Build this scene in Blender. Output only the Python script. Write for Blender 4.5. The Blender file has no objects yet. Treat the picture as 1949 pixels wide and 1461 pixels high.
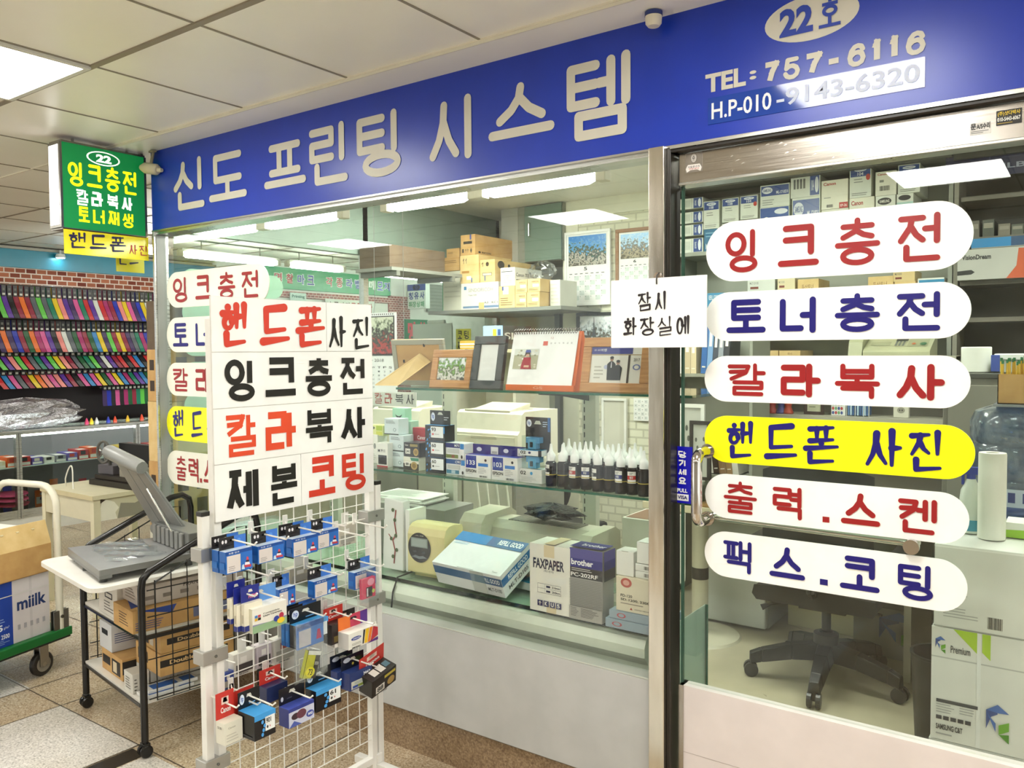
import bpy, math, random
import numpy as np
from mathutils import Matrix, Vector
random.seed(7)
SC = bpy.context.scene
COL = SC.collection
# ------------------------------------------------------------------ camera, world, exposure
FPX, YAW, PIT, ROL = 1555.37, 0.621880, -0.0407279, -0.0071515
CAM = np.array([0.0, -2.20548, 1.5])
_F = np.array([-math.sin(YAW)*math.cos(PIT), math.cos(YAW)*math.cos(PIT), math.sin(PIT)])
_r = np.array([math.cos(YAW), math.sin(YAW), 0.0]); _u = np.cross(_r, _F)
_R = math.cos(ROL)*_r + math.sin(ROL)*_u; _U = math.cos(ROL)*_u - math.sin(ROL)*_r
cd = bpy.data.cameras.new('camera'); cam = bpy.data.objects.new('camera', cd); COL.objects.link(cam)
cd.sensor_width = 36.0; cd.lens = 36.0*FPX/1949.0; cd.clip_start = 0.02
cam.matrix_world = Matrix(((_R[0], _U[0], -_F[0], CAM[0]), (_R[1], _U[1], -_F[1], CAM[1]), (_R[2], _U[2], -_F[2], CAM[2]), (0, 0, 0, 1)))
SC.camera = cam
SC.view_settings.view_transform = 'Standard'; SC.view_settings.look = 'None'
SC.view_settings.gamma = 1.0; SC.view_settings.use_curve_mapping = False
SC.view_settings.exposure = 0.03
try:
    SC.cycles.transparent_max_bounces = 32; SC.cycles.max_bounces = 8; SC.cycles.use_denoising = True
    SC.cycles.caustics_reflective = False
except Exception: pass
W = bpy.data.worlds.new('mall_ambient'); SC.world = W; W.use_nodes = True
W.node_tree.nodes['Background'].inputs[0].default_value = (0.9, 0.93, 0.9, 1); W.node_tree.nodes['Background'].inputs[1].default_value = 1.7
L_PANEL, L_TUBE, L_SHOP = 26.0, 29.0, 30.0      # radiance of the ceiling panels, of the fluorescent tubes, of the lights added inside the shop
CEIL = 2.47

def P(px, py, X=None, Y=None, Z=None):
    """A point of the place: the line of sight through a pixel of the 1949x1461 frame met with a plane of the place."""
    d = _R*((px-974.5)/FPX) - _U*((py-730.5)/FPX) + _F
    t = (X-CAM[0])/d[0] if X is not None else (Y-CAM[1])/d[1] if Y is not None else (Z-CAM[2])/d[2]
    return CAM + t*d
def fr(l, b, r, t, Y):
    """X0, X1, Z0, Z1 of an upright rectangle parallel to the shop front in the plane Y."""
    p = P(l, b, Y=Y); q = P(l, t, Y=Y); x1 = P(r, (b+t)/2, Y=Y)[0]
    return p[0], x1, p[2], q[2]
def fx(l, b, r, t, X):
    """Y0, Y1, Z0, Z1 of an upright rectangle square to the shop front in the plane X."""
    p = P(l, b, X=X); q = P(l, t, X=X); y1 = P(r, (b+t)/2, X=X)[1]
    return p[1], y1, p[2], q[2]

# ------------------------------------------------------------------ materials
def lin(c): return c/12.92 if c <= 0.04045 else ((c+0.055)/1.055)**2.4
def rgb(h):
    h = h.lstrip('#'); return tuple(lin(int(h[i:i+2], 16)/255) for i in (0, 2, 4)) + (1,)
MATS = {}
def nodes(name):
    m = bpy.data.materials.new(name); m.use_nodes = True
    nt = m.node_tree; b = nt.nodes['Principled BSDF']; return m, nt, b
def N(nt, t, **kw):
    n = nt.nodes.new(t)
    for k, v in kw.items():
        if k in n.inputs.keys(): n.inputs[k].default_value = v
        else: setattr(n, k, v)
    return n
def ramp(nt, fac, stops):
    r = nt.nodes.new('ShaderNodeValToRGB'); e = r.color_ramp.elements
    while len(e) < len(stops): e.new(0.5)
    for el, (p, c) in zip(e, stops): el.position = p; el.color = rgb(c) if isinstance(c, str) else c
    nt.links.new(fac, r.inputs[0]); return r.outputs[0]
def bump(nt, b, h, s, d=0.002):
    n = N(nt, 'ShaderNodeBump', Strength=s, Distance=d); nt.links.new(h, n.inputs['Height']); nt.links.new(n.outputs[0], b.inputs['Normal'])
def plain(key):
    """'#rrggbb' or '#rrggbb|roughness|metallic': a paint with faint procedural mottling."""
    p = key.split('|'); m, nt, b = nodes('paint_'+key.strip('#').replace('|', '_'))
    c = rgb(p[0]); b.inputs['Roughness'].default_value = float(p[1]) if len(p) > 1 else 0.5
    b.inputs['Metallic'].default_value = float(p[2]) if len(p) > 2 else 0.0
    tc = N(nt, 'ShaderNodeTexCoord'); no = N(nt, 'ShaderNodeTexNoise', Scale=9.0, Detail=3.0)
    nt.links.new(tc.outputs['Object'], no.inputs['Vector'])
    d = tuple(x*0.93 for x in c[:3])+(1,)
    nt.links.new(ramp(nt, no.outputs['Fac'], [(0.35, d), (0.65, c)]), b.inputs['Base Color'])
    return m
def emis(name, col, s):
    m, nt, b = nodes(name); b.inputs['Base Color'].default_value = rgb(col); b.inputs['Emission Color'].default_value = rgb(col); b.inputs['Emission Strength'].default_value = s
    return m
def granite(name, cs, scale=150.0):
    m, nt, b = nodes(name); tc = N(nt, 'ShaderNodeTexCoord')
    v = N(nt, 'ShaderNodeTexVoronoi', Scale=scale); n2 = N(nt, 'ShaderNodeTexNoise', Scale=scale*0.9, Detail=3.0); n3 = N(nt, 'ShaderNodeTexNoise', Scale=3.0, Detail=4.0)
    for q in (v, n2, n3): nt.links.new(tc.outputs['Object'], q.inputs['Vector'])
    c1 = ramp(nt, n2.outputs['Fac'], [(0.34, cs[0]), (0.45, cs[1]), (0.55, cs[2]), (0.68, cs[3])])
    sep = N(nt, 'ShaderNodeSeparateColor'); nt.links.new(v.outputs['Color'], sep.inputs[0])
    c2 = ramp(nt, sep.outputs[0], [(0.0, cs[0]), (0.25, cs[2]), (0.6, cs[1]), (1.0, cs[3])])
    mx = N(nt, 'ShaderNodeMix', data_type='RGBA'); mx.inputs[0].default_value = 0.5; nt.links.new(c1, mx.inputs[6]); nt.links.new(c2, mx.inputs[7])
    mu = N(nt, 'ShaderNodeMix', data_type='RGBA', blend_type='MULTIPLY'); mu.inputs[0].default_value = 0.5
    nt.links.new(mx.outputs[2], mu.inputs[6]); nt.links.new(ramp(nt, n3.outputs['Fac'], [(0.3, '#d8d0c4'), (0.7, '#ffffff')]), mu.inputs[7])
    nt.links.new(mu.outputs[2], b.inputs['Base Color']); b.inputs['Roughness'].default_value = 0.22
    return m
def glass(name, tint, base=0.04, rough=0.0, smudge=0.0):
    """Pane glass: tinted see-through mixed with a mirror by Schlick's law, wiped and dusty where smudge > 0."""
    m = bpy.data.materials.new(name); m.use_nodes = True; nt = m.node_tree; nt.nodes.clear()
    out = N(nt, 'ShaderNodeOutputMaterial'); tr = N(nt, 'ShaderNodeBsdfTransparent'); tr.inputs[0].default_value = rgb(tint)
    gl = N(nt, 'ShaderNodeBsdfGlossy'); gl.inputs['Roughness'].default_value = rough
    lw = N(nt, 'ShaderNodeLayerWeight', Blend=0.5)
    p5 = N(nt, 'ShaderNodeMath', operation='POWER'); p5.inputs[1].default_value = 5.0; nt.links.new(lw.outputs['Facing'], p5.inputs[0])
    ma = N(nt, 'ShaderNodeMath', operation='MULTIPLY_ADD', use_clamp=True); ma.inputs[1].default_value = 1-base; ma.inputs[2].default_value = base
    nt.links.new(p5.outputs[0], ma.inputs[0])
    mx = N(nt, 'ShaderNodeMixShader'); nt.links.new(ma.outputs[0], mx.inputs[0]); nt.links.new(tr.outputs[0], mx.inputs[1]); nt.links.new(gl.outputs[0], mx.inputs[2])
    last = mx.outputs[0]
    if smudge > 0:
        tc = N(nt, 'ShaderNodeTexCoord'); wv = N(nt, 'ShaderNodeTexNoise', Scale=5.0, Detail=8.0, Roughness=0.75, Distortion=2.5)
        nt.links.new(tc.outputs['Object'], wv.inputs['Vector'])
        df = N(nt, 'ShaderNodeBsdfDiffuse'); df.inputs[0].default_value = rgb('#e8eee8')
        f = ramp(nt, wv.outputs['Fac'], [(0.42, (0, 0, 0, 1)), (0.75, (smudge, smudge, smudge, 1))])
        m2 = N(nt, 'ShaderNodeMixShader'); nt.links.new(f, m2.inputs[0]); nt.links.new(last, m2.inputs[1]); nt.links.new(df.outputs[0], m2.inputs[2]); last = m2.outputs[0]
    nt.links.new(last, out.inputs[0]); return m
def steel(name, c, rough, streak=(1, 1, 60)):
    m, nt, b = nodes(name); tc = N(nt, 'ShaderNodeTexCoord'); mp = N(nt, 'ShaderNodeMapping'); mp.inputs['Scale'].default_value = streak
    nt.links.new(tc.outputs['Object'], mp.inputs[0]); no = N(nt, 'ShaderNodeTexNoise', Scale=6.0, Detail=4.0); nt.links.new(mp.outputs[0], no.inputs['Vector'])
    c0 = rgb(c); d = tuple(x*0.86 for x in c0[:3])+(1,)
    nt.links.new(ramp(nt, no.outputs['Fac'], [(0.3, d), (0.7, c0)]), b.inputs['Base Color']); b.inputs['Metallic'].default_value = 1.0
    nt.links.new(ramp(nt, no.outputs['Fac'], [(0.3, (rough*0.8,)*3+(1,)), (0.7, (rough*1.2,)*3+(1,))]), b.inputs['Roughness']); return m
def wood(name, a, b_, sc=(3, 40, 40)):
    m, nt, b = nodes(name); tc = N(nt, 'ShaderNodeTexCoord'); mp = N(nt, 'ShaderNodeMapping'); mp.inputs['Scale'].default_value = sc
    nt.links.new(tc.outputs['Object'], mp.inputs[0]); no = N(nt, 'ShaderNodeTexNoise', Scale=3.0, Detail=5.0, Distortion=0.6); nt.links.new(mp.outputs[0], no.inputs['Vector'])
    nt.links.new(ramp(nt, no.outputs['Fac'], [(0.3, a), (0.7, b_)]), b.inputs['Base Color']); b.inputs['Roughness'].default_value = 0.45; return m
def card(name, a, b_):
    m, nt, b = nodes(name); tc = N(nt, 'ShaderNodeTexCoord'); no = N(nt, 'ShaderNodeTexNoise', Scale=14.0, Detail=6.0); wv = N(nt, 'ShaderNodeTexWave', Scale=40.0, Distortion=0.4)
    for q in (no, wv): nt.links.new(tc.outputs['Object'], q.inputs['Vector'])
    nt.links.new(ramp(nt, no.outputs['Fac'], [(0.3, a), (0.7, b_)]), b.inputs['Base Color']); b.inputs['Roughness'].default_value = 0.8
    bump(nt, b, wv.outputs['Fac'], 0.08, 0.001); return m
def photo(name, stops, scale=6.0):
    """A printed snapshot: bands of colour broken up by noise."""
    m, nt, b = nodes(name); tc = N(nt, 'ShaderNodeTexCoord'); no = N(nt, 'ShaderNodeTexNoise', Scale=60.0, Detail=5.0); sx = N(nt, 'ShaderNodeSeparateXYZ')
    nt.links.new(tc.outputs['Generated'], sx.inputs[0]); nt.links.new(tc.outputs['Object'], no.inputs['Vector'])
    ad = N(nt, 'ShaderNodeMath', operation='MULTIPLY_ADD'); ad.inputs[1].default_value = 1.7; nt.links.new(no.outputs['Fac'], ad.inputs[0]); nt.links.new(sx.outputs[2], ad.inputs[2])
    sb = N(nt, 'ShaderNodeMath', operation='SUBTRACT'); sb.inputs[1].default_value = 0.78; nt.links.new(ad.outputs[0], sb.inputs[0])
    nt.links.new(ramp(nt, sb.outputs[0], stops), b.inputs['Base Color']); b.inputs['Roughness'].default_value = 0.25; return m
def bricks(name, a, b_, mo, scale, ax):
    m, nt, b = nodes(name); tc = N(nt, 'ShaderNodeTexCoord'); sx = N(nt, 'ShaderNodeSeparateXYZ'); cb = N(nt, 'ShaderNodeCombineXYZ')
    nt.links.new(tc.outputs['Object'], sx.inputs[0]); nt.links.new(sx.outputs[ax[0]], cb.inputs[0]); nt.links.new(sx.outputs[ax[1]], cb.inputs[1])
    br = N(nt, 'ShaderNodeTexBrick', Scale=scale); br.inputs['Color1'].default_value = rgb(a); br.inputs['Color2'].default_value = rgb(b_); br.inputs['Mortar'].default_value = rgb(mo); br.inputs['Mortar Size'].default_value = 0.03
    nt.links.new(cb.outputs[0], br.inputs['Vector']); nt.links.new(br.outputs['Color'], b.inputs['Base Color']); b.inputs['Roughness'].default_value = 0.7; return m
def crinkle(name, c, rough, metal, sc=30.0):
    m, nt, b = nodes(name); tc = N(nt, 'ShaderNodeTexCoord'); v = N(nt, 'ShaderNodeTexVoronoi', Scale=sc); no = N(nt, 'ShaderNodeTexNoise', Scale=sc*0.7, Detail=6.0, Distortion=1.5)
    for q in (v, no): nt.links.new(tc.outputs['Object'], q.inputs['Vector'])
    b.inputs['Base Color'].default_value = rgb(c); b.inputs['Roughness'].default_value = rough; b.inputs['Metallic'].default_value = metal
    bump(nt, b, no.outputs['Fac'], 1.0, 0.02); return m
def ceilmat():
    m, nt, b = nodes('ceiling_panel'); tc = N(nt, 'ShaderNodeTexCoord'); no = N(nt, 'ShaderNodeTexNoise', Scale=1.6, Detail=5.0)
    nt.links.new(tc.outputs['Object'], no.inputs['Vector']); nt.links.new(ramp(nt, no.outputs['Fac'], [(0.3, '#efebde'), (0.7, '#f6f3e8')]), b.inputs['Base Color'])
    b.inputs['Roughness'].default_value = 0.33; return m
SPECIAL = {
 'granite_brown': lambda: granite('granite_brown', ['#75614b', '#ac987d', '#cdba9e', '#e0d3bc']),
 'granite_light': lambda: granite('granite_light', ['#8f8b86', '#c9c4bc', '#dedad2', '#f0ece6']),
 'granite_black': lambda: granite('granite_black', ['#0c0a09', '#171311', '#241d19', '#38302b']),
 'granite_plinth': lambda: granite('granite_plinth', ['#6a5542', '#8b745c', '#9d8669', '#b49d80']),
 'steel': lambda: steel('brushed_steel', '#b9b2aa', 0.22), 'mirror_steel': lambda: steel('polished_steel', '#e8e3da', 0.18, (8, 8, 1)),
 'alu': lambda: steel('aluminium', '#cfd0cc', 0.3), 'chrome': lambda: steel('chrome', '#d8d2cc', 0.06, (2, 2, 2)),
 'glass': lambda: glass('window_glass', '#fbfdfc', 0.028, 0.0, 0.025), 'doorglass': lambda: glass('door_glass', '#fafdfb', 0.034, 0.0, 0.015), 'sideglass': lambda: glass('side_glass', '#eef6f1', 0.03, 0.0, 0.03),
 'shelfglass': lambda: glass('shelf_glass', '#eff8f2', 0.025), 'glassedge': lambda: plain('#0f5a41|0.15'), 'clear': lambda: glass('clear_plastic_bag', '#f3f6f8', 0.06, 0.1, 0.25), 'caseglass': lambda: glass('case_glass', '#f0f6f4', 0.025),
 'cardboard': lambda: card('cardboard', '#b98f58', '#cba469'), 'cardboard_pale': lambda: card('cardboard_pale', '#cfae72', '#dfc38c'), 'cardboard_dark': lambda: card('cardboard_dark', '#5a4a3a', '#6b5a46'),
 'wood': lambda: wood('frame_wood', '#b27a42', '#cf9a60'), 'wood_dark': lambda: wood('dark_wood', '#2c1d18', '#43302a'), 'wood_desk': lambda: wood('desk_wood', '#a98555', '#c7a777'),
 'ceil': ceilmat, 'panel_lamp': lambda: emis('ceiling_lamp_diffuser', '#fffef8', L_PANEL), 'tube_lamp': lambda: emis('fluorescent_tube', '#fdfff6', L_TUBE), 'shop_fill_lamp': lambda: emis('shop_fill_diffuser', '#fbfff4', L_SHOP),
 'lightbox_white': lambda: emis('lightbox_white', '#ffffff', 1.6), 'lightbox_green': lambda: emis('lightbox_green', '#0a7a3c', 0.55), 'spot_lamp': lambda: emis('spot_lamp', '#e8fbff', 30.0),
 'brick_y': lambda: bricks('brick_paper', '#7c2f1e', '#c87a58', '#f0e2d6', 5.5, (1, 2)), 'brick_white': lambda: bricks('white_brick', '#d9d8c0', '#e2e1cb', '#c3c2ab', 5.0, (0, 2)), 'brick_red': lambda: bricks('red_brick', '#7c3330', '#a24b45', '#d8c3bb', 9.0, (1, 2)),
 'foil': lambda: crinkle('crumpled_clear_plastic', '#b9b6bd', 0.18, 0.75), 'blackbag': lambda: crinkle('black_plastic_bag', '#101010', 0.3, 0.0, 50.0), 'whitebag': lambda: crinkle('white_plastic', '#e6e6e0', 0.4, 0.0, 20.0),
 'water': lambda: glass('water_jug_plastic', '#9db9de', 0.08, 0.12, 0.3),
 'ph_garden': lambda: photo('photo_garden', [(0.0, '#4a4a44'), (0.3, '#e6e6dc'), (0.5, '#55604a'), (0.68, '#7fae4a'), (0.8, '#88a08c'), (0.95, '#eef3f4')]),
 'ph_city': lambda: photo('photo_city', [(0.0, '#3a3d40'), (0.25, '#6a5a52'), (0.4, '#5f6a60'), (0.52, '#b8c0c6'), (0.7, '#dfe6ec'), (1, '#f6f8fb')]),
 'ph_street': lambda: photo('photo_street', [(0.0, '#5a564e'), (0.25, '#c8c2b4'), (0.42, '#4a4f58'), (0.58, '#46603a'), (0.72, '#6aa6dc'), (1, '#3f86d0')]),
 'ph_ruin': lambda: photo('photo_ruin', [(0.0, '#57503f'), (0.25, '#b0a488'), (0.45, '#5c564a'), (0.62, '#6d7a80'), (0.75, '#a8cbe4'), (1, '#86b8e0')]),
 'ph_child': lambda: photo('photo_child', [(0.0, '#5a2a22'), (0.25, '#b5342e'), (0.45, '#4a3428'), (0.65, '#2a2824'), (0.8, '#8c9478'), (1, '#c9cdb6')]),
 'ph_flower': lambda: photo('photo_flowers', [(0.0, '#d8d0b8'), (0.4, '#b8bf98'), (0.6, '#e9e2cf'), (0.8, '#8f9a74'), (1, '#e9e6d8')]),
}
def mat(k):
    if k not in MATS: MATS[k] = SPECIAL[k]() if k in SPECIAL else plain(k)
    return MATS[k]
# ------------------------------------------------------------------ lettering
TXT = {}
def glyphs(s, bold=0.0):
    """A line of type as flat polygons in the unit square."""
    k = (s, bold)
    if k in TXT: return TXT[k]
    c = bpy.data.curves.new('type', 'FONT'); c.body = s; c.dimensions = '2D'; c.fill_mode = 'FRONT'; c.offset = bold; c.resolution_u = 3
    o = bpy.data.objects.new('type', c); COL.objects.link(o)
    e = o.evaluated_get(bpy.context.evaluated_depsgraph_get()); me = e.to_mesh()
    v = np.array([w.co[:2] for w in me.vertices]) if len(me.vertices) else np.zeros((1, 2)); f = [tuple(p.vertices) for p in me.polygons]
    e.to_mesh_clear(); bpy.data.objects.remove(o); bpy.data.curves.remove(c)
    lo = v.min(0); sp = np.maximum(v.max(0)-lo, 1e-6); TXT[k] = ((v-lo)/sp, f, sp[0]/sp[1]); return TXT[k]
def _el(cx, cy, rx, ry, n=20): return [(cx+rx*math.cos(2*math.pi*i/n), cy+ry*math.sin(2*math.pi*i/n)) for i in range(n+1)]
JAMO = {
 'g': [[(0, 1), (1, 1), (1, 0)]], 'G': [[(0, 1), (1, 1), (.85, .55), (.15, 0)]], 'n': [[(0, 1), (0, 0), (1, 0)]], 'd': [[(1, 1), (0, 1), (0, 0), (1, 0)]],
 'r': [[(0, 1), (1, 1), (1, .52), (0, .52), (0, 0), (1, 0)]], 'm': [[(0, 1), (1, 1), (1, 0), (0, 0), (0, 1)]], 'b': [[(0, 1), (0, 0), (1, 0), (1, 1)], [(0, .52), (1, .52)]],
 's': [[(.5, 1), (.46, .66), (.28, .3), (0, 0)], [(.48, .66), (.7, .28), (1, 0)]], 'o': [_el(.5, .5, .5, .5)], 'j': [[(0, 1), (1, 1)], [(.5, 1), (.42, .6), (0, 0)], [(.48, .6), (.7, .25), (1, 0)]],
 'c': [[(.5, 1.12), (.5, .72)], [(0, .72), (1, .72)], [(.5, .72), (.4, .36), (0, -.02)], [(.5, .38), (.72, .12), (1, -.02)]], 'k': [[(0, 1), (1, 1), (1, 0)], [(0, .52), (1, .52)]], 'K': [[(0, 1), (1, 1), (.85, .5), (.1, 0)], [(.05, .56), (.85, .6)]],
 't': [[(1, 1), (0, 1), (0, 0), (1, 0)], [(0, .5), (1, .5)]], 'p': [[(0, 1), (1, 1)], [(.3, 1), (.3, 0)], [(.7, 1), (.7, 0)], [(0, 0), (1, 0)]], 'h': [[(.5, 1.05), (.5, .9)], [(0, .76), (1, .76)], _el(.5, .27, .38, .3)]}
CHO = ['g', 'g', 'n', 'd', 'd', 'r', 'm', 'b', 'b', 's', 's', 'o', 'j', 'j', 'c', 'k', 't', 'p', 'h']
JONG = ['', 'g', 'g', 'g', 'n', 'n', 'n', 'd', 'r', 'r', 'r', 'r', 'r', 'r', 'r', 'r', 'm', 'b', 'b', 's', 's', 'o', 'j', 'c', 'k', 't', 'p', 'h']
VV = {0: [[(.25, 1), (.25, 0)], [(.25, .5), (1, .5)]], 1: [[(.1, 1), (.1, .03)], [(.9, 1), (.9, 0)], [(.1, .5), (.9, .5)]], 4: [[(.8, 1), (.8, 0)], [(0, .5), (.8, .5)]],
      5: [[(.45, .97), (.45, .03)], [(1, 1), (1, 0)], [(0, .5), (.45, .5)]], 6: [[(.8, 1), (.8, 0)], [(0, .68), (.8, .68)], [(0, .38), (.8, .38)]], 20: [[(.55, 1), (.55, 0)]]}
HV = {8: [[(0, 0), (1, 0)], [(.5, .8), (.5, 0)]], 12: [[(0, 0), (1, 0)], [(.3, .8), (.3, 0)], [(.7, .8), (.7, 0)]], 13: [[(0, .6), (1, .6)], [(.5, .6), (.5, 0)]], 18: [[(0, .25), (1, .25)]]}
def syllable(ch):
    """Strokes of one Hangul syllable in the unit square."""
    if ch == '.': return [[(.42, .1), (.58, .1)]]
    n = ord(ch)-0xAC00; ci, vi, ji = n//588, (n % 588)//28, n % 28
    c, j = CHO[ci], JONG[ji]; out = []
    def put(st, x0, x1, y0, y1): out.extend([[(x0+x*(x1-x0), y0+y*(y1-y0)) for x, y in s] for s in st])
    if vi in VV:
        dbl = vi in (1, 5); cx = .46 if dbl else .56
        yb = .42 if j else .04
        if j == 'r': yb = .5
        put(JAMO[{'g': 'G', 'k': 'K'}.get(c, c)], .02, cx, yb+.02, .96)
        put(VV[vi], cx+.06 if vi in (4, 5, 6) else cx+.1, .98, (.40 if j != 'r' else .46) if j else 0, 1)
        if vi in (4, 5, 6) and c in 'nd': pass
        if j: put(JAMO[j], .16, .92, 0, .40 if j == 'r' else .28 if j != 'o' else .32)
    elif vi == 9:
        put(JAMO[c], .05, .58, .45, .98); put(HV[8], 0, .64, .12, .4); put(VV[0], .7, 1, 0, 1)
    else:
        if j:
            if j == 'r': put(JAMO[c], .14, .86, .7, 1); put(HV[vi], 0, 1, .36, .6 if vi == 13 else .5); put(JAMO[j], .14, .86, 0, .32); return out
            put(JAMO[c], .14, .86, .64, 1); put(HV[vi], 0, 1, .42, .58) if vi != 13 else put(HV[vi], 0, 1, .32, .53); put(JAMO[j], .14, .86, 0, .26 if j != 'o' else .32)
        else:
            put(JAMO[c], .14, .86, .46 if vi != 18 else .36, 1); put(HV[vi], 0, 1, .04, .5 if vi != 18 else .2)
    return out

# ------------------------------------------------------------------ geometry
class Plane:
    """A flat area of a mesh that takes print: origin, width vector, height vector."""
    def __init__(s, g, o, u, v, e=0.0006):
        s.g = g; s.o = np.array(o, float); s.u = np.array(u, float); s.v = np.array(v, float); n = np.cross(s.u, s.v); s.n = n/np.linalg.norm(n); s.e = e
        s.lu = np.linalg.norm(s.u); s.lv = np.linalg.norm(s.v); s.lift = 0.0
    def at(s, a, b, k=1): return tuple(s.o+s.u*a+s.v*b+s.n*s.e*k)
    def R(s, a0, b0, a1, b1, m, k=1): s.g.face([s.at(a0, b0, k), s.at(a1, b0, k), s.at(a1, b1, k), s.at(a0, b1, k)], m)
    def poly(s, pts, m, k=1): s.g.face([s.at(a, b, k) for a, b in pts], m)
    def E(s, a0, b0, a1, b1, m, k=1, n=24): s.poly(_el((a0+a1)/2, (b0+b1)/2, (a1-a0)/2, (b1-b0)/2, n)[:-1], m, k)
    def T(s, a0, b0, a1, b1, m, txt, bold=0.02, k=2):
        v, f, _ = glyphs(txt, bold); base = len(s.g.v)
        s.g.v += [s.at(a0+x*(a1-a0), b0+y*(b1-b0), k) for x, y in v]
        for q in f: s.g.f.append(tuple(base+i for i in q)); s.g.m.append(m)
    def pill(s, a0, b0, a1, b1, m, k=1):
        ra = (b1-b0)*s.lv/2/s.lu; rb = (b1-b0)/2; cb = (b0+b1)/2; pts = []
        for i in range(17): t = -math.pi/2+math.pi*i/16; pts.append((a1-ra+ra*math.cos(t), cb+rb*math.sin(t)))
        for i in range(17): t = math.pi/2+math.pi*i/16; pts.append((a0+ra+ra*math.cos(t), cb+rb*math.sin(t)))
        s.poly(pts, m, k)
    def lines(s, a0, b0, a1, b1, m, n, k=1, seed=1):
        """n rows of small print."""
        r = random.Random(seed); h = (b1-b0)/n
        for i in range(n): s.R(a0, b0+h*i+h*.3, a0+(a1-a0)*r.uniform(.6, 1), b0+h*i+h*.62, m, k)
    def bars(s, a0, b0, a1, b1, m='#111111', n=14, k=1):
        r = random.Random(n)
        for i in range(n): x = a0+(a1-a0)*i/n; s.R(x, b0, x+(a1-a0)/n*r.uniform(.25, .75), b1, m, k)
    def stroke(s, pts, w, m, cap='round', brush=False, k=2, scale=(1, 1)):
        """pts in the plane's own units (fractions); w is the stroke width in metres."""
        q = [np.array((a*s.lu, b*s.lv)) for a, b in pts]; uu = s.u/s.lu; vv = s.v/s.lv
        def out(p): return tuple(s.o+uu*p[0]+vv*p[1]+s.n*(s.e*k+s.lift))
        nseg = len(q)-1; closed = np.linalg.norm(q[0]-q[-1]) < 1e-6
        tot = sum(np.linalg.norm(q[i+1]-q[i]) for i in range(nseg)); acc = 0
        def wid(t): return w*(1.15-.55*t) if brush else w
        for i in range(nseg):
            a, b = q[i].copy(), q[i+1].copy(); d = b-a; L = np.linalg.norm(d)
            if L < 1e-9: continue
            d /= L; t0 = acc/tot; acc += L; t1 = acc/tot; nn = np.array((-d[1], d[0])); w0, w1 = wid(t0)/2, wid(t1)/2
            if cap == 'square' and not closed and nseg < 6:
                if i > 0: a = a-d*w0*.98
                if i < nseg-1: b = b+d*w1*.98
            s.lift = (s.lift+2.5e-5) % 1.2e-3
            s.g.face([out(a-nn*w0), out(b-nn*w1), out(b+nn*w1), out(a+nn*w0)], m)
            if cap == 'round' or closed or nseg >= 6:
                for c, ww in ((a, w0), (b, w1)) if i == 0 else ((b, w1),):
                    s.lift = (s.lift+2.5e-5) % 1.2e-3
                    s.g.face([out(c+ww*np.array((math.cos(2*math.pi*j/12), math.sin(2*math.pi*j/12)))) for j in range(12)], m)
    def H(s, a0, b0, a1, b1, m, ch, w, cap='round', brush=False, k=2, slant=0.0, fit=True):
        """One Hangul syllable drawn with strokes w metres wide, inside the rectangle."""
        n_ = ord(ch)-0xAC00
        if fit and n_ >= 0:
            ji = n_ % 28; w *= .68 if JONG[ji] == 'r' else .78 if JONG[ji] in ('g', 'b') else .86 if ji else 1.0
        pa, pb = w/2/s.lu, w/2/s.lv; a0 += pa; a1 -= pa; b0 += pb; b1 -= pb
        for st in syllable(ch):
            pts = [(a0+x*(a1-a0), b0+(y+slant*(x-.5))*(b1-b0)) for x, y in st]
            if brush and len(pts) == 2 and abs(pts[0][1]-pts[1][1]) < 1e-6: pts = [(pts[0][0], pts[0][1]-(b1-b0)*.03), (pts[1][0], pts[1][1]+(b1-b0)*.03)]
            s.stroke(pts, w, m, cap, brush, k)
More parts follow.
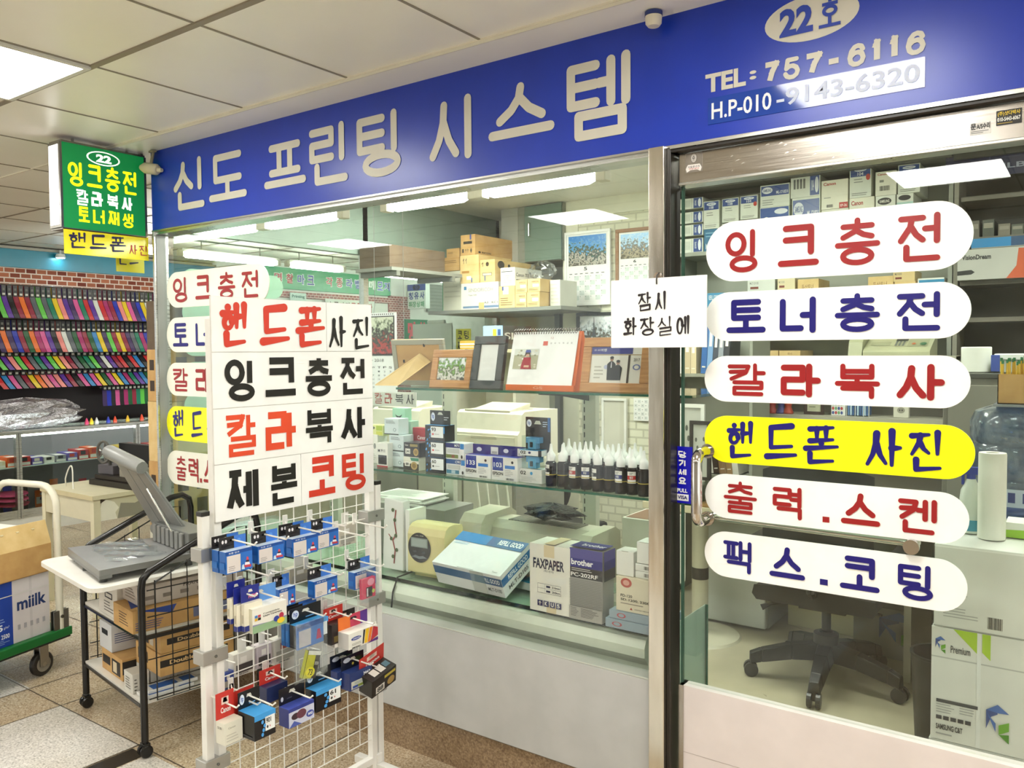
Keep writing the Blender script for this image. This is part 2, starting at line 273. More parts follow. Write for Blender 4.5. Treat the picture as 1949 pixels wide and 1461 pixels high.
class G:
    def __init__(s): s.v = []; s.f = []; s.m = []
    def face(s, pts, m):
        b = len(s.v); s.v += [tuple(map(float, p)) for p in pts]; s.f.append(tuple(range(b, b+len(pts)))); s.m.append(m)
    def mesh(s, vs, fs, m):
        b = len(s.v); s.v += [tuple(map(float, p)) for p in vs]
        for q in fs: s.f.append(tuple(b+i for i in q)); s.m.append(m)
    def box(s, x0, x1, y0, y1, z0, z1, m, **o):
        if x0 > x1: x0, x1 = x1, x0
        if y0 > y1: y0, y1 = y1, y0
        if z0 > z1: z0, z1 = z1, z0
        vs = [(x0, y0, z0), (x1, y0, z0), (x1, y1, z0), (x0, y1, z0), (x0, y0, z1), (x1, y0, z1), (x1, y1, z1), (x0, y1, z1)]
        b = len(s.v); s.v += [tuple(map(float, p)) for p in vs]
        for key, q in (('d', (0, 3, 2, 1)), ('t', (4, 5, 6, 7)), ('f', (0, 1, 5, 4)), ('r', (1, 2, 6, 5)), ('b', (2, 3, 7, 6)), ('l', (3, 0, 4, 7))):
            s.f.append(tuple(b+i for i in q)); s.m.append(o.get(key, m))
        return s
    def hexa(s, p, m):
        """Eight corners: four below, four above, both counter-clockwise."""
        s.mesh(p, [(0, 3, 2, 1), (4, 5, 6, 7), (0, 1, 5, 4), (1, 2, 6, 5), (2, 3, 7, 6), (3, 0, 4, 7)], m); return s
    def prism(s, prof, axis, a0, a1, m, mc=None):
        """A closed 2D outline pushed along an axis ('x': outline in y,z; 'y': x,z; 'z': x,y)."""
        def pt(p, a): return (a, p[0], p[1]) if axis == 'x' else (p[0], a, p[1]) if axis == 'y' else (p[0], p[1], a)
        n = len(prof); vs = [pt(p, a0) for p in prof]+[pt(p, a1) for p in prof]
        fs = [(i, (i+1) % n, n+(i+1) % n, n+i) for i in range(n)]
        s.mesh(vs, fs, m); s.face([pt(p, a0) for p in prof][::-1], mc or m); s.face([pt(p, a1) for p in prof], mc or m); return s
    def tube(s, path, r, m, n=8, closed=False):
        path = [np.array(p, float) for p in path]; L = len(path); rs = r if isinstance(r, (list, tuple)) else [r]*L
        vs = []; up = np.array((0.13, 0.21, 0.97))
        for i, p in enumerate(path):
            d = path[min(i+1, L-1)]-path[max(i-1, 0)]; d = d/(np.linalg.norm(d)+1e-12)
            a = np.cross(d, up); la = np.linalg.norm(a)
            if la < 1e-3: a = np.cross(d, (1, 0, 0)); la = np.linalg.norm(a)
            a /= la; b = np.cross(d, a)
            if i == 0: pa = a
            else:
                a = pa-d*np.dot(pa, d); a /= np.linalg.norm(a)+1e-12; b = np.cross(d, a); pa = a
            vs += [p+rs[i]*(a*math.cos(2*math.pi*j/n)+b*math.sin(2*math.pi*j/n)) for j in range(n)]
        fs = [(i*n+j, i*n+(j+1) % n, (i+1)*n+(j+1) % n, (i+1)*n+j) for i in range(L-1) for j in range(n)]
        fs += [tuple(range(n))[::-1], tuple((L-1)*n+j for j in range(n))]
        s.mesh(vs, fs, m); return s
    def lathe(s, prof, m, c=(0, 0, 0), n=20, axis='z'):
        """prof: (radius, height) pairs from bottom to top."""
        vs = []
        for r, h in prof:
            for j in range(n):
                a = 2*math.pi*j/n; x, y = r*math.cos(a), r*math.sin(a)
                vs.append((c[0]+x, c[1]+y, c[2]+h) if axis == 'z' else (c[0]+h, c[1]+x, c[2]+y) if axis == 'x' else (c[0]+x, c[1]+h, c[2]+y))
        k = len(prof); fs = [(i*n+j, i*n+(j+1) % n, (i+1)*n+(j+1) % n, (i+1)*n+j) for i in range(k-1) for j in range(n)]
        fs += [tuple(range(n))[::-1], tuple((k-1)*n+j for j in range(n))]; s.mesh(vs, fs, m); return s
    def pl(s, o, u, v, e=0.0006): return Plane(s, o, u, v, e)
    def build(s, name, parent=None, loc=(0, 0, 0), rz=0.0, bev=0.0, smooth=False):
        me = bpy.data.meshes.new(name); me.from_pydata(s.v, [], s.f)
        keys = list(dict.fromkeys(s.m))
        for k in keys: me.materials.append(mat(k))
        ix = {k: i for i, k in enumerate(keys)}; me.polygons.foreach_set('material_index', [ix[k] for k in s.m])
        if smooth:
            me.polygons.foreach_set('use_smooth', [True]*len(s.f))
            try: me.set_sharp_from_angle(angle=math.radians(38))
            except Exception: pass
        me.update()
        o = bpy.data.objects.new(name, me); COL.objects.link(o); o.location = [float(x) for x in loc]; o.rotation_euler = (0, 0, rz)
        if parent: o.parent = parent
        if bev:
            b = o.modifiers.new('edge', 'BEVEL'); b.width = bev; b.segments = 2; b.limit_method = 'ANGLE'; b.angle_limit = math.radians(50)
        return o
def fbx(g, dims, face, e=0.0006):
    w, d, h = dims
    return {'f': g.pl((0, 0, 0), (w, 0, 0), (0, 0, h), e), 'r': g.pl((w, 0, 0), (0, d, 0), (0, 0, h), e), 'l': g.pl((0, d, 0), (0, -d, 0), (0, 0, h), e), 't': g.pl((0, 0, h), (w, 0, 0), (0, d, 0), e), 'b': g.pl((w, d, 0), (-w, 0, 0), (0, 0, h), e)}[face]
def tag(o, label, cat, group=None, kind=None):
    o['label'] = label; o['category'] = cat
    if group: o['group'] = group
    if kind: o['kind'] = kind
    return o
def thing(name, label, cat, loc=(0, 0, 0), rz=0.0, group=None):
    o = bpy.data.objects.new(name, None); COL.objects.link(o); o.location = [float(x) for x in loc]; o.rotation_euler = (0, 0, rz); o.empty_display_size = 0.05
    return tag(o, label, cat, group)
def struct(name, g, parent=None, **kw):
    o = g.build(name, parent, **kw)
    if not parent: o['kind'] = 'structure'
    return o
def decorate(g, dims, decs):
    """Print on a carton: (face, kind, a0, b0, a1, b1, colour, ...)."""
    for i, q in enumerate(decs):
        pl = fbx(g, dims, q[0]); kd = q[1]; k = 1+i*0.25
        if kd == 'R': pl.R(*q[2:7], k=k)
        elif kd == 'E': pl.E(*q[2:7], k=k)
        elif kd == 'T': pl.T(*q[2:8], bold=q[8] if len(q) > 8 else 0.015, k=k)
        elif kd == 'L': pl.lines(*q[2:8], k=k, seed=i)
        elif kd == 'B': pl.bars(*q[2:6], k=k)
        elif kd == 'P': pl.poly(q[3], q[2], k=k)
def carton(name, label, cat, dims, body, decs=(), loc=(0, 0, 0), rz=0.0, group=None, seam='#00000000', bev=0.0015, tilt=None, parent=None):
    """A closed box with print; its origin is the lower corner at the left of its front."""
    w, d, h = dims; g = G(); g.box(0, w, 0, d, 0, h, body)
    decorate(g, dims, decs)
    o = g.build(name, parent, loc, rz, bev)
    if tilt: o.rotation_euler = (tilt[0], tilt[1], rz)
    return tag(o, label, cat, group) if not parent else o
def cpx(name, label, px, Y, depth, body, decs=(), group=None, cat='box', **kw):
    """A carton whose front is seen between pixels (left, bottom, right, top) in the plane Y."""
    x0, x1, z0, z1 = fr(*px, Y)
    if kw.get('z') is not None: z0 = kw.pop('z')
    else: kw.pop('z', None)
    return carton(name, label, cat, (x1-x0, depth, z1-z0), body, decs, (x0, Y, z0), 0.0, group, **kw)
_m0 = mat
def mat(k):
    if k not in MATS and k.startswith('lit:'):
        c, s = k[4:].split('|'); MATS[k] = emis('lit_'+c.strip('#'), c, float(s))
    return _m0(k)
# ------------------------------------------------------------------ lamps: corridor ceiling panels, the strip lights, the window tubes, the unseen lights added in the shop
GX, GY, GS = -2.178, -0.155, 0.595
def ceiling_lamp(x, y, label, m='panel_lamp', s=GS, z=CEIL-.001):
    t = thing('ceiling_light', label, 'ceiling light', (x, y, z), 0, 'square ceiling lights')
    g = G(); h = s/2-.004; w = .018
    for a in ((-h, h, -h, -h+w), (-h, h, h-w, h), (-h, -h+w, -h+w, h-w), (h-w, h, -h+w, h-w)): g.box(*a, -.012, 0.0, '#d9d8cf')
    g.build('lamp_frame', t); g = G(); g.box(-h+w, h-w, -h+w, h-w, -.008, -.002, m); g.build('diffuser', t)
for j, y in enumerate((GY-1.5*GS, GY-4.5*GS)):
    for i, (k, nm) in enumerate(((-1.5, 'above the trolley'), (2.5, 'above the door'), (-5.5, 'above the side passage'), (6.5, 'past the door'))):
        ceiling_lamp(GX+k*GS, y, 'square corridor ceiling light %s, %s from the shop' % (nm, ('second tile row', 'fifth tile row')[j]))
for x in (-2.9, -1.5, 0.0): ceiling_lamp(x, 1.25, 'added unseen light in the shop ceiling, over the %s' % {-2.9: 'window display', -1.5: 'desk', 0.0: 'paper cartons'}[x], 'shop_fill_lamp')  # added lamps above the view, to brighten the shop inside
def strip_light(loc, ln, label, along, grp, z0=0.0):
    """A batten with one tube, hung below the ceiling."""
    t = thing('fluorescent_light', label, 'light', loc, 0 if along == 'x' else math.pi/2, grp)
    g = G(); g.prism([(-.035, .045), (-.02, .02), (.02, .02), (.035, .045)], 'x', -ln/2, ln/2, '#e8e6da'); g.build('batten', t)
    if z0:
        for e in (-.3, .3): g = G(); g.tube([(e*ln, 0, .04), (e*ln, 0, z0)], .005, '#a8a59a', 8); g.build('hanger_rod', t)
    for e in (-1, 1):
        g = G(); g.box(e*ln/2-.02, e*ln/2+.02, -.022, .022, -.022, .03, '#e6e2cf'); g.build('lampholder', t, bev=.004)
    g = G(); R_ = .032 if z0 else .026; g.tube([(-ln/2+.02, 0, 0), (-ln/2+.06, 0, 0), (ln/2-.06, 0, 0), (ln/2-.02, 0, 0)], [.012, R_, R_, .012], 'tube_lamp', 14); g.build('tube', t, smooth=True)
for i, (pa, pb) in enumerate((((372, 452), (500, 437)), ((505, 436), (655, 419)), ((735, 410), (905, 384)), ((915, 382), (1150, 352)))):
    a, b = P(*pa, Y=.27), P(*pb, Y=.27)
    strip_light(((a[0]+b[0])/2, .27, 2.098), b[0]-a[0]-.01, 'lit fluorescent tube at the top of the shop window, %s from the lightbox' % ('first', 'second', 'third', 'fourth')[i], 'x', 'window tubes')
strip_light((-6.35, 1.36, 2.345), .74, 'unseen tube added over the side passage, hidden behind the green lightbox', 'y', 'passage tubes', CEIL-2.345)  # extra lamp kept out of sight, added to brighten the lanyard shop
for i, (y, ln) in enumerate(((2.34, 1.02), (3.32, .72), (4.68, 1.45), (6.3, 1.2))):
    strip_light((-6.35, y, 2.345), ln, 'lit tube over the side passage seen through the window, %s of the row' % ('first', 'second', 'third', 'fourth')[i], 'y', 'passage tubes', CEIL-2.345)
# ------------------------------------------------------------------ floor and ceiling
g = G(); g.box(-11, 4, -6, 8, -.05, 0, 'granite_brown')
pl = g.pl((0, 0, 0), (1, 0, 0), (0, 1, 0), .0008)
for x0, x1, y0, y1 in ((-3.57, -2.962, -1.15, -.546), (-5.4, -3.87, -1.15, -.535), (-2.86, -1.0, -1.15, -.56), (-3.57, -2.962, -2.4, -1.2), (-5.4, -3.87, -2.4, -1.2), (-2.86, -1.0, -2.4, -1.2)): pl.R(x0, y0, x1, y1, 'granite_light', 1)
pl.R(-2.956, -2.4, -2.866, -.575, 'granite_black', 1)
for x in (-6.7, -6.1, -5.4, -4.78, -4.18, -3.87, -3.572, -2.962, -2.36, -1.76): pl.R(x-.0022, -2.5, x+.0022, 5.0 if x < -3.75 else 0.02, '#4b4034', 2)
for y in (-2.36, -1.76, -1.15, -.546, .06, .66, 1.26, 1.86, 2.46): pl.R(-8, y-.0022, -1.0 if y < 0 else -3.75, y+.0022, '#4b4034', 2)
struct('floor', g)
g = G(); g.box(-3.66, 1.0, 0.1, 2.75, 0, .012, '#b3aa90|0.3')
pl = g.pl((0, 0, .012), (1, 0, 0), (0, 1, 0), .0008)
r = random.Random(3)
for i in range(60):
    x, y = r.uniform(-2.2, .3), r.uniform(.3, 2.6); a = r.uniform(0, 6); l = r.uniform(.02, .12)
    pl.poly([(x, y), (x+l*math.cos(a), y+l*math.sin(a)), (x+l*.5*math.cos(a)+.006, y+l*.5*math.sin(a)+.006)], '#9a9078')
struct('floor_shop', g)
g = G(); g.box(-11, 4, -6, 8, CEIL, CEIL+.05, 'ceil')
pl = g.pl((0, 0, CEIL), (0, 1, 0), (1, 0, 0), .0008)
for k in range(-11, 8):
    x = GX+k*GS
    for a, b in ((-5.5, GY), (3.0, 7)) if x > -3.7 else ((-5.5, 7.0),): g.box(x-.004, x+.004, a, b, CEIL-.003, CEIL, '#8f8676')
for k in range(0, 10):
    y = GY-k*GS; g.box(-9, 3, y-(.011 if k else .004), y+(.011 if k else .004), CEIL-.005, CEIL, '#8d8270' if k else '#e6e0d0')
for k in range(1, 10): y = GY+k*GS; g.box(-9, -3.75, y-.006, y+.006, CEIL-.004, CEIL, '#8d8270')
g.box(-3.9, 3, GY+.004, 0.02, CEIL-.012, CEIL, 'ceil'); g.box(-3.9, 3, GY, GY+.006, CEIL-.014, CEIL, '#e3decd')
struct('ceiling', g)
g = G(); g.box(-3.9, 4, -5.1, -5.0, 0, CEIL, '#a9a79e'); struct('wall_opposite', g)
g = G(); g.box(1.0, 1.1, 0.05, 2.85, 0, CEIL, '#cfcfbc'); struct('wall_right', g)
# ------------------------------------------------------------------ shop front: panel, plinth, frames, glass
YG, YD = .045, .05
g = G(); g.box(-3.69, -1.073, .02, .06, 0, .158, 'granite_plinth'); g.box(-3.69, -1.073, .015, .03, .15, .16, '#6f675c|0.4'); struct('baseboard_front', g)
g = G(); g.box(-3.69, -1.073, 0, .045, .16, .505, '#bcbdbc|0.2'); g.box(-3.69, -1.073, .0, .06, .505, .511, '#bfc4ba|0.3'); struct('wall_front', g, bev=.002)
w1 = G(); w1.box(-3.683, -1.075, YG, YG+.006, .505, 2.09, 'glass'); W1 = struct('window_1', w1)
g = G(); g.box(-3.70, -3.686, 0, .075, .16, 2.085, 'alu'); g.box(-3.686, -3.683, .01, .06, .16, 2.085, '#8e8f8b|0.4'); g.build('window_frame', W1, bev=.003)
g = G(); g.box(-3.70, -1.0, .01, .1, 2.068, 2.086, 'alu'); g.box(-3.70, 1.0, .03, .1, 2.086, CEIL, '#a7a59a'); g.build('top_rail', W1)
sg = G(); sg.box(-3.684, -3.678, .1, 2.75, .05, CEIL-.37, 'sideglass'); W2 = struct('window_2', sg)
g = G(); g.box(-3.70, -3.66, 1.35, 1.39, 0, CEIL, 'alu'); g.box(-3.70, -3.66, 2.71, 2.75, 0, CEIL, 'alu'); g.box(-3.70, -3.66, .1, 2.75, 0, .5, '#c8c6ba'); g.box(-3.70, -3.66, .1, 2.75, CEIL-.38, CEIL, '#8fa093'); g.build('window_frame', W2)
g = G(); g.box(-1.073, -1.024, -.02, .08, 0, 2.085, 'mirror_steel'); g.box(-1.024, -1.012, 0.0, .07, 0, 2.085, '#2b2723|0.3'); struct('trim_1', g, bev=.002)
g = G(); g.box(-1.012, 1.0, .0, .05, 2.068, 2.087, '#26211c|0.4'); g.box(-1.012, 1.0, -.006, .01, 2.076, 2.0845, 'alu'); struct('trim_2', g)
# door leaf
g = G(); g.box(-1.0, .02, YD, YD+.01, .503, 1.98, 'doorglass'); g.box(-1.0, -.994, YD-.001, YD+.011, .503, 1.98, '#3d5c4e|0.15'); D1 = struct('door_1', g)
g = G(); g.box(-1.0, .02, YD-.02, YD+.03, 1.982, 2.066, 'steel'); g.box(-1.0, .02, YD-.024, YD+.034, 1.975, 1.984, 'alu')
pl = g.pl((-1.0, YD-.02, 1.985), (1.02, 0, 0), (0, 0, .08))
rr = random.Random(5)
for i in range(26):
    a, b, l = rr.uniform(.15, .62), rr.uniform(.1, .9), rr.uniform(.002, .012); pl.poly([(a, b), (a+l, b+.06), (a+l*1.5, b+.03)], '#dcd8d0|0.3|1', 1)
g.build('top_rail', D1, bev=.002)
g = G(); g.box(-.997, .02, YD-.015, YD+.025, .02, .502, '#e4dad8|0.25'); g.box(-1.0, -.985, YD-.018, YD+.028, .0, .502, 'steel'); g.box(-.985, .02, YD-.0158, YD-.015, .30, .302, '#b8aaa6'); g.build('kick_panel', D1, bev=.002)
g = G(); hx = -.916; zt, zb = 1.205, 1.008
path = [(hx, YD, zt)]+[(hx, YD-.055+.03*math.cos(t), zt-.03+.03*math.sin(t)) for t in [math.pi/2*(1-i/5)+math.pi/2*(i/5)*2 for i in range(6)]]+[(hx, YD-.085, zb+.03)]+[(hx, YD-.055+.03*math.cos(t), zb+.03+.03*math.sin(t)) for t in [math.pi+math.pi/2*i/5 for i in range(6)]]+[(hx, YD, zb)]
g.tube(path, .0155, 'chrome', 16)
for z in (zt, zb): g.lathe([(.021, -.004), (.021, .002), (.013, .006)], 'chrome', (hx, YD-.004, z), 16, 'y')
g.build('door_handle', D1, smooth=True)
g = G(); b = P(1737, 1038, Y=YD)
g.tube([(hx, YD+.03, zb), (b[0], YD+.03, b[2])], .011, 'chrome', 12); g.lathe([(.019, -.03), (.019, -.016), (.012, -.012), (.012, .04)], 'chrome', (b[0], YD+.006, b[2]), 18, 'y'); g.lathe([(.012, -.01), (.012, .04)], 'chrome', (hx, YD+.01, zb), 14, 'y')
g.build('inner_push_bar', D1, smooth=True)
# stickers on the door
def sheet(name, label, cat, o, u, v, thick, m, draw=None, group=None, parent=None, bev=0):
    """A thin board or sheet of real thickness with print on its face (u x v points to the viewer)."""
    o, u, v = (np.array(q, float) for q in (o, u, v)); n = np.cross(u, v); n /= np.linalg.norm(n)
    g = G(); w, h = np.linalg.norm(u), np.linalg.norm(v); g.box(0, w, 0, thick, 0, h, m)
    pl = fbx(g, (w, thick, h), 'f')
    if draw: draw(pl)
    q = g.build(name, parent, o, math.atan2(u[1], u[0]), bev)
    return tag(q, label, cat, group) if not parent else q
def onfront(l, b, r, t, Y): x0, x1, z0, z1 = fr(l, b, r, t, Y); return (x0, Y, z0), (x1-x0, 0, 0), (0, 0, z1-z0)
x0, x1, z0, z1 = fr(1281, 955, 1318, 848, YD)
def d(p):
    for i, ch in enumerate('당기세요'): p.H(.28, .80-i*.155, .72, .925-i*.155, '#f4f4f8', ch, .0045, 'square')
    p.T(.24, .19, .76, .26, '#f4f4f8', 'PULL', .04); p.R(.2, .045, .82, .16, '#f4f4f8', 1); p.T(.26, .07, .76, .135, '#1a1a6a', 'VISA', .04)
sheet('pull_sticker', 'blue vertical PULL sticker on the glass beside the door handle', 'sticker', (x0, YD-.0015, z0), (x1-x0, 0, 0), (0, 0, z1-z0), .001, '#1414b4|0.2', d)
def d(p):
    p.E(.3, .45, .7, 1, '#8c867e|0.3'); p.E(.34, .5, .66, .95, '#c4beb6|0.3', 1.2); p.T(.42, .6, .58, .85, '#3a3634', '수', .02); p.poly([(.02, .2), (.15, .4), (.85, .4), (.98, .2), (.9, .02), (.7, .12), (.3, .12), (.1, .02)], '#efe9e4', 1.1); p.T(.15, .22, .85, .34, '#2a2422', '자동문수리', .01, 1.3)
    p.T(.2, .14, .8, .22, '#c04038', '전문센터', .01, 1.3)
o, u, v = onfront(1305, 330, 1337, 293, YD-.02); sheet('round_emblem_sticker', 'small round emblem sticker with a curved paper tag on the steel door rail', 'sticker', (o[0], YD-.0215, o[2]), u, v, .001, '#a9a29a|0.3|1', d)
def d(p): p.T(.04, .42, .3, .95, '#1c1c1c', '문', .03); p.T(.32, .4, .96, .92, '#2a2a2a', 'A/S수리', .03); p.lines(.05, .06, .95, .34, '#4a4a4a', 2)
o, u, v = onfront(1846, 258, 1886, 236, YD-.02); sheet('repair_sticker', 'white repair sticker with black writing on the steel door rail', 'sticker', (o[0], YD-.0215, o[2]), u, v, .001, '#e9e6e2', d)
def d(p): p.T(.06, .58, .94, .92, '#e6c832', '(주)샷다박사', .02); p.T(.05, .25, .95, .52, '#f0f0e8', '010-5443-6067', .02); p.lines(.05, .06, .95, .2, '#b89a30', 1)
o, u, v = onfront(1896, 240, 1945, 212, YD-.02); sheet('shutter_company_sticker', 'black sticker with yellow and white phone number on the steel door rail', 'sticker', (o[0], YD-.0215, o[2]), u, v, .001, '#15120e|0.3', d)
# ------------------------------------------------------------------ sign band
ZB, ZT = 2.087, CEIL-.012
sb = thing('shop_sign', 'long blue shop sign band with cream Korean letters and phone numbers', 'sign', (0, 0, ZB))
g = G(); g.box(-3.695, 1.0, 0, .03, 0, ZT-ZB, '#1738b0|0.3'); g.box(-3.698, 1.0, -.003, .03, -.006, 0.0, '#b9b6ae|0.3|1'); g.build('panel', sb)
CR = '#cfcbbd|0.45'
def sx(px, py): return P(px, py, Y=0)
def spl(): g = G(); return g, g.pl((0, -.0003, 0), (1, 0, 0), (0, 0, 1), .0008)
big = (('신', 330, 394, (339, 402), (383, 296)), ('도', 398, 470, (405, 388), (462, 283)), ('프', 503, 583, (510, 366), (545, 270)), ('린', 588, 668, (598, 355), (650, 230)), ('팅', 678, 770, (722, 337), (752, 206)), ('시', 816, 912, (900, 300), (900, 176)), ('스', 930, 1056, (945, 275), (985, 158)), ('템', 1077, 1203, (1140, 263), (1190, 95)))
zz0 = np.mean([sx(*q[3])[2] for q in big]); zz1 = np.mean([sx(*q[4])[2] for q in big])
for ch, l, r, b, t in big:
    g, pl = spl(); zb_, zt_ = sx(*b)[2], sx(*t)[2]; pl.H(sx(l, (b[1]+t[1])/2)[0], zb_-ZB, sx(r, (b[1]+t[1])/2)[0], zt_-ZB, CR, ch, .031, fit=False); g.build('letter', sb)
g, pl = spl()
e0, e1 = sx(1456, 50)[0], sx(1636, 20)[0]; ez = sx(1545, 33)[2]-ZB; pl.E(e0, ez-.058, e1, ez+.058, CR, 1, 40)
a, b = sx(1484, 70), sx(1550, 60); pl.T(a[0], ez-.036, sx(1548, 40)[0], ez+.036, '#1b3ba6', '22', .04, 3)
pl.H(sx(1556, 35)[0], ez-.038, sx(1604, 30)[0], ez+.036, '#1b3ba6', '호', .0085, 'square', k=3)
g.build('number_oval', sb); g, pl = spl()
a = sx(1343, 178); b = sx(1420, 165); zt_ = sx(1343, 140)[2]; pl.T(a[0], a[2]-ZB, b[0], sx(1414, 128)[2]-ZB, CR, 'TEL', .04)
pl.T(sx(1427, 158)[0], a[2]-ZB+.012, sx(1440, 150)[0], sx(1434, 130)[2]-ZB-.006, CR, ':', .05); g.build('telephone_prefix', sb); g, pl = spl()
a = sx(1452, 162)
DIG = {'7': [[(0, 1), (1, 1), (.62, .5), (.4, 0)]], '5': [[(.9, 1), (.18, 1), (.08, .52), (.3, .63), (.6, .64), (.88, .52), (1, .32), (.9, .12), (.65, .0), (.35, 0), (.12, .08), (0, .22)]],
 '6': [[(.95, .78), (.85, .94), (.6, 1), (.35, .95), (.12, .75), (0, .4), (.08, .14), (.3, .01), (.6, 0), (.88, .1), (1, .32), (.9, .54), (.65, .64), (.35, .62), (.1, .48), (.02, .36)]], '1': [[(.2, .78), (.45, .84), (.6, 1), (.6, 0)]], '-': [[(0, .42), (1, .42)]]}
b0, b1 = a[2]-ZB, sx(1763, 55)[2]-ZB
def m_at(px): return sx(px, 158-(px-1452)*.187)[0]
for ch, l, r_ in (('7', 1452, 1483), ('5', 1491, 1523), ('7', 1530, 1565), ('-', 1572, 1602), ('6', 1613, 1648), ('1', 1655, 1681), ('1', 1689, 1714), ('6', 1724, 1762)):
    g, pl = spl(); x0, x1 = m_at(l), m_at(r_); w_ = .0118 if ch in '56' else .0145
    for st in DIG[ch]: pl.stroke([(x0+w_/2+u*(x1-x0-w_), b0+w_/2+v*(b1-b0-w_)) for u, v in st], w_, CR, 'square' if ch in '71-' else 'round')
    g.build('digit', sb)
g = G(); x0, x1 = sx(1348, 215)[0], sx(1761, 130)[0]; z0 = sx(1348, 238)[2]-ZB; z1 = sx(1348, 188)[2]-ZB
g.box(x0, x1, -.0022, -.0004, z0, z1, '#1d44a4|0.08'); pl = g.pl((x0, -.0024, z0), (x1-x0, 0, 0), (0, 0, z1-z0), .0006)
rr = random.Random(2)
pl.T(.02, .17, .325, .8, '#eef0f4', 'H.P-010', .015); pl.T(.35, .2, .98, .82, '#c9d2e8', '-9143-6320', .015)
g.build('phone_number_film', sb)
# small light-steel fixings under the sign
def dome(name, label, cat, loc, r, h, m='#dcd5c2', up=False):
    g = G(); g.lathe([(r*.7, -h), (r*.95, -h*.8), (r, -h*.35), (r, -h*.3)], m, n=20); g.lathe([(r*1.05, -h*.28), (r*1.05, 0)], '#2b3a7a', n=20)
    return tag(g.build(name, None, loc, smooth=True), label, cat)
q = P(1244, 30, Y=-.05); dome('smoke_detector', 'small round cream smoke detector on the ceiling edge above the sign', 'smoke detector', (q[0], -.05, CEIL-.014), .024, .04)
cc = thing('security_camera', 'beige bullet security camera on a bracket at the corner of the blue sign', 'camera', (P(288, 322, Y=-.03)[0], -.03, P(288, 322, Y=-.03)[2]))
g = G(); g.tube([(-.055, -.02, .012), (-.03, -.012, .008), (.03, .008, -.004), (.04, .01, -.006)], [.012, .026, .026, .018], '#c8c0a4', 14); g.tube([(.036, .01, -.006), (.062, .016, -.01)], [.012, .009], '#cfc8b0', 10); g.build('housing', cc, smooth=True)
g = G(); g.tube([(0, 0, .02), (.0, .005, .05), (.0, .012, .085)], .007, '#8f8874', 8); g.box(-.02, .02, .0, .016, .08, .088, '#8f8874'); g.build('bracket', cc)
# lightbox at right angles to the front
lb = thing('lightbox_sign', 'green backlit projecting sign with yellow and white Korean letters', 'sign', (-3.725, -.405, 2.06), math.pi/2)
g = G(); wL, hL = .39, .375
for a in ((0, wL, 0, .1, -.008, 0), (0, wL, 0, .1, hL, hL+.008), (-.006, .004, 0, .1, 0, hL), (wL-.004, wL+.006, 0, .1, 0, hL)): g.box(*a[:2], a[2]-.003, a[3], *a[4:], '#8e8a80|0.3|1')
g.build('frame', lb)
g = G(); g.box(-.008, -.006, .012, .092, .012, hL-.012, 'lightbox_white'); g.build('end_panel', lb)
g = G(); g.box(0.004, wL-.004, .0, .1, 0, hL, 'lightbox_green'); pl = fbx(g, (wL, .1, hL), 'f')
Y1, Wt = 'lit:#f2ea12|0.85', 'lit:#f2fbf0|0.8'
pl.E(.29, .80, .69, .97, Wt); pl.E(.31, .815, .67, .955, 'lightbox_green', 2); pl.T(.40, .835, .585, .93, Wt, '22', .05, 3)
for i, ch in enumerate('잉크충전'): pl.H(.07+i*.215, .50, .255+i*.215, .79, Y1, ch, .0145)
for i, ch in enumerate('칼라복사'): pl.H(.15+i*.18, .285, .305+i*.18, .475, Wt, ch, .0115, 'square')
for i, ch in enumerate('토너재생'): pl.H(.17+i*.175, .08, .32+i*.175, .27, Y1, ch, .0105, 'square')
g.build('face_panel', lb)
g = G(); g.box(wL, wL+.012, .03, .06, .05, hL+.03, '#8e8a80|0.3|1'); g.build('mounting_bracket', lb)
for x in (.2, .85): g = G(); g.tube([(wL*x, .05, hL), (wL*x, .05, CEIL-2.06-.001)], .006, '#9a958a', 8); g.build('hanger_rod', lb)
def d(p):
    for i, ch in enumerate('핸드폰'): p.H(.05+i*.235, .25, .25+i*.235, .88, '#1c1440', ch, .011, 'round', True, slant=.08)
    for i, ch in enumerate('사진'): p.H(.75+i*.13, .2, .86+i*.13, .62, '#a8281c', ch, .006, 'round', True)
ys = sheet('yellow_banner', 'yellow sheet with dark brush lettering hanging below the green lightbox', 'banner', (-3.722, -.402, 1.944), (0, .395, 0), (0, 0, .112), .003, '#e8dc1c|0.15', d)
def d(p):
    for i, ch in enumerate('핸드'): p.H(.06+i*.4, .2, .4+i*.4, .9, '#1c1440', ch, .009, 'round', True)
y2 = P(221, 490, X=-3.842); y3 = P(275, 520, X=-3.842)
sheet('yellow_banner', 'smaller yellow sheet half hidden behind the yellow banner under the lightbox', 'banner', (-3.842, y2[1], y3[2]), (0, y3[1]-y2[1], 0), (0, 0, 2.06-y3[2]), .003, '#d8cc2c|0.3', d)
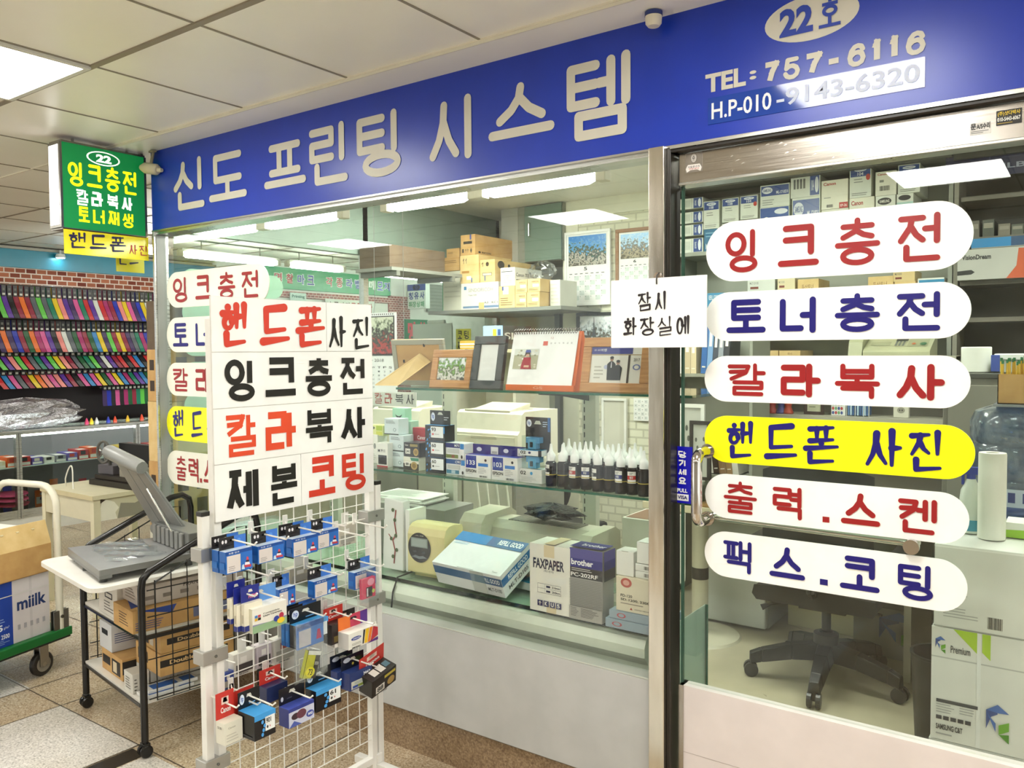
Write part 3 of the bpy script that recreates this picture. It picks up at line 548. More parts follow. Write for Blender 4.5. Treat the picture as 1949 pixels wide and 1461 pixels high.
# ------------------------------------------------------------------ pill signs on the glass
RED, BLU = '#9e1d20|0.35', '#1a1274|0.35'
def pill_sign(name, label, px, top, bot, xs, text, Y, bg, fg, brush=False, group=None):
    """px = (left end, right end, column where top and bottom were read)."""
    z0, z1 = P(px[2], bot, Y=Y)[2], P(px[2], top, Y=Y)[2]; m = (top+bot)/2
    x0 = P(px[0], m, Y=Y)[0]; x1 = P(px[1], m-.0*px[1], Y=Y)[0]; w, h = x1-x0, z1-z0
    g = G(); r = h/2; pts = [(w-r+r*math.cos(a), r+r*math.sin(a)) for a in [-math.pi/2+math.pi*i/20 for i in range(21)]]+[(r+r*math.cos(a), r+r*math.sin(a)) for a in [math.pi/2+math.pi*i/20 for i in range(21)]]
    g.prism(pts, 'y', 0, .003, bg, '#d6ebdd' if bg[1] != 'f' or bg != '#ffff12|0.3' else '#d6ebdd')
    fpts = [(r+(a-r)*1.0, b) for a, b in pts]; pl = g.pl((0, 0, 0), (w, 0, 0), (0, 0, h), .0006); pl.pill(0, 0, 1, 1, bg, 1); pl.pill(.004, .018, .996, .982, bg, 1.3)
    pl = g.pl((0, 0, 0), (w, 0, 0), (0, 0, h), .0012)
    for (l, rr_), ch in zip(xs, text):
        a0, a1 = (P(l, m, Y=Y)[0]-x0)/w, (P(rr_, m, Y=Y)[0]-x0)/w
        if ch == '.': pl.R(a0, .16, a1, .28, fg, 2)
        else: pl.H(a0, .14 if not brush else .12, a1, .84 if not brush else .88, fg, ch, (.0145 if text[1] in '력스' else .0165) if not brush else .0155, 'round', brush, slant=.1 if brush else 0)
    return tag(g.build(name, None, (x0, Y-.0035, z0)), label, 'sign', group)
A4 = [(1381, 1448), (1482, 1560), (1590, 1676), (1708, 1797)]
PILLS = [('잉크충전', 422, 536, (1345, 1853), A4, '#fdfdfb|0.3', RED, False, 'large white pill sign reading 잉크충전 in red, topmost on the glass door'),
 ('토너충전', 556, 649, (1344, 1849), [(1384, 1459), (1484, 1560), (1590, 1676), (1706, 1797)], '#fdfdfb|0.3', BLU, False, 'white pill sign reading 토너충전 in blue on the glass door'),
 ('칼라복사', 677, 764, (1342, 1848), [(1385, 1460), (1486, 1565), (1590, 1676), (1706, 1801)], '#fdfdfb|0.3', RED, False, 'white pill sign reading 칼라복사 in red on the glass door'),
 ('핸드폰사진', 791, 880, (1342, 1857), [(1384, 1437), (1456, 1521), (1530, 1600), (1645, 1722), (1730, 1801)], '#ffff12|0.3', BLU, True, 'yellow pill sign with blue brush letters on the glass door'),
 ('출력.스켄', 902, 986, (1343, 1846), [(1379, 1442), (1471, 1532), (1567, 1580), (1602, 1677), (1709, 1786)], '#fdfdfb|0.3', RED, False, 'white pill sign reading 출력.스켄 in red below the yellow one on the door'),
 ('팩스.코팅', 1012, 1098, (1342, 1843), [(1377, 1435), (1466, 1534), (1562, 1577), (1600, 1676), (1709, 1783)], '#fdfdfb|0.3', BLU, False, 'white pill sign reading 팩스.코팅 in blue, lowest on the glass door')]
for tx, t, b, ends, xs, bg, fg, br, lab in PILLS: pill_sign('pill_sign', lab, (*ends, 1390), t, b, xs, tx, YD, bg, fg, br, 'pill signs on the door')
WX = [(331, 360), (374, 403), (417, 450), (462, 496)]
for tx, t, b, xs, bg, fg, br, lab in (('잉크충전', 517, 585, WX, '#f4f3e4|0.3', RED, False, 'white pill sign reading 잉크충전 in red, topmost on the window'),
 ('토너충전', 604, 670, WX, '#f4f3e4|0.3', BLU, False, 'white pill sign with blue letters on the window, half behind the rack board'),
 ('칼라복사', 690, 753, WX, '#f4f3e4|0.3', RED, False, 'third white pill sign on the window, red letters, half behind the rack board'),
 ('핸드폰사진', 773, 838, [(331, 352), (366, 388), (396, 422), (440, 468), (474, 500)], '#ffff12|0.3', BLU, True, 'yellow pill sign with brush letters on the window behind the rack board'),
 ('출력.스켄', 858, 922, [(337, 357), (361, 381), (382, 386), (389, 408), (412, 436)], '#f4f3e4|0.3', RED, False, 'lowest white pill sign on the window, red letters, behind the rack board')):
    pill_sign('pill_sign', lab, (319, 514, 345), t, b, xs, tx, YG, bg, fg, br, 'pill signs on the window')
# blank pale green pills on the side glass
for i, (t, b) in enumerate(((517, 600), (612, 690), (680, 745), (765, 830), (845, 900))):
    z0 = 1.795-i*.155; y0 = .14; h = .125; w = .62
    g = G(); r = h/2; pts = [(y0+w-r+r*math.cos(a), z0+r+r*math.sin(a)) for a in [-math.pi/2+math.pi*k/16 for k in range(17)]]+[(y0+r+r*math.cos(a), z0+r+r*math.sin(a)) for a in [math.pi/2+math.pi*k/16 for k in range(17)]]
    g.prism(pts, 'x', -3.688, -3.685, '#cfe6d6|0.3')
    tag(g.build('pill_sign'), 'pale green blank pill on the side glass, %s from the top' % ('first', 'second', 'third', 'fourth', 'fifth')[i], 'sign', 'pale pills on the side glass')
# hanging notice: back in a moment
YN = -.05
x0, x1, z0, z1 = fr(1163, 662, 1345, 534, YN)
nt_ = thing('hanging_notice', 'white notice board with black brush letters hanging from a hook on the steel post', 'notice', (x0, YN, z0))
g = G(); g.box(0, x1-x0, 0, .005, 0, z1-z0, '#f6f6f4|0.35'); pl = fbx(g, (x1-x0, .005, z1-z0), 'f')
fa = lambda p: (P(p, 600, Y=YN)[0]-x0)/(x1-x0)
for l, r, t, b, ch in ((1214, 1241, .80, .53, '잠'), (1246, 1271, .80, .53, '시'), (1187, 1213, .44, .17, '화'), (1218, 1247, .44, .17, '장'), (1251, 1281, .44, .17, '실'), (1287, 1313, .44, .17, '에')):
    pl.H(fa(l), b, fa(r), t, '#1c1216', ch, .0072, 'round', True, 2, .1)
g.build('board', nt_, bev=.001)
g = G(); hx = (P(1250, 530, Y=YN)[0]-x0); h = z1-z0; g.tube([(hx, -.001, h-.018), (hx+.001, -.004, h-.006), (hx-.002, .006, h+.008), (hx-.001, .018, h+.016)], .0022, '#3b3530|0.3', 8); g.build('string_loop', nt_)
q = P(1250, 521, Y=-.03); hk = thing('suction_hook', 'small brown suction hook on the steel post above the hanging notice', 'hook', (q[0], -.0205, q[2]-.008))
g = G(); g.lathe([(.014, 0), (.013, -.004), (.006, -.008), (.004, -.012)], '#8a7868|0.25', (0, 0, 0), 18, 'y'); g.build('cup', hk, smooth=True)
g = G(); g.tube([(0, -.01, -.002), (0, -.016, -.016), (0, -.022, -.02), (0, -.027, -.012)], .0025, '#7a6a5c|0.25', 8); g.build('hook', hk)
# ------------------------------------------------------------------ display ledge behind the window
ZC = 0.612
g = G(); prof = [(.115, .40), (.115, .50), (.105, .515), (.09, .53), (.088, .56), (.1, .585), (.125, .597), (.32, .597), (.32, .40)]
g.prism(prof, 'x', -3.64, -1.14, '#d5dbc9|0.3', '#cfd8c8'); struct('trim_3', g)
YE = P(1345, 1250, X=-1.03)[1]-.4
dc = thing('display_counter', 'low white display counter with a glass top inside the window', 'counter', (-2.4, .4, 0))
g = G(); g.box(-1.24, 1.26, -.28, -.085, .02, .4, '#d9dccd|0.4'); g.box(-1.24, .95, -.085, .22, .02, ZC-.015, '#d9dccd|0.4'); g.build('base', dc)
g = G(); g.box(-1.25, 1.355, -.29, -.08, ZC-.014, ZC, 'shelfglass'); g.box(-1.25, .96, -.08, .23, ZC-.014, ZC, 'shelfglass'); g.box(-1.25, 1.355, -.2905, -.289, ZC-.014, ZC, '#14221c|0.2'); g.build('glass_top', dc)
g = G(); g.box(1.366, 1.372, -.29, YE, .012, ZC+.05, 'caseglass'); g.box(1.364, 1.3655, -.29, YE, .012, ZC+.05, '#c6d6ca|0.2'); g.box(1.364, 1.374, YE-.003, YE+.002, .012, ZC+.05, 'glassedge'); g.build('end_panel', dc)
# glass shelves on slotted uprights
S1 = P(754, 737, Y=.13)[2]; S2 = P(710, 891, Y=.13)[2]
UPX = (-3.1, P(852, 850, Y=.58)[0], P(1121, 850, Y=.58)[0])
def glass_shelf(label, xl, xr, z):
    t = thing('glass_shelf', label, 'shelf', (xl, .13, z-.008))
    g = G(); L = xr-xl; g.box(0, L, 0, .44, 0, .008, 'shelfglass'); g.box(0, L, -.0015, 0, 0, .008, 'glassedge'); g.build('glass_plate', t)
    for x in UPX:
        if x < xl: continue
        g = G(); g.prism([(.1, -.001), (.445, -.001), (.445, -.05), (.41, -.045), (.25, -.022), (.1, -.01)], 'x', x-xl-.004, x-xl+.004, '#3c3d3a|0.4'); g.build('bracket', t)
xs1 = P(754, 737, Y=.13)[0]
glass_shelf('upper glass shelf in the window holding the picture frames', xs1, -1.0, S1)
glass_shelf('lower glass shelf in the window holding ink boxes and bottles', -2.95, -1.0, S2)
for x, nm in zip(UPX, ('behind the rack board', 'behind the tall ink boxes', 'behind the ink bottles')):
    g = G(); g.box(-.03, .03, 0, .03, 0, 1.42-ZC, '#c2c5b4|0.4')
    pl = g.pl((-.03, 0, 0), (.06, 0, 0), (0, 0, 1.42-ZC))
    for i in range(24): pl.R(.12, .02+i/24.5, .2, .045+i/24.5, '#23241f')
    tag(g.build('slotted_upright', None, (x, .58, ZC)), 'grey slotted shelf upright in the window, %s' % nm, 'shelf upright', 'slotted uprights')
# ------------------------------------------------------------------ frames on the upper shelf
def lean_frame(name, label, l, b, r, t, Y, wd, mt, inside, fw, back=False, lean=math.radians(12), rz=0):
    p = P(l, b, Y=Y); x1 = P(r, b, Y=Y)[0]; w = x1-p[0]; h = (P(l, t, Y=Y+.035)[2]-S1)/math.cos(lean)
    o = thing(name, label, 'picture frame', (p[0], Y, S1+.001), rz, 'frames on the upper shelf'); o.rotation_euler = (-lean, 0, rz)
    g = G(); fo = .012
    for q in ((0, 0, w, fw), (0, h-fw, w, h), (0, fw, fw, h-fw), (w-fw, fw, w, h-fw)): g.box(q[0], q[2], -.0, .018, q[1], q[3], mt)
    g.build('frame', o, bev=.0025)
    g = G(); g.box(fw, w-fw, .006, .012, fw, h-fw, inside); ph = g.build('photo', o)
    return o, w, h, fw, ph
lean_frame('picture_frame', 'light wood picture frame with a garden photo on the upper shelf', 816, 738, 892, 666, .19, 0, 'wood', 'ph_garden', .03)
o, w, h, fw, _ = lean_frame('picture_frame', 'dark grey picture frame with a blank white insert on the upper shelf', 892, 740, 952, 640, .175, 0, '#3b3f41|0.4', '#f1f2f0', .032)

o, w, h, fw, ph = lean_frame('picture_frame', 'wide light wood frame with a photo of two people in dark suits', 1102, 747, 1231, 643, .165, 0, 'wood', '#eceae2', .032)
g = G(); pl = g.pl((fw, .0055, fw), (w-2*fw, 0, 0), (0, 0, h-2*fw))
pl.R(0, .8, .82, 1, '#3a3f8c'); pl.T(.05, .87, .3, .95, '#e8e8f0', 'ㅇㅇ여행', .01); pl.R(0, .765, 1, .79, '#b9a27c'); pl.R(.74, 0, .78, .78, '#3a2a22'); pl.T(.85, .6, .97, .68, '#4a3a36', '2017', .01); pl.E(.84, .36, .99, .52, '#7a86b8', 1); pl.E(.87, .39, .96, .49, '#eceae2', 1.5)
for x, hh in ((.42, .72), (.55, .62)):
    pl.E(x-.035, hh-.12, x+.035, hh, '#a8806a'); pl.poly([(x-.07, .08), (x+.07, .08), (x+.085, hh-.2), (x+.03, hh-.12), (x-.03, hh-.12), (x-.085, hh-.2)], '#1b1b1f', 1.5); pl.E(x-.038, hh-.06, x+.038, hh+.02, '#1a1412', 1.2)
pl.poly([(.41, .42), (.43, .42), (.425, .58), (.415, .58)], '#e8e8ee', 2); pl.lines(.08, .1, .28, .5, '#b8b4a8', 4); pl.E(.27, .38, .36, .5, '#c0c4dc', 1)
g.build('print', o)
# frame seen from behind with its easel strut
p = P(757, 736, Y=.275); pr = P(836, 738, Y=.275)
o = thing('picture_frame', 'pale picture frame turned around, showing its brown back and easel strut', 'picture frame', (p[0]-.01, .275, S1+.001), .12, 'frames on the upper shelf'); o.rotation_euler = (math.radians(10), 0, .12)
g = G(); w = pr[0]-p[0]+.03; h = .19
for q in ((0, 0, w, .022), (0, h-.022, w, h), (0, .022, .022, h-.022), (w-.022, .022, w, h-.022)): g.box(q[0], q[2], 0, .016, q[1], q[3], '#a9a795|0.5', t='#d2b184')
g.build('frame', o, bev=.002)
g = G(); g.box(.02, w-.02, .003, .008, .02, h-.02, 'cardboard')
for a in ((w*.62, h-.03), (w*.2, h*.5), (w*.7, .03)): g.box(a[0], a[0]+.006, -.001, .004, a[1], a[1]+.012, '#2c241c')
g.build('backing_board', o)
g = G(); g.hexa([(-.03, -.1, .02), (.085, -.1, .02), (.085, -.095, .024), (-.03, -.095, .024), (w*.55, -.006, h*.7), (w*.74, -.006, h*.52), (w*.74, -.001, h*.53), (w*.55, -.001, h*.71)], 'cardboard_pale'); g.build('easel_strut', o)
# desk calendar
p = P(963, 742, Y=.15); x1 = P(1092, 744, Y=.15)[0]; w = x1-p[0]; h = .205
o = thing('desk_calendar', 'white desk calendar on an orange easel with a photo of a woman in red', 'calendar', (p[0], .15, S1+.001))
tp = (.062, h)
g = G(); g.hexa([(0, .004, 0), (w, .004, 0), (w, .125, 0), (0, .125, 0), (0, .056, h), (w, .056, h), (w, .068, h), (0, .068, h)], '#e8722c|0.4'); g.box(0, w, -.002, .004, 0, .02, '#e8722c|0.4'); pl = g.pl((0, -.0022, 0), (w, 0, 0), (0, 0, .02)); pl.T(.42, .3, .56, .75, '#f6b088', 'GS', .02); g.build('easel', o)
g = G(); u = np.array((w*.96, 0, 0)); v = np.array((0, .053, h-.018)); o0 = np.array((.002, -.001, .018)); pl = g.pl(o0, u, v, .001)
g.hexa([tuple(o0), tuple(o0+u), tuple(o0+u+(0, .002, 0)), tuple(o0+(0, .002, 0)), tuple(o0+v), tuple(o0+u+v), tuple(o0+u+v+(0, .002, 0)), tuple(o0+v+(0, .002, 0))], '#fbfbfa')
pl.R(.06, .3, .44, .68, '#b9b79a'); pl.R(.06, .56, .44, .68, '#dfe3da', 1.5)
for i in range(24): rr = random.Random(i); a, b = rr.uniform(.07, .4), rr.uniform(.32, .64); pl.E(a, b, a+.04, b+.035, rr.choice(['#dcd8c4', '#9a9c7c', '#c9c6b0', '#f0eee4']), 1.8, 8)
pl.poly([(.19, .3), (.36, .3), (.34, .42), (.33, .52), (.22, .52), (.2, .42)], '#a82c3c', 2.2); pl.E(.245, .53, .31, .61, '#d8ac92', 2.4); pl.poly([(.23, .52), (.24, .62), (.31, .62), (.325, .5), (.3, .58), (.26, .58)], '#3a2622', 2.5); pl.poly([(.235, .61), (.245, .66), (.31, .66), (.325, .61)], '#4a5aa8', 2.6); pl.R(.24, .33, .32, .37, '#dcb49c', 2.6)
pl.R(.49, .74, .56, .82, '#e0604c')
for i, ch in enumerate('월화수목금토'): pl.T(.6+i*.062, .765, .625+i*.062, .795, '#5a5a5a', ch, .0)
pl.T(.6, .86, .64, .9, '#c8a8a0', '12', .01)
for k in range(26): a = .02+k*.0375; pl.R(a, .955, a+.014, .985, '#5a504c', 2)
g.build('page_block', o)
g = G()
for k in range(26): a = .004+k*.0375*w; g.tube([(a, .052, h-.008), (a, .05, h+.006), (a, .062, h+.012), (a, .074, h+.002), (a, .072, h-.01)], .0013, '#7a7672|0.3|1', 6)
g.build('spiral_binding', o)
# ------------------------------------------------------------------ goods on the lower glass shelf
NAVY, INKB, WHT, BLK = '#1d2a78|0.3', '#1c6fc4|0.3', '#eeece4|0.35', '#15161c|0.25'
GI = 'ink boxes on the lower glass shelf'
def sbox(label, px, body, decs=(), Y=.17, d=.055, z=None, name='ink_box', **kw): return cpx(name, label, px, Y, d, body, decs, GI, z=(S2+.001) if z is None else z, **kw)
def pz(l, y, Y): return P(l, y, Y=Y)[2]
PALE = '#d5e2e4|0.35'
def palebox(f='#c4d8cc'): return [('f', 'L', .12, .68, .8, .9, '#3a4448', 3), ('f', 'R', 0, 0, 1, .06, '#2c3430'), ('f', 'E', .62, .2, .84, .42, '#8fa2a8'), ('f', 'E', .66, .24, .8, .38, PALE)]
Ya = .2
zs = [S2+.001, pz(742, 857, Ya), pz(742, 824, Ya)]; pw = fr(741, 890, 768, 858, Ya); ph = zs[1]-zs[0]-.001
for i, (l, nm) in enumerate(((741, 'lowest'), (741, 'second'), (732, 'topmost'))):
    x = P(l, 850, Y=Ya)[0]; carton('ink_box', 'pale blue-white ink box, %s of the stack of three beside the rack board' % nm, 'box', (pw[1]-pw[0], .06, ph), PALE, palebox(), (x, Ya, zs[0]+i*(ph+.001)), 0, GI)
x0, x1, z0, z1 = fr(748, 824, 771, 792, Ya+.005)
carton('ink_box', 'mint green ink box standing on the stack of pale boxes', 'box', (x1-x0, .05, .064), '#b6dcc2|0.4', [('f', 'E', .3, .55, .75, .8, '#2b3a34'), ('f', 'E', .34, .62, .7, .84, '#b6dcc2'), ('f', 'L', .15, .2, .8, .4, '#7fae94', 3)], (P(757, 800, Y=Ya)[0]+.03, Ya+.01, zs[0]+3*(ph+.001)), 0, GI) if False else None
sbox('white ink box with a black label and red foot beside the rack board', (718, 887, 738, 842), WHT, [('f', 'R', .12, .12, .9, .5, BLK), ('f', 'B', .25, .16, .8, .3), ('f', 'T', .1, .62, .75, .74, '#2a2a2a', 'M F11', .02), ('f', 'R', 0, 0, 1, .07, '#a8242a')], Y=.17)
sbox('white ink box with grey print at the far end of the lower shelf', (704, 886, 719, 826), '#f1efe6|0.35', [('f', 'E', .5, .5, .8, .7, '#8d8f8a'), ('f', 'L', .2, .1, .8, .35, '#b5b5ad', 4)], Y=.24)
sbox('lime and white ink box stacked at the far end of the lower shelf', (706, 843, 729, 808), '#e3e79a|0.35', [('f', 'R', .45, .5, .95, .95, '#b9cf3a'), ('f', 'R', .45, .08, .95, .42, '#d8dc52'), ('f', 'E', .1, .6, .35, .85, '#54604a')], Y=.245, z=pz(708, 828, .245), d=.05)
x0, x1, z0, z1 = fr(748, 800, 769, 776, .26)
sbox('mint green ink box upright behind the pale stack', (757, 888, 782, 800), '#b7dcc4|0.4', [('f', 'L', .15, .5, .8, .8, '#8fbfa4', 5)], Y=.28, d=.05)
sbox('small mint green ink box with a dark smile mark, on the green box', (747, 800, 771, 776), '#a9dcbc|0.4', [('f', 'E', .25, .2, .75, .8, '#26342c'), ('f', 'E', .22, .35, .78, .95, '#a9dcbc')], Y=.28, z=pz(757, 800, .28)+.001, d=.04)
gold = [('f', 'E', .62, .08, .95, .62, '#b89a5a'), ('f', 'E', .68, .2, .89, .5, '#8f7440')]
bb = sbox('black and gold ink box with a green band, lower of two on the shelf', (768, 894, 797, 868), '#e4e0d0|0.35', [('f', 'R', 0, 0, 1, .5, '#2a2620'), ('f', 'P', '#1f7a5c', [(.45, .95), (1, .95), (1, .72), (.52, .72)]), ('f', 'R', .1, .3, .42, .62, '#f2efe6'), ('f', 'T', .16, .36, .36, .56, '#1c1c1c', '88', .03), ('f', 'E', .5, .06, .92, .66, '#b59b62'), ('f', 'E', .58, .18, .84, .54, '#8c7444')], d=.07)
zt = S2+.001+bb.data.vertices[4].co.z
sbox('black ink box with a gold seal and number 241, upper of two on the shelf', (769, 866, 798, 841), '#1f1a22|0.3', [('f', 'R', .4, .72, .9, .9, '#9c8a52'), ('f', 'R', .1, .2, .42, .56, '#efece2'), ('f', 'T', .14, .28, .38, .48, '#1c1c1c', '241', .03), *gold, ('f', 'T', .08, .76, .3, .88, '#e0dcd0', 'Canon', .01)], z=zt+.001, d=.07)
sbox('red card-backed ink pack standing behind the black and gold boxes', (786, 880, 812, 813), '#b3202c|0.35', [('f', 'T', .35, .70, .95, .80, '#f4e4e0', 'Canon', .03), ('f', 'L', .45, .58, .85, .64, '#f0d8d4', 1)], Y=.27, d=.03)
def drops(pl, seed, m1='#4da3ea', a0=0, a1=.3, n=7):
    r = random.Random(seed)
    for i in range(n): a, b = r.uniform(a0, a1), r.uniform(.02, .85); s = r.uniform(.03, .07); pl.poly([(a, b), (a+s*.8, b-.02), (a+s*1.3, b+s), (a+s, b+s*2.6), (a+s*.3, b+s*1.6)], m1, 1.2)
def hp_logo(pl, a0, b0, a1, b1, bg='#e8eef8', fg='#1b4fa8'):
    pl.E(a0, b0, a1, b1, bg, 2); pl.T(a0+(a1-a0)*.22, b0+(b1-b0)*.16, a0+(a1-a0)*.8, b1-(b1-b0)*.14, fg, 'hp', .01, 3)
x0, x1, z0, z1 = fr(810, 902, 847, 866, .165); hw = x1-x0; hh = (pz(810, 808, .165)-S2)/3-.001
for i, (num, nm, sub) in enumerate((('60', 'lowest', '#151515'), ('60', 'middle', '#d43c3c'), ('93', 'topmost', '#d43c3c'))):
    t = thing('ink_pack', 'black ink pack with blue drops and number %s, %s of the tall stack' % (num, nm), 'ink pack', (x0, .165, S2+.001+i*(hh+.001)), 0, GI)
    g = G(); g.box(0, hw, 0, .06, 0, hh, BLK, t='#3f97d8'); pl = fbx(g, (hw, .06, hh), 'f')
    drops(pl, i+4); pl.R(.3, .22, .93, .92, '#f1f2f2', 1.3); pl.T(.34, .62, .56, .85, '#161616', num, .03); pl.E(.36, .38, .46, .5, sub, 2); pl.lines(.5, .4, .85, .5, '#9a9a9a', 1, 2)
    if i == 2: pl.R(.94, .5, 1, .9, '#2f86c8', 1.4)
    g.build('carton', t, bev=.001)
    if i == 2:
        g = G(); g.box(0, hw*1.02, .03, .032, hh, hh+.055, '#17181d|0.3'); pl = g.pl((0, .03, hh), (hw*1.02, 0, 0), (0, 0, .055)); hp_logo(pl, .06, .25, .26, .85); pl.poly([(.38, .7), (.45, .88), (.58, .88), (.66, .7)], '#c9ccbe', 1); pl.lines(.7, .3, .95, .6, '#d8dce0', 2); g.build('hang_tab', t)
def hpx(l, b, r, t, Y): return fr(l, b, r, t, Y)
m2 = sbox('blue and white ink box marked C90, lower of two on the shelf', (849, 905, 885, 873), '#e9eaec|0.35', [('f', 'R', 0, .72, .78, 1, '#22508e'), ('f', 'R', .8, .66, 1, 1, '#2f86d0'), ('f', 'T', .5, .78, .75, .94, '#eef2f6', 'C90', .02), ('f', 'R', .1, .38, .76, .66, '#c8cac8'), ('f', 'R', .04, .08, .7, .32, '#44809c'), ('f', 'R', .3, .1, .5, .3, '#b4ccd8'), ('f', 'E', .84, .08, .94, .3, '#1c1c1c')], d=.06)
sbox('navy and white ink box marked M75, upper of two on the shelf', (848, 872, 883, 842), '#e9eaec|0.35', [('f', 'R', 0, .72, .78, 1, '#222a74'), ('f', 'R', .8, .66, 1, 1, '#2f86d0'), ('f', 'T', .5, .78, .75, .94, '#eef2f6', 'M75', .02), ('f', 'R', .1, .38, .76, .66, '#c8cac8'), ('f', 'R', .04, .08, .7, .3, '#6f7c3a'), ('f', 'R', .35, .1, .5, .28, '#8a4a3a'), ('f', 'E', .84, .08, .94, .3, '#1c1c1c')], z=S2+.002+m2.data.vertices[4].co.z, d=.06)
x0, x1, z0, z1 = fr(864, 845, 896, 823, .235)
g = G(); g.box(0, x1-x0, 0, .004, 0, z1-z0+.06, '#252a30|0.3'); pl = fbx(g, (x1-x0, .004, z1-z0+.06), 'f'); pl.R(.8, .5, 1, 1, '#3a86d4'); pl.E(.08, .78, .4, .94, '#c9d4e4'); pl.poly([(.35, .8), (.42, .88), (.6, .88), (.68, .8)], '#d6d9c8'); pl.E(.3, .5, .55, .7, '#c8cbb4'); g.box(0, x1-x0, .004, .04, 0, .05, '#23305e')
tag(g.build('ink_pack', None, (x0, .235, S2+.001)), 'dark hang card of an ink pack behind the M75 box', 'ink pack', GI)
for num, l, r, b, tp in (('133', 885, 934, 912, 864), ('103', 936, 985, 917, 868)):
    Y = .16; x0, x1, z0, z1 = fr(l, b, r, tp, Y); w, h = x1-x0, z1-S2-.001
    t = thing('ink_pack', 'white ink pack with a blue square reading %s and purple hang tab' % num, 'ink pack', (x0, Y, S2+.001), 0, GI)
    g = G(); g.box(0, w, 0, .06, 0, h, '#f0efec|0.35', t='#2a2f9c'); pl = fbx(g, (w, .06, h), 'f')
    pl.R(.04, .42, .45, .97, '#1f3f9e'); pl.T(.09, .56, .4, .76, '#f4f6fa', num, .02); pl.T(.05, .22, .45, .36, '#161616', 'EPSON', .02); pl.lines(.05, .14, .45, .2, '#a8a8a8', 1); pl.R(.52, .52, .9, .66, '#2679d0'); pl.E(.76, .74, .85, .86, '#26262a'); pl.lines(.52, .2, .85, .48, '#b5b5b5', 4); pl.bars(.56, .04, .88, .12)
    g.build('carton', t, bev=.001)
    for k in range(3):
        g = G(); g.box(.0+k*.012, w+k*.012, .05+k*.012, .052+k*.012, h-.01, h+.035-k*.002, '#27247c|0.3'); pl = g.pl((k*.012, .05+k*.012, h-.01), (w, 0, 0), (0, 0, .045))
        if k == 0: pl.E(.15, .4, .35, .75, '#e8e8f2'); pl.R(.7, .25, .98, .85, '#f0eee8'); pl.bars(.74, .3, .94, .5)
        g.build('hang_tab', t)
# twin blister pack
Y = .17; x0, x1, z0, z1 = fr(989, 922, 1031, 855, Y); w = x1-x0; zt = P(991, 793, Y=Y+.03)[2]
t = thing('ink_pack', 'pale blue double ink pack marked 02 with a tall dark hang card', 'ink pack', (x0, Y, S2+.001), 0, GI)
H = z1-S2
g = G(); g.box(.004, w+.014, .035, .038, H*.9, zt-S2, '#2b2b31|0.3'); pl = g.pl((.004, .035, H*.9), (w+.01, 0, 0), (0, 0, zt-S2-H*.9)); hp_logo(pl, .05, .72, .25, .93); pl.poly([(.35, .8), (.42, .9), (.58, .9), (.64, .8)], '#c6cabc'); pl.R(.9, .6, 1, 1, '#3c6fae'); pl.lines(.7, .72, .9, .9, '#c6d8ec', 3); g.build('hang_card', t)
g = G(); g.box(0, w, 0, .05, 0, H*.42, '#e9e8e4|0.35'); pl = g.pl((0, 0, 0), (w, 0, 0), (0, 0, H*.42)); pl.T(.05, .58, .3, .85, '#161616', '02', .02); pl.E(.48, .58, .6, .82, '#5aa8d8'); pl.lines(.08, .1, .8, .45, '#b8b8b4', 4); g.build('lower_carton', t, bev=.001)
g = G(); g.box(0, w, 0, .05, H*.82, H*1.0, '#f0f3f6|0.3', t='#66b8ea'); pl = g.pl((0, 0, H*.82), (w, 0, 0), (0, 0, H*.18)); pl.T(.05, .3, .3, .8, '#161616', '02', .02); pl.E(.4, .35, .52, .72, '#2a2a6a'); pl.R(.85, 0, 1, 1, '#1c1d2c'); pl.R(0, .9, 1, 1, '#4aa6e4'); g.build('upper_carton', t, bev=.001)
for z in (H*.44, H*1.02):
    g = G(); g.box(w*.35, w*.7, .004, .034, z, z+H*.3, '#6ab2e0|0.25'); g.box(w*.25, w*.85, .006, .034, z+H*.18, z+H*.36, '#5aa0d8|0.25'); g.box(w*.45, w*.58, .001, .006, z+H*.06, z+H*.22, '#2b3038'); g.build('cartridge', t, bev=.002)
    g = G(); g.box(w*.12, w*.92, -.001, .03, z-.002, z+H*.4, 'caseglass'); g.build('blister', t)
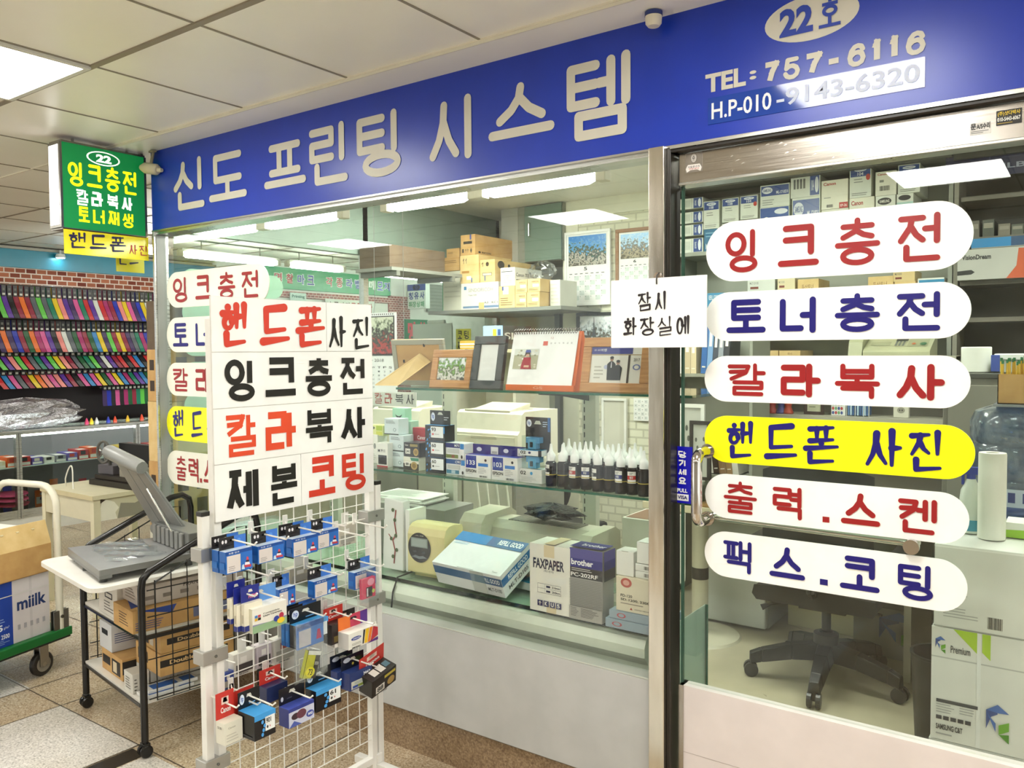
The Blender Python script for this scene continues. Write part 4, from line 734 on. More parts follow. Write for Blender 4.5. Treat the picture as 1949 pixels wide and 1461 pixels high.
# ink bottles with nozzle caps
bx = [(1046, .150), (1068, .158), (1091, .150), (1113, .158), (1135, .148), (1157, .156), (1179, .148), (1201, .154), (1223, .146), (1245, .152), (1267, .146)]
lab = {0: '#17181c', 2: '#b42a26', 3: '#1d2c6c', 4: '#17181c', 6: '#28327a', 7: '#bf2a22', 9: '#17181c', 10: '#bf2a22'}
cols = {'#17181c': 'black', '#b42a26': 'red', '#bf2a22': 'red', '#1d2c6c': 'blue', '#28327a': 'blue'}
def bottle(x, y, label, lc=None, hs=1.0, ink='#12090c|0.12', turn=0.0):
    t = thing('ink_bottle', label, 'bottle', (x, y, S2+.001), turn, 'ink bottles on the lower glass shelf')
    g = G(); g.lathe([(.0, 0), (.0175, 0), (.0192, .003), (.0192, .035), (.0196, .0405), (.0192, .046), (.0192, .076*hs), (.0175, .083*hs), (.012, .087*hs), (.0115, .094*hs)], ink, n=22); g.lathe([(.0199, .040), (.0202, .0415), (.0199, .043)], '#b7a445|0.3', n=22); g.build('bottle_body', t, smooth=True)
    g = G(); z = .094*hs; g.lathe([(.0145, z-.006), (.0152, z), (.015, z+.016), (.012, z+.02), (.0065, z+.028), (.0035, z+.052), (.0, z+.053)], '#f6f6f4|0.3', n=16); g.build('nozzle_cap', t, smooth=True)
    if lc:
        g = G(); n = 8; 
        for a0, a1, z0, z1, m, rr in ((-.75, .75, .038, .076, '#efede6', .0198), (-.75, .75, .05, .063, lc, .02)):
            for i in range(n):
                p, q = -math.pi/2+a0+(a1-a0)*i/n, -math.pi/2+a0+(a1-a0)*(i+1)/n
                g.face([(rr*math.cos(p), rr*math.sin(p), z0), (rr*math.cos(q), rr*math.sin(q), z0), (rr*math.cos(q), rr*math.sin(q), z1), (rr*math.cos(p), rr*math.sin(p), z1)], m)
        pl = g.pl((-.008, -.0204, .051), (.016, 0, 0), (0, 0, .024)); pl.T(.15, .08, .85, .42, '#f2f2ee', {'#17181c': '검정'}.get(lc, '빨강' if cols[lc] == 'red' else '파랑'), .02); pl.lines(.1, .6, .9, .95, '#4a4a4a', 2)
        g.build('label', t)
ordn = ['first', 'second', 'third', 'fourth', 'fifth', 'sixth', 'seventh', 'eighth', 'ninth', 'tenth', 'eleventh', 'twelfth', 'thirteenth', 'fourteenth', 'fifteenth', 'sixteenth', 'seventeenth', 'eighteenth', 'nineteenth', 'twentieth', 'twenty-first', 'twenty-second', 'twenty-third', 'twenty-fourth', 'twenty-fifth', 'twenty-sixth', 'twenty-seventh', 'twenty-eighth', 'twenty-ninth', 'thirtieth']
for i, (px, y) in enumerate(bx):
    lc = lab.get(i); x = P(px, 905, Y=y)[0]
    bottle(x, y+.01, 'ink bottle %s, %s in the front row from the boxes' % ('with a %s-white label' % cols[lc] if lc else 'with plain side', ordn[i]), lc, 1.0, '#12090c|0.12', (-.5, .4, -.1, .3)[i % 4])
for i, (px, y) in enumerate(((1072, .205), (1093, .207), (1114, .205), (1135, .207), (1156, .205), (1177, .207), (1198, .205), (1219, .207), (1082, .255), (1103, .257), (1124, .255), (1145, .257), (1166, .255), (1187, .257), (1208, .255))):
    x = P(px, 880, Y=y)[0]; bottle(x, y+.003, 'ink bottle with a white nozzle, %s row, %s from the ink boxes' % (('second', ordn[i]) if i < 8 else ('third', ordn[i-8])), None, 1.0+.05*(i % 3), '#3a0d10|0.12' if i in (4, 8) else '#12090c|0.12')
# ------------------------------------------------------------------ goods on the counter
def cz(label, l, b, r, t, depth, body, decs=(), z=ZC+.001, name='carton', cat='box', group='cartons on the display counter', dY=0.0, tilt=None, rz=0.0):
    p = P(l, b, Z=z); Y = p[1]+dY; x0, x1, z0, z1 = fr(l, b, r, t, Y)
    return carton(name, label, cat, (x1-x0, depth, z1-z), body, decs, (x0, Y, z), rz, group, tilt=tilt)
cz('tall white FAXPAPER carton standing on the counter', 1009, 1158, 1085, 1032, .11, '#e9e5da|0.5',
   [('f', 'R', .36, .82, .62, 1, '#d9c8a4'), ('f', 'R', .42, 0, .66, .12, '#d9c8a4'), ('f', 'T', .09, .64, .86, .79, '#1c1c3a', 'FAXPAPER', .03), ('f', 'T', .36, .59, .6, .63, '#3a3a4a', '(팩스용지)', .0), ('f', 'R', .2, .28, .78, .42, '#55556a'), ('f', 'R', .205, .284, .775, .416, '#e9e5da'), ('f', 'R', .38, .28, .384, .42, '#55556a'), ('f', 'R', .2, .348, .78, .352, '#55556a'), ('f', 'T', .56, .37, .76, .4, '#2a2a3a', '216mm', .02), ('f', 'T', .56, .3, .76, .33, '#2a2a3a', '20m', .02), ('f', 'R', .42, .37, .52, .4, '#2a2a4a'), ('f', 'R', .42, .3, .52, .33, '#2a2a4a'),
    *[('f', 'R', .2+.155*i, .085, .33+.155*i, .17, '#2b2a5c') for i in range(4)], ('f', 'T', .23, .1, .3, .16, '#e9e5da', '↑', .03), ('f', 'T', .385, .1, .45, .16, '#e9e5da', 'K', .03), ('f', 'T', .54, .1, .61, .16, '#e9e5da', 'U', .03), ('f', 'T', .69, .1, .76, .16, '#e9e5da', '5', .03), ('t', 'R', .36, 0, .62, 1, '#d9c8a4')])
cz('tall ribbed grey carton with a purple band reading brother PC-202RF', 1085, 1174, 1147, 1041, .075, '#9d9a94|0.5',
   [('f', 'R', 0, .86, 1, 1, '#4a4690'), ('f', 'R', 0, .735, 1, .86, '#1d1c7a'), ('f', 'R', 0, .585, 1, .735, '#221f20'), ('f', 'T', .05, .765, .72, .85, '#f2f2f6', 'brother', .03), ('f', 'L', .06, .68, .95, .73, '#d8d6d4', 2), ('f', 'T', .04, .605, .86, .66, '#f4f2ee', 'PC-202RF', .02), *[('f', 'R', 0, .02+.0233*i, 1, .03+.0233*i, '#8a8781') for i in range(24)], ('f', 'R', 0, 0, 1, .18, '#a8a49c'), ('f', 'L', .05, .04, .32, .17, '#4a4846', 6), ('f', 'L', .36, .04, .92, .17, '#2e2c2c', 7),
    ('r', 'R', 0, .86, 1, 1, '#4a4690'), ('r', 'R', 0, .735, 1, .86, '#1d1c7a'), ('r', 'R', 0, .585, 1, .735, '#221f20'), ('t', 'R', 0, 0, 1, 1, '#1d1c7a'), ('t', 'T', .25, .3, .95, .7, '#e8e8f0', 'brother', .02)])
# big tilted toner carton
p = P(839, 1111, Y=.135); x1 = P(967, 1135, Y=.135)[0]; w = x1-p[0]
t0 = carton('toner_carton', 'large white toner carton with blue bands, tilted on a smaller box on the counter', 'box', (w, .20, .095), '#e3e4e6|0.4',
  [('f', 'R', 0, .5, 1, .86, '#2d5e8e'), ('f', 'T', .7, .58, .97, .78, '#e8eef4', 'REFILL GOOD', .02), ('f', 'T', .78, .2, .97, .36, '#4a5056', 'MLT-D105', .01), ('f', 'R', .56, 0, .76, 1, '#c9cbc8|0.2'), ('f', 'R', .56, .5, .76, .86, '#6a8296|0.2'),
   ('r', 'R', 0, .5, 1, .82, '#1d6aa8'), ('r', 'T', .2, .56, .85, .76, '#e8eef4', 'REFILL GOOD', .02), ('r', 'T', .15, .16, .8, .34, '#3a4046', 'MLT-D105', .01),
   ('t', 'R', 0, .72, .48, 1, '#1d78bc'), ('t', 'R', .48, .72, 1, 1, '#27568c'), ('t', 'T', .62, .8, .96, .94, '#eef2f6', 'REFILL GOOD', .03), ('t', 'L', .04, .62, .3, .7, '#8ab4d4', 2), ('t', 'T', .86, .05, .94, .09, '#4a5056', 'Toner', .0), ('t', 'R', .38, .0, .62, .012, '#9a9c9a')],
  (p[0], .122, ZC+.014), 0, 'cartons on the display counter')
t0.rotation_euler = (math.radians(24), math.radians(1.5), 0)
p = P(965, 1128, Z=ZC+.001); q = P(1005, 1140, Y=p[1])
carton('toner_carton', 'small white and teal carton lying under the tilted toner carton', 'box', (.13, .1, .028), '#d9dcdc|0.4', [('f', 'T', .72, .2, .95, .7, '#7a8288', 'Z0x', .02), ('r', 'R', 0, .4, 1, 1, '#2d7a98'), ('t', 'R', 0, 0, 1, 1, '#2d7f9c'), ('r', 'E', .4, .5, .55, .9, '#e8eef0')], (q[0]-.125, .265, ZC+.001), -.12, 'cartons on the display counter')
# flat grey boxes, parts box and white boxes by the post
g1 = cz('grey-blue flat box with a red emblem, lower of two by the steel post', 1152, 1191, 1262, 1174, .12, '#93a3ae|0.4', [('f', 'E', .12, .25, .3, .75, '#b4585e'), ('f', 'E', .15, .32, .27, .7, '#93a3ae'), ('f', 'L', .72, .15, .98, .85, '#7a8a95', 5)])
p = P(1152, 1191, Z=ZC+.001); x0 = p[0]; hx1 = g1.data.vertices[4].co.z
g2 = carton('carton', 'grey-blue flat box with a red emblem, upper of two by the steel post', 'box', (.2, .12, hx1*.9), '#95a5b0|0.4', [('f', 'E', .14, .2, .3, .8, '#b4585e'), ('f', 'E', .17, .3, .27, .72, '#95a5b0'), ('f', 'L', .72, .15, .98, .85, '#7a8a95', 5)], (x0+.012, p[1]+.004, ZC+.002+hx1), 0, 'cartons on the display counter')
z2 = ZC+.003+hx1*1.9; Yf = p[1]+.012
x0, x1, z0, z1 = fr(1173, 1160, 1262, 1095, Yf)
carton('carton', 'cream parts box marked FD-120 SD-1200 on the grey flat boxes', 'box', (x1-x0, .1, z1-z2), '#e0d6bd|0.5', [('f', 'E', .1, .7, .34, .98, '#b85a50'), ('f', 'E', .15, .76, .29, .92, '#d8a090'), ('f', 'T', .1, .42, .35, .5, '#26221e', 'FD-120', .02), ('f', 'T', .1, .3, .72, .38, '#26221e', 'SD-1200, 2200', .02), ('f', 'L', .1, .2, .8, .27, '#8a8072', 1), ('f', 'T', .4, .08, .8, .12, '#3a342c', 'UNITED MEDIA CO.', .0), ('f', 'P', '#a83a30', [(.3, .07), (.36, .07), (.33, .14)])], (x0, Yf, z2), 0, 'cartons on the display counter')
z3 = z1+.001
x0, x1, z0, zz = fr(1173, 1095, 1206, 1046, Yf+.01)
carton('carton', 'white upright box on the cream parts box', 'box', (x1-x0, .06, zz-z3), '#ecebe4|0.5', [('f', 'R', .3, .985, .7, 1, '#5a564e'), ('r', 'R', 0, .94, 1, .95, '#c9c7bd')], (x0, Yf+.01, z3), 0, 'cartons on the display counter')
x0, x1, z0, zz = fr(1209, 1098, 1256, 1071, Yf+.012); hb = (zz-z3)/2-.001
for i, nm in ((0, 'lower'), (1, 'upper')): carton('carton', 'small white box with a grey barcode, %s of two on the cream parts box' % nm, 'box', (x1-x0, .07, hb), '#e6e5de|0.5', [('f', 'B', .36, .25, .75, .75)], (x0, Yf+.012, z3+i*(hb+.001)), 0, 'cartons on the display counter')
x0, x1, z0, zz = fr(1212, 1070, 1262, 1030, Yf+.014)
carton('carton', 'white box on top of the two small barcode boxes by the post', 'box', (x1-x0, .07, zz-z3-2*hb-.003), '#eeede6|0.5', [('f', 'R', .1, .985, .6, 1, '#8a867c')], (x0, Yf+.014, z3+2*hb+.003), 0, 'cartons on the display counter')
# label printer (beige with an oval dark face)
lp = P(773, 1095, Z=ZC+.001); Yp = .17
x0, x1, z0, z1 = fr(777, 1098, 843, 995, Yp)
t = thing('time_recorder', 'beige desk time recorder with an oval black display, on the counter', 'machine', (x0, Yp, ZC+.001), 0)
w, h = x1-x0, z1-ZC; t.rotation_euler = (0, 0, .05)
g = G(); prof = [(0, .012), (0, h*.8), (.012, h*.93), (.03, h*.985), (.06, h), (.115, h*.97), (.12, h*.9), (.12, .012)]
g.prism(prof, 'x', 0, w, '#d8cc93|0.4'); g.build('housing', t, bev=.007)
g = G(); g.box(w*.14, w*.9, .012, .11, 0, .014, '#b5aa78'); g.build('foot', t)
g = G(); pl = g.pl((0, -.001, 0), (w, 0, 0), (0, 0, h), .0012); pl.E(.02, .27, .64, .84, '#1c1d20|0.2', 1, 40); pl.R(.1, .56, .56, .74, '#7f8a86|0.15', 1.6); pl.R(.13, .58, .53, .72, '#98a39e|0.15', 2); pl.E(.16, .45, .26, .5, '#3a3d42', 2); pl.E(.4, .45, .5, .5, '#3a3d42', 2); pl.poly([(.12, .37), (.22, .41), (.33, .39), (.44, .41), (.54, .37), (.33, .34)], '#6f757a', 2); pl.T(.22, .775, .45, .795, '#d0cdb8', '스캔', .0)
g.build('display', t)
g = G(); g.tube([(0.03, .06, .02), (.01, -.03, .008), (.0, -.064, .004), (-.006, -.086, -.05), (-.01, -.092, -.115)], .0035, '#1a1a1a|0.4', 8); cb = g.build('power_cable', t, smooth=True)
# papers, bag with a twig, tray, laminator
p = P(735, 1090, Z=ZC+.001)
t = thing('paper_bag', 'white paper bag with a red and green twig drawing, on the counter beside the rack', 'bag', (-2.375, .185, ZC+.001), .04)
g = G(); g.hexa([(0, 0, 0), (.11, 0, 0), (.11, .07, 0), (0, .07, 0), (.004, .012, .29), (.108, .01, .28), (.108, .05, .285), (.004, .055, .292)], '#e4e4df|0.5'); pl = g.pl((0, 0, 0), (.11, 0, 0), (.002, .011, .285), .001)
tw = [(.58, .1), (.62, .28), (.5, .42), (.66, .52), (.56, .68), (.62, .85)]; pl.stroke(tw, .006, '#8c2f28'); pl.stroke([(.5, .42), (.3, .5)], .004, '#8c2f28')
for a, b in ((.55, .2), (.66, .5), (.45, .45), (.6, .72), (.5, .86), (.72, .3)): pl.E(a-.09, b-.035, a+.05, b+.02, '#4a5a34', 3)
g.build('bag_body', t, bev=.004)
g = G(); r = random.Random(4)
for i in range(9): x, y = r.uniform(-.01, .01), r.uniform(-.01, .01); g.box(x, .29+x, y, .18+y, i*.0035, i*.0035+.003, '#efefe8|0.6')
pl = g.pl((0, 0, 9*.0035), (.29, 0, 0), (0, .2, 0)); pl.lines(.08, .1, .8, .9, '#b9b9b2', 9)
g.box(-.02, .42, -.01, .2, -.2235, -.002, '#8b8c84|0.5')
tag(g.build('paper_stack', None, (-2.62, .36, ZC+.325-.1), .06), 'stack of white printed sheets on a grey tray box behind the window', 'papers')
sheet('foam_board', 'narrow white foam board standing beside the beige time recorder', 'board', (-2.258, .2, ZC+.001), (.022, 0, 0), (0, 0, .25), .1, '#e9e9e4')
t = thing('laminator', 'large grey-beige laminator with a slotted hood, behind the toner carton', 'machine', (-2.08, .328, ZC+.001))
w = .60; kz = 1.2
g = G(); prof = [(0, 0), (0, .06), (.01, .085), (.05, .1), (.07, .15), (.1, .175), (.2, .175), (.23, .15), (.24, 0)]
g.prism([(y, z*kz) for y, z in prof], 'x', .1, w-.02, '#bdbaa6|0.4'); g.build('hood', t, bev=.004)
g = G(); prof2 = [(-.01, 0), (-.01, .12), (.0, .17), (.03, .195), (.2, .2), (.24, .18), (.25, 0)]
g.prism([(y, z*kz) for y, z in prof2], 'x', 0, .11, '#b9b6a1|0.4'); g.build('end_housing', t, bev=.012)
g = G(); prof2 = [(-.008, 0), (-.008, .1), (.0, .15), (.03, .175), (.2, .18), (.24, .16), (.25, 0)]; g.prism([(y, z*kz) for y, z in prof2], 'x', w-.05, w, '#b9b6a1|0.4'); g.build('end_housing', t, bev=.012)
g = G(); g.box(.11, w-.05, -.02, .05, .07*kz, .082*kz, '#cbc8b5|0.4'); g.box(.11, w-.05, .03, .055, .082*kz, .09*kz, '#3a3a34')
for i in range(3): x = .14+i*(w-.26)/3; g.tube([(x+k*.02, -.018+.006*math.sin(k*.8), .084*kz) for k in range(6)], .004, '#aeab98', 6)
g.build('feed_tray', t, bev=.002)
g = G()
for i in range(22): x = .17+i*(w-.28)/22; g.box(x, x+.012, .1, .19, .175*kz, .1775*kz, '#6c6a5e')
g.build('vent_slots', t)
g = G(); r = random.Random(8); n = 14; vs = []; fs = []
for i in range(n):
    for j in range(7): 
        a = 2*math.pi*i/n; h = j/6; rr = (.075*math.sin(math.pi*(h*.9+.1))**.6+.004)*(1+.35*r.uniform(-1, 1)); vs.append((rr*1.5*math.cos(a), rr*math.sin(a)*.8, h*.06+r.uniform(-.006, .006)))
for i in range(n):
    for j in range(6): fs.append((i*7+j, ((i+1) % n)*7+j, ((i+1) % n)*7+j+1, i*7+j+1))
g.mesh(vs, fs, 'blackbag'); q = P(1062, 1030, Y=.3); tag(g.build('plastic_bag', None, (-1.72, .46, ZC+.232)), 'crumpled black plastic bag lying behind the FAXPAPER carton', 'bag')
cpx('carton', 'open white paper carton with a blue and green emblem behind the white boxes', (1184, 1060, 1262, 984), .5, .2, '#e2e0d2|0.5', [('f', 'P', '#2a5a9a', [(.08, .38), (.18, .5), (.3, .44), (.22, .34), (.16, .4), (.14, .3)]), ('f', 'P', '#5a9a2a', [(.2, .3), (.3, .26), (.34, .16), (.24, .22)]), ('f', 'T', .38, .28, .75, .36, '#4a4a44', 'Premium', .01), ('t', 'R', .05, .05, .95, .95, '#7a5a40')], 'cartons on the display counter', z=ZC+.001)
# ------------------------------------------------------------------ the shop inside
g = G(); g.box(-3.70, 1.1, 2.75, 2.85, 0, CEIL, '#d3d3c0|0.6'); struct('wall_back', g)
YB = 2.4
xa, xb, xc = P(1072, 600, Y=YB)[0], P(1100, 500, Y=YB)[0], -2.13
g = G(); g.box(xa, xb, YB, 2.75, 0, CEIL, '#e3e2cd|0.5'); g.box(xb, xc, YB+.01, 2.75, 0, CEIL, '#dddcc6|0.5', f='brick_white'); g.box(xb, xc, YB-.004, YB+.01, P(1150, 408, Y=YB)[2], CEIL, '#e3e2cd|0.5'); struct('wall_partition', g)
# calendars in frames on the partition
def wall_calendar(label, l, b, r, t, fr_m, num, ph, fw=.018):
    x0, x1, z0, z1 = fr(l, b, r, t, YB-.02); w, h = x1-x0, z1-z0
    o = thing('framed_calendar', label, 'calendar', (x0, YB-.02, z0), 0, 'framed calendars on the brick wall')
    g = G()
    for q in ((0, 0, w, fw), (0, h-fw, w, h), (0, fw, fw, h-fw), (w-fw, fw, w, h-fw)): g.box(q[0], q[2], 0, .018, q[1], q[3], fr_m)
    g.build('frame', o, bev=.002)
    g = G(); g.box(fw, w-fw, .008, .016, fw, h-fw, '#f2f3ef'); pl = g.pl((fw, .008, fw), (w-2*fw, 0, 0), (0, 0, h-2*fw)); pl.T(.42, .47, .5, .52, '#222222', num, .03)
    r = random.Random(int(num))
    for i in range(7):
        pl.R(.06+i*.13, .42, .13+i*.13, .432, '#6a6a6a')
        for j in range(5):
            if (i+j) % 2: pl.R(.05+i*.13, .04+j*.073, .165+i*.13, .105+j*.073, '#d3ddd6')
            pl.R(.06+i*.13, .088+j*.073, .075+i*.13, .1+j*.073, '#8a8a88', 2)
    g.build('sheet', o)
    g = G(); g.box(fw+.014, w-fw-.014, .005, .0075, h*.54, h-fw-.012, ph); g.build('photo', o)
wall_calendar('white framed wall calendar of month 5 with a photo of people on a train ride', 1074, 583, 1161, 443, '#f4f4f0|0.35', '5', 'ph_street')
wall_calendar('brown framed wall calendar of month 6 with a photo of ruins and a hill', 1171, 560, 1250, 437, '#8f6236|0.4', '6', 'ph_ruin', .022)
x0, x1, z0, z1 = fr(1071, 660, 1144, 594, 2.2)
o = thing('picture_frame', 'black framed photo of a tall iron tower above a city, behind the desk calendar', 'picture frame', (x0, YB-.035, z0), 0); w, h = x1-x0, z1-z0
g = G(); fw = .022
for q in ((0, 0, w, fw), (0, h-fw, w, h), (0, fw, fw, h-fw), (w-fw, fw, w, h-fw)): g.box(q[0], q[2], 0, .025, q[1], q[3], '#1b1a1a|0.3')
g.build('frame', o, bev=.002); g = G(); g.box(fw, w-fw, .01, .02, fw, h-fw, 'ph_city'); pl = g.pl((fw, .009, fw), (w-2*fw, 0, 0), (0, 0, h-2*fw)); pl.poly([(.38, .25), (.52, .25), (.475, .5), (.462, .95), (.45, .95), (.43, .5)], '#4c5058'); pl.R(.4, .48, .5, .51, '#4c5058', 1.5); g.build('photo', o)
x0, x1, z0, z1 = fr(1152, 660, 1175, 592, 2.2)
o = thing('picture_frame', 'second black framed photo beside the tower photo, half behind the notice', 'picture frame', (x0, YB-.03, z0), 0)
g = G(); w = .2
for q in ((0, 0, w, fw), (0, h-fw, w, h), (0, fw, fw, h-fw), (w-fw, fw, w, h-fw)): g.box(q[0], q[2], 0, .025, q[1], q[3], '#22201e|0.3')
g.build('frame', o); g = G(); g.box(fw, w-fw, .01, .02, fw, h-fw, 'ph_city'); g.build('photo', o)
x0, x1, z0, z1 = fr(1145, 818, 1192, 757, YB-.02)
o = thing('picture_frame', 'white empty frame on the wall below the upper glass shelf', 'picture frame', (x0, YB-.022, z0-.25)); w, h = x1-x0, z1-z0+.25
g = G()
for q in ((0, 0, w, .015), (0, h-.015, w, h), (0, .015, .015, h-.015), (w-.015, .015, w, h-.015)): g.box(q[0], q[2], 0, .02, q[1], q[3], '#ecece4')
g.build('frame', o); g = G(); g.box(.015, w-.015, .01, .016, .015, h-.015, '#cfcdbb'); g.build('backing_board', o)
def d(p):
    for i in range(5):
        for j in range(5):
            if (i+j) % 2: p.R(.05+i*.19, .06+j*.18, .22+i*.19, .2+j*.18, '#d8dcd8')
            p.R(.1+i*.19, .12+j*.18, .14+i*.19, .15+j*.18, '#6a6a6a', 2)
o_, u_, v_ = onfront(1206, 800, 1240, 757, YB-.004); sheet('calendar_sheet', 'small white calendar sheet taped to the cream wall above the ink bottles', 'calendar', o_, u_, v_, .002, '#f0f0ec', d)
# wall cabinet
x0, x1, z0, z1 = fr(1000, 500, 1071, 413, 2.36)
t = thing('wall_cabinet', 'grey-green wall cabinet with a vertical handle above the carton shelf', 'cabinet', (x0, 2.36, z0)); w, h = x1-x0, CEIL-.002-z0
g = G(); g.box(-.06, w, .004, .385, 0, h, '#8c8f83|0.5'); g.box(-.2, -.06, .0, .385, -.05, h, '#aaaba0|0.5'); g.build('body', t)
g = G(); g.box(.004, w-.004, -.014, .004, .004, h-.004, '#6f8478|0.4'); dd = g.build('door', t, bev=.002)
g = G(); g.tube([(w*.17, -.015, h*.45), (w*.17, -.032, h*.46), (w*.17, -.032, h*.68), (w*.17, -.015, h*.69)], .005, 'chrome', 8); g.build('handle', dd)
# carton shelf at the back left
YS = 1.95; ZS = P(878, 590, Y=YS)[2]
t = thing('carton_shelf', 'grey shelf board on posts carrying brown cartons at the back of the shop', 'shelf', (-3.65, YS-.02, ZS)); w = P(1071, 584, Y=YS)[0]+3.65
g = G(); g.box(0, w, 0, .8, -.022, 0, '#7e8078|0.4'); g.build('board', t)
for x, nm in ((w*.62, 0), (w-.05, 1)):
    g = G(); g.box(x, x+.04, .55, .59, -ZS, -.022, '#6c6f69|0.4'); g.build('post', t)
GC = 'cartons on the back shelf'
def bpx(label, px, Y, d, body, decs=(), z=None, name='carton'): return cpx(name, label, px, Y, d, body, decs, GC, z=z)
cb1 = [('f', 'T', .15, .7, .4, .9, '#3a2f22', '↑↑', .02), ('f', 'L', .2, .3, .8, .6, '#6f5330', 4), ('f', 'R', .2, .12, .6, .26, '#e8d6b0')]
zS = ZS+.001
s0 = bpx('white carton with blue stripe and grey lettering, bottom of the carton stack', (878, 589, 949, 540), YS, .4, '#dedbd0|0.5', [('f', 'R', .05, .05, 1, .13, '#6a86a8'), ('f', 'R', .08, .75, .15, .88, '#3a7aa8'), ('f', 'T', .2, .66, .86, .8, '#a9a69a', 'SINDORICOH', .02), ('f', 'T', .2, .5, .42, .57, '#6a665c', 'Type 320', .01), ('f', 'R', .48, 0, .62, .25, '#d3b478'), ('f', 'T', .62, .2, .98, .28, '#3a362e', 'A3 . KC1', .01)], z=zS)
def topz(o): return (o.location.z+max(v.co.z for v in o.data.vertices))+.001
bpx('tall pale brown carton on the left of the carton stack', (876, 538, 911, 487), YS, .36, 'cardboard_pale', [*cb1[:1], ('f', 'R', .35, .12, .6, .25, '#ece6d8'), ('f', 'R', .6, .02, .66, .18, '#3a5a9a'), ('f', 'R', .1, .36, .5, .44, '#b08040'), ('r', 'E', .1, .5, .3, .8, '#6b5236')], z=topz(s0))
c1 = bpx('pale brown carton with black print in the middle of the carton stack', (914, 538, 942, 495), YS+.01, .46, 'cardboard_pale', [('f', 'T', .1, .7, .6, .9, '#4a3a26', '↑ ●', .02), ('f', 'R', .15, .28, .8, .42, '#5a4832'), ('f', 'R', .18, .3, .77, .4, '#e8d8b4'), ('f', 'R', .3, .06, .36, .3, '#2f5aa0'), ('r', 'E', .06, .6, .22, .95, '#3a3026'), ('r', 'E', .3, .66, .36, .84, '#1f1a14')], z=topz(s0))
bpx('long brown carton on the very top of the carton stack', (877, 487, 904, 448), YS, .56, 'cardboard', [('f', 'R', .2, .55, .8, .68, '#3a3022'), ('f', 'R', .65, .75, .75, 1, '#3a4a8a'), ('f', 'T', .1, .1, .8, .35, '#4a3a24', '■ ↑↑ ♦', .01), ('r', 'T', .06, .1, .3, .2, '#2a2218', '● RICOH', .02)], z=P(877, 487, Y=YS)[2])
k0 = bpx('brown carton with a white label under the white carton', (950, 585, 980, 545), YS-.005, .2, 'cardboard_pale', [('f', 'R', .25, .62, .6, .96, '#ece8de'), ('f', 'R', .2, .8, .3, .98, '#2f4a8a'), ('f', 'L', .1, .1, .85, .5, '#8a6a3c', 4)], z=zS)
bpx('white carton with black print standing on brown cartons, middle of the shelf', (953, 544, 980, 510), YS-.005, .3, '#e2e0d8|0.5', [('f', 'R', .05, .76, .85, .8, '#3a3a38'), ('f', 'T', .08, .84, .5, .93, '#3a3a38', 'Canon', .01), ('f', 'L', .2, .15, .8, .6, '#9a988e', 5), ('r', 'T', .04, .5, .9, .7, '#3a3a38', 'Canon 703 KCTPR', .01), ('r', 'L', .04, .1, .9, .4, '#4a4a46', 2)], z=topz(k0))
sm = [('f', 'T', .3, .72, .9, .84, '#4a3820', 'XEROX', .01), ('f', 'R', .42, .38, .9, .6, '#f0ece0'), ('f', 'L', .1, .1, .85, .28, '#6a5230', 2)]
k1 = bpx('small brown carton, lower row, next to the white-labelled carton', (981, 583, 1002, 558), YS, .22, 'cardboard_pale', sm, z=zS)
k2 = bpx('small brown carton, lower row, at the end of the shelf', (1003, 583, 1027, 556), YS, .24, 'cardboard_pale', sm, z=zS)
bpx('small brown carton, upper row, next to the white carton', (981, 556, 1003, 533), YS, .22, 'cardboard_pale', sm, z=topz(k1)); k3 = bpx('small brown carton, upper row, at the end of the shelf', (1004, 556, 1028, 531), YS, .24, 'cardboard_pale', sm, z=topz(k2))
bpx('white roll-shaped bag pack leaning at the shelf end behind the small cartons', (1047, 584, 1066, 533), YS+.1, .2, '#d6d6c8|0.5', [('f', 'L', .1, .1, .9, .9, '#c4c4b6', 6)], z=zS)
def blob(rx, ry, h, m, seed, n=16, k=8, wob=.25, power=.5):
    g = G(); r = random.Random(seed); vs = []; fs = []
    for i in range(n):
        for j in range(k+1):
            t = j/k; rr = math.sin(math.pi*(t*.92+.08))**power*(1+wob*r.uniform(-1, 1)) if 0 < j < k else (.55 if j == 0 else .02)
            vs.append((rx*rr*math.cos(2*math.pi*i/n), ry*rr*math.sin(2*math.pi*i/n), h*t+(r.uniform(-.02, .02)*h if j else 0)))
    for i in range(n):
        for j in range(k): fs.append((i*(k+1)+j, ((i+1) % n)*(k+1)+j, ((i+1) % n)*(k+1)+j+1, i*(k+1)+j+1))
    g.mesh(vs, fs, m); return g
q = P(1036, 528, Y=YS+.15); tag(blob(.085, .07, .12, 'clear', 3).build('plastic_bag', None, (q[0], YS+.13, topz(k3)+.003), smooth=True), 'clear plastic bag with pale contents on top of the small brown cartons', 'bag')
g = G(); q0 = blob(.05, .05, .06, '#c7a9a0', 5)
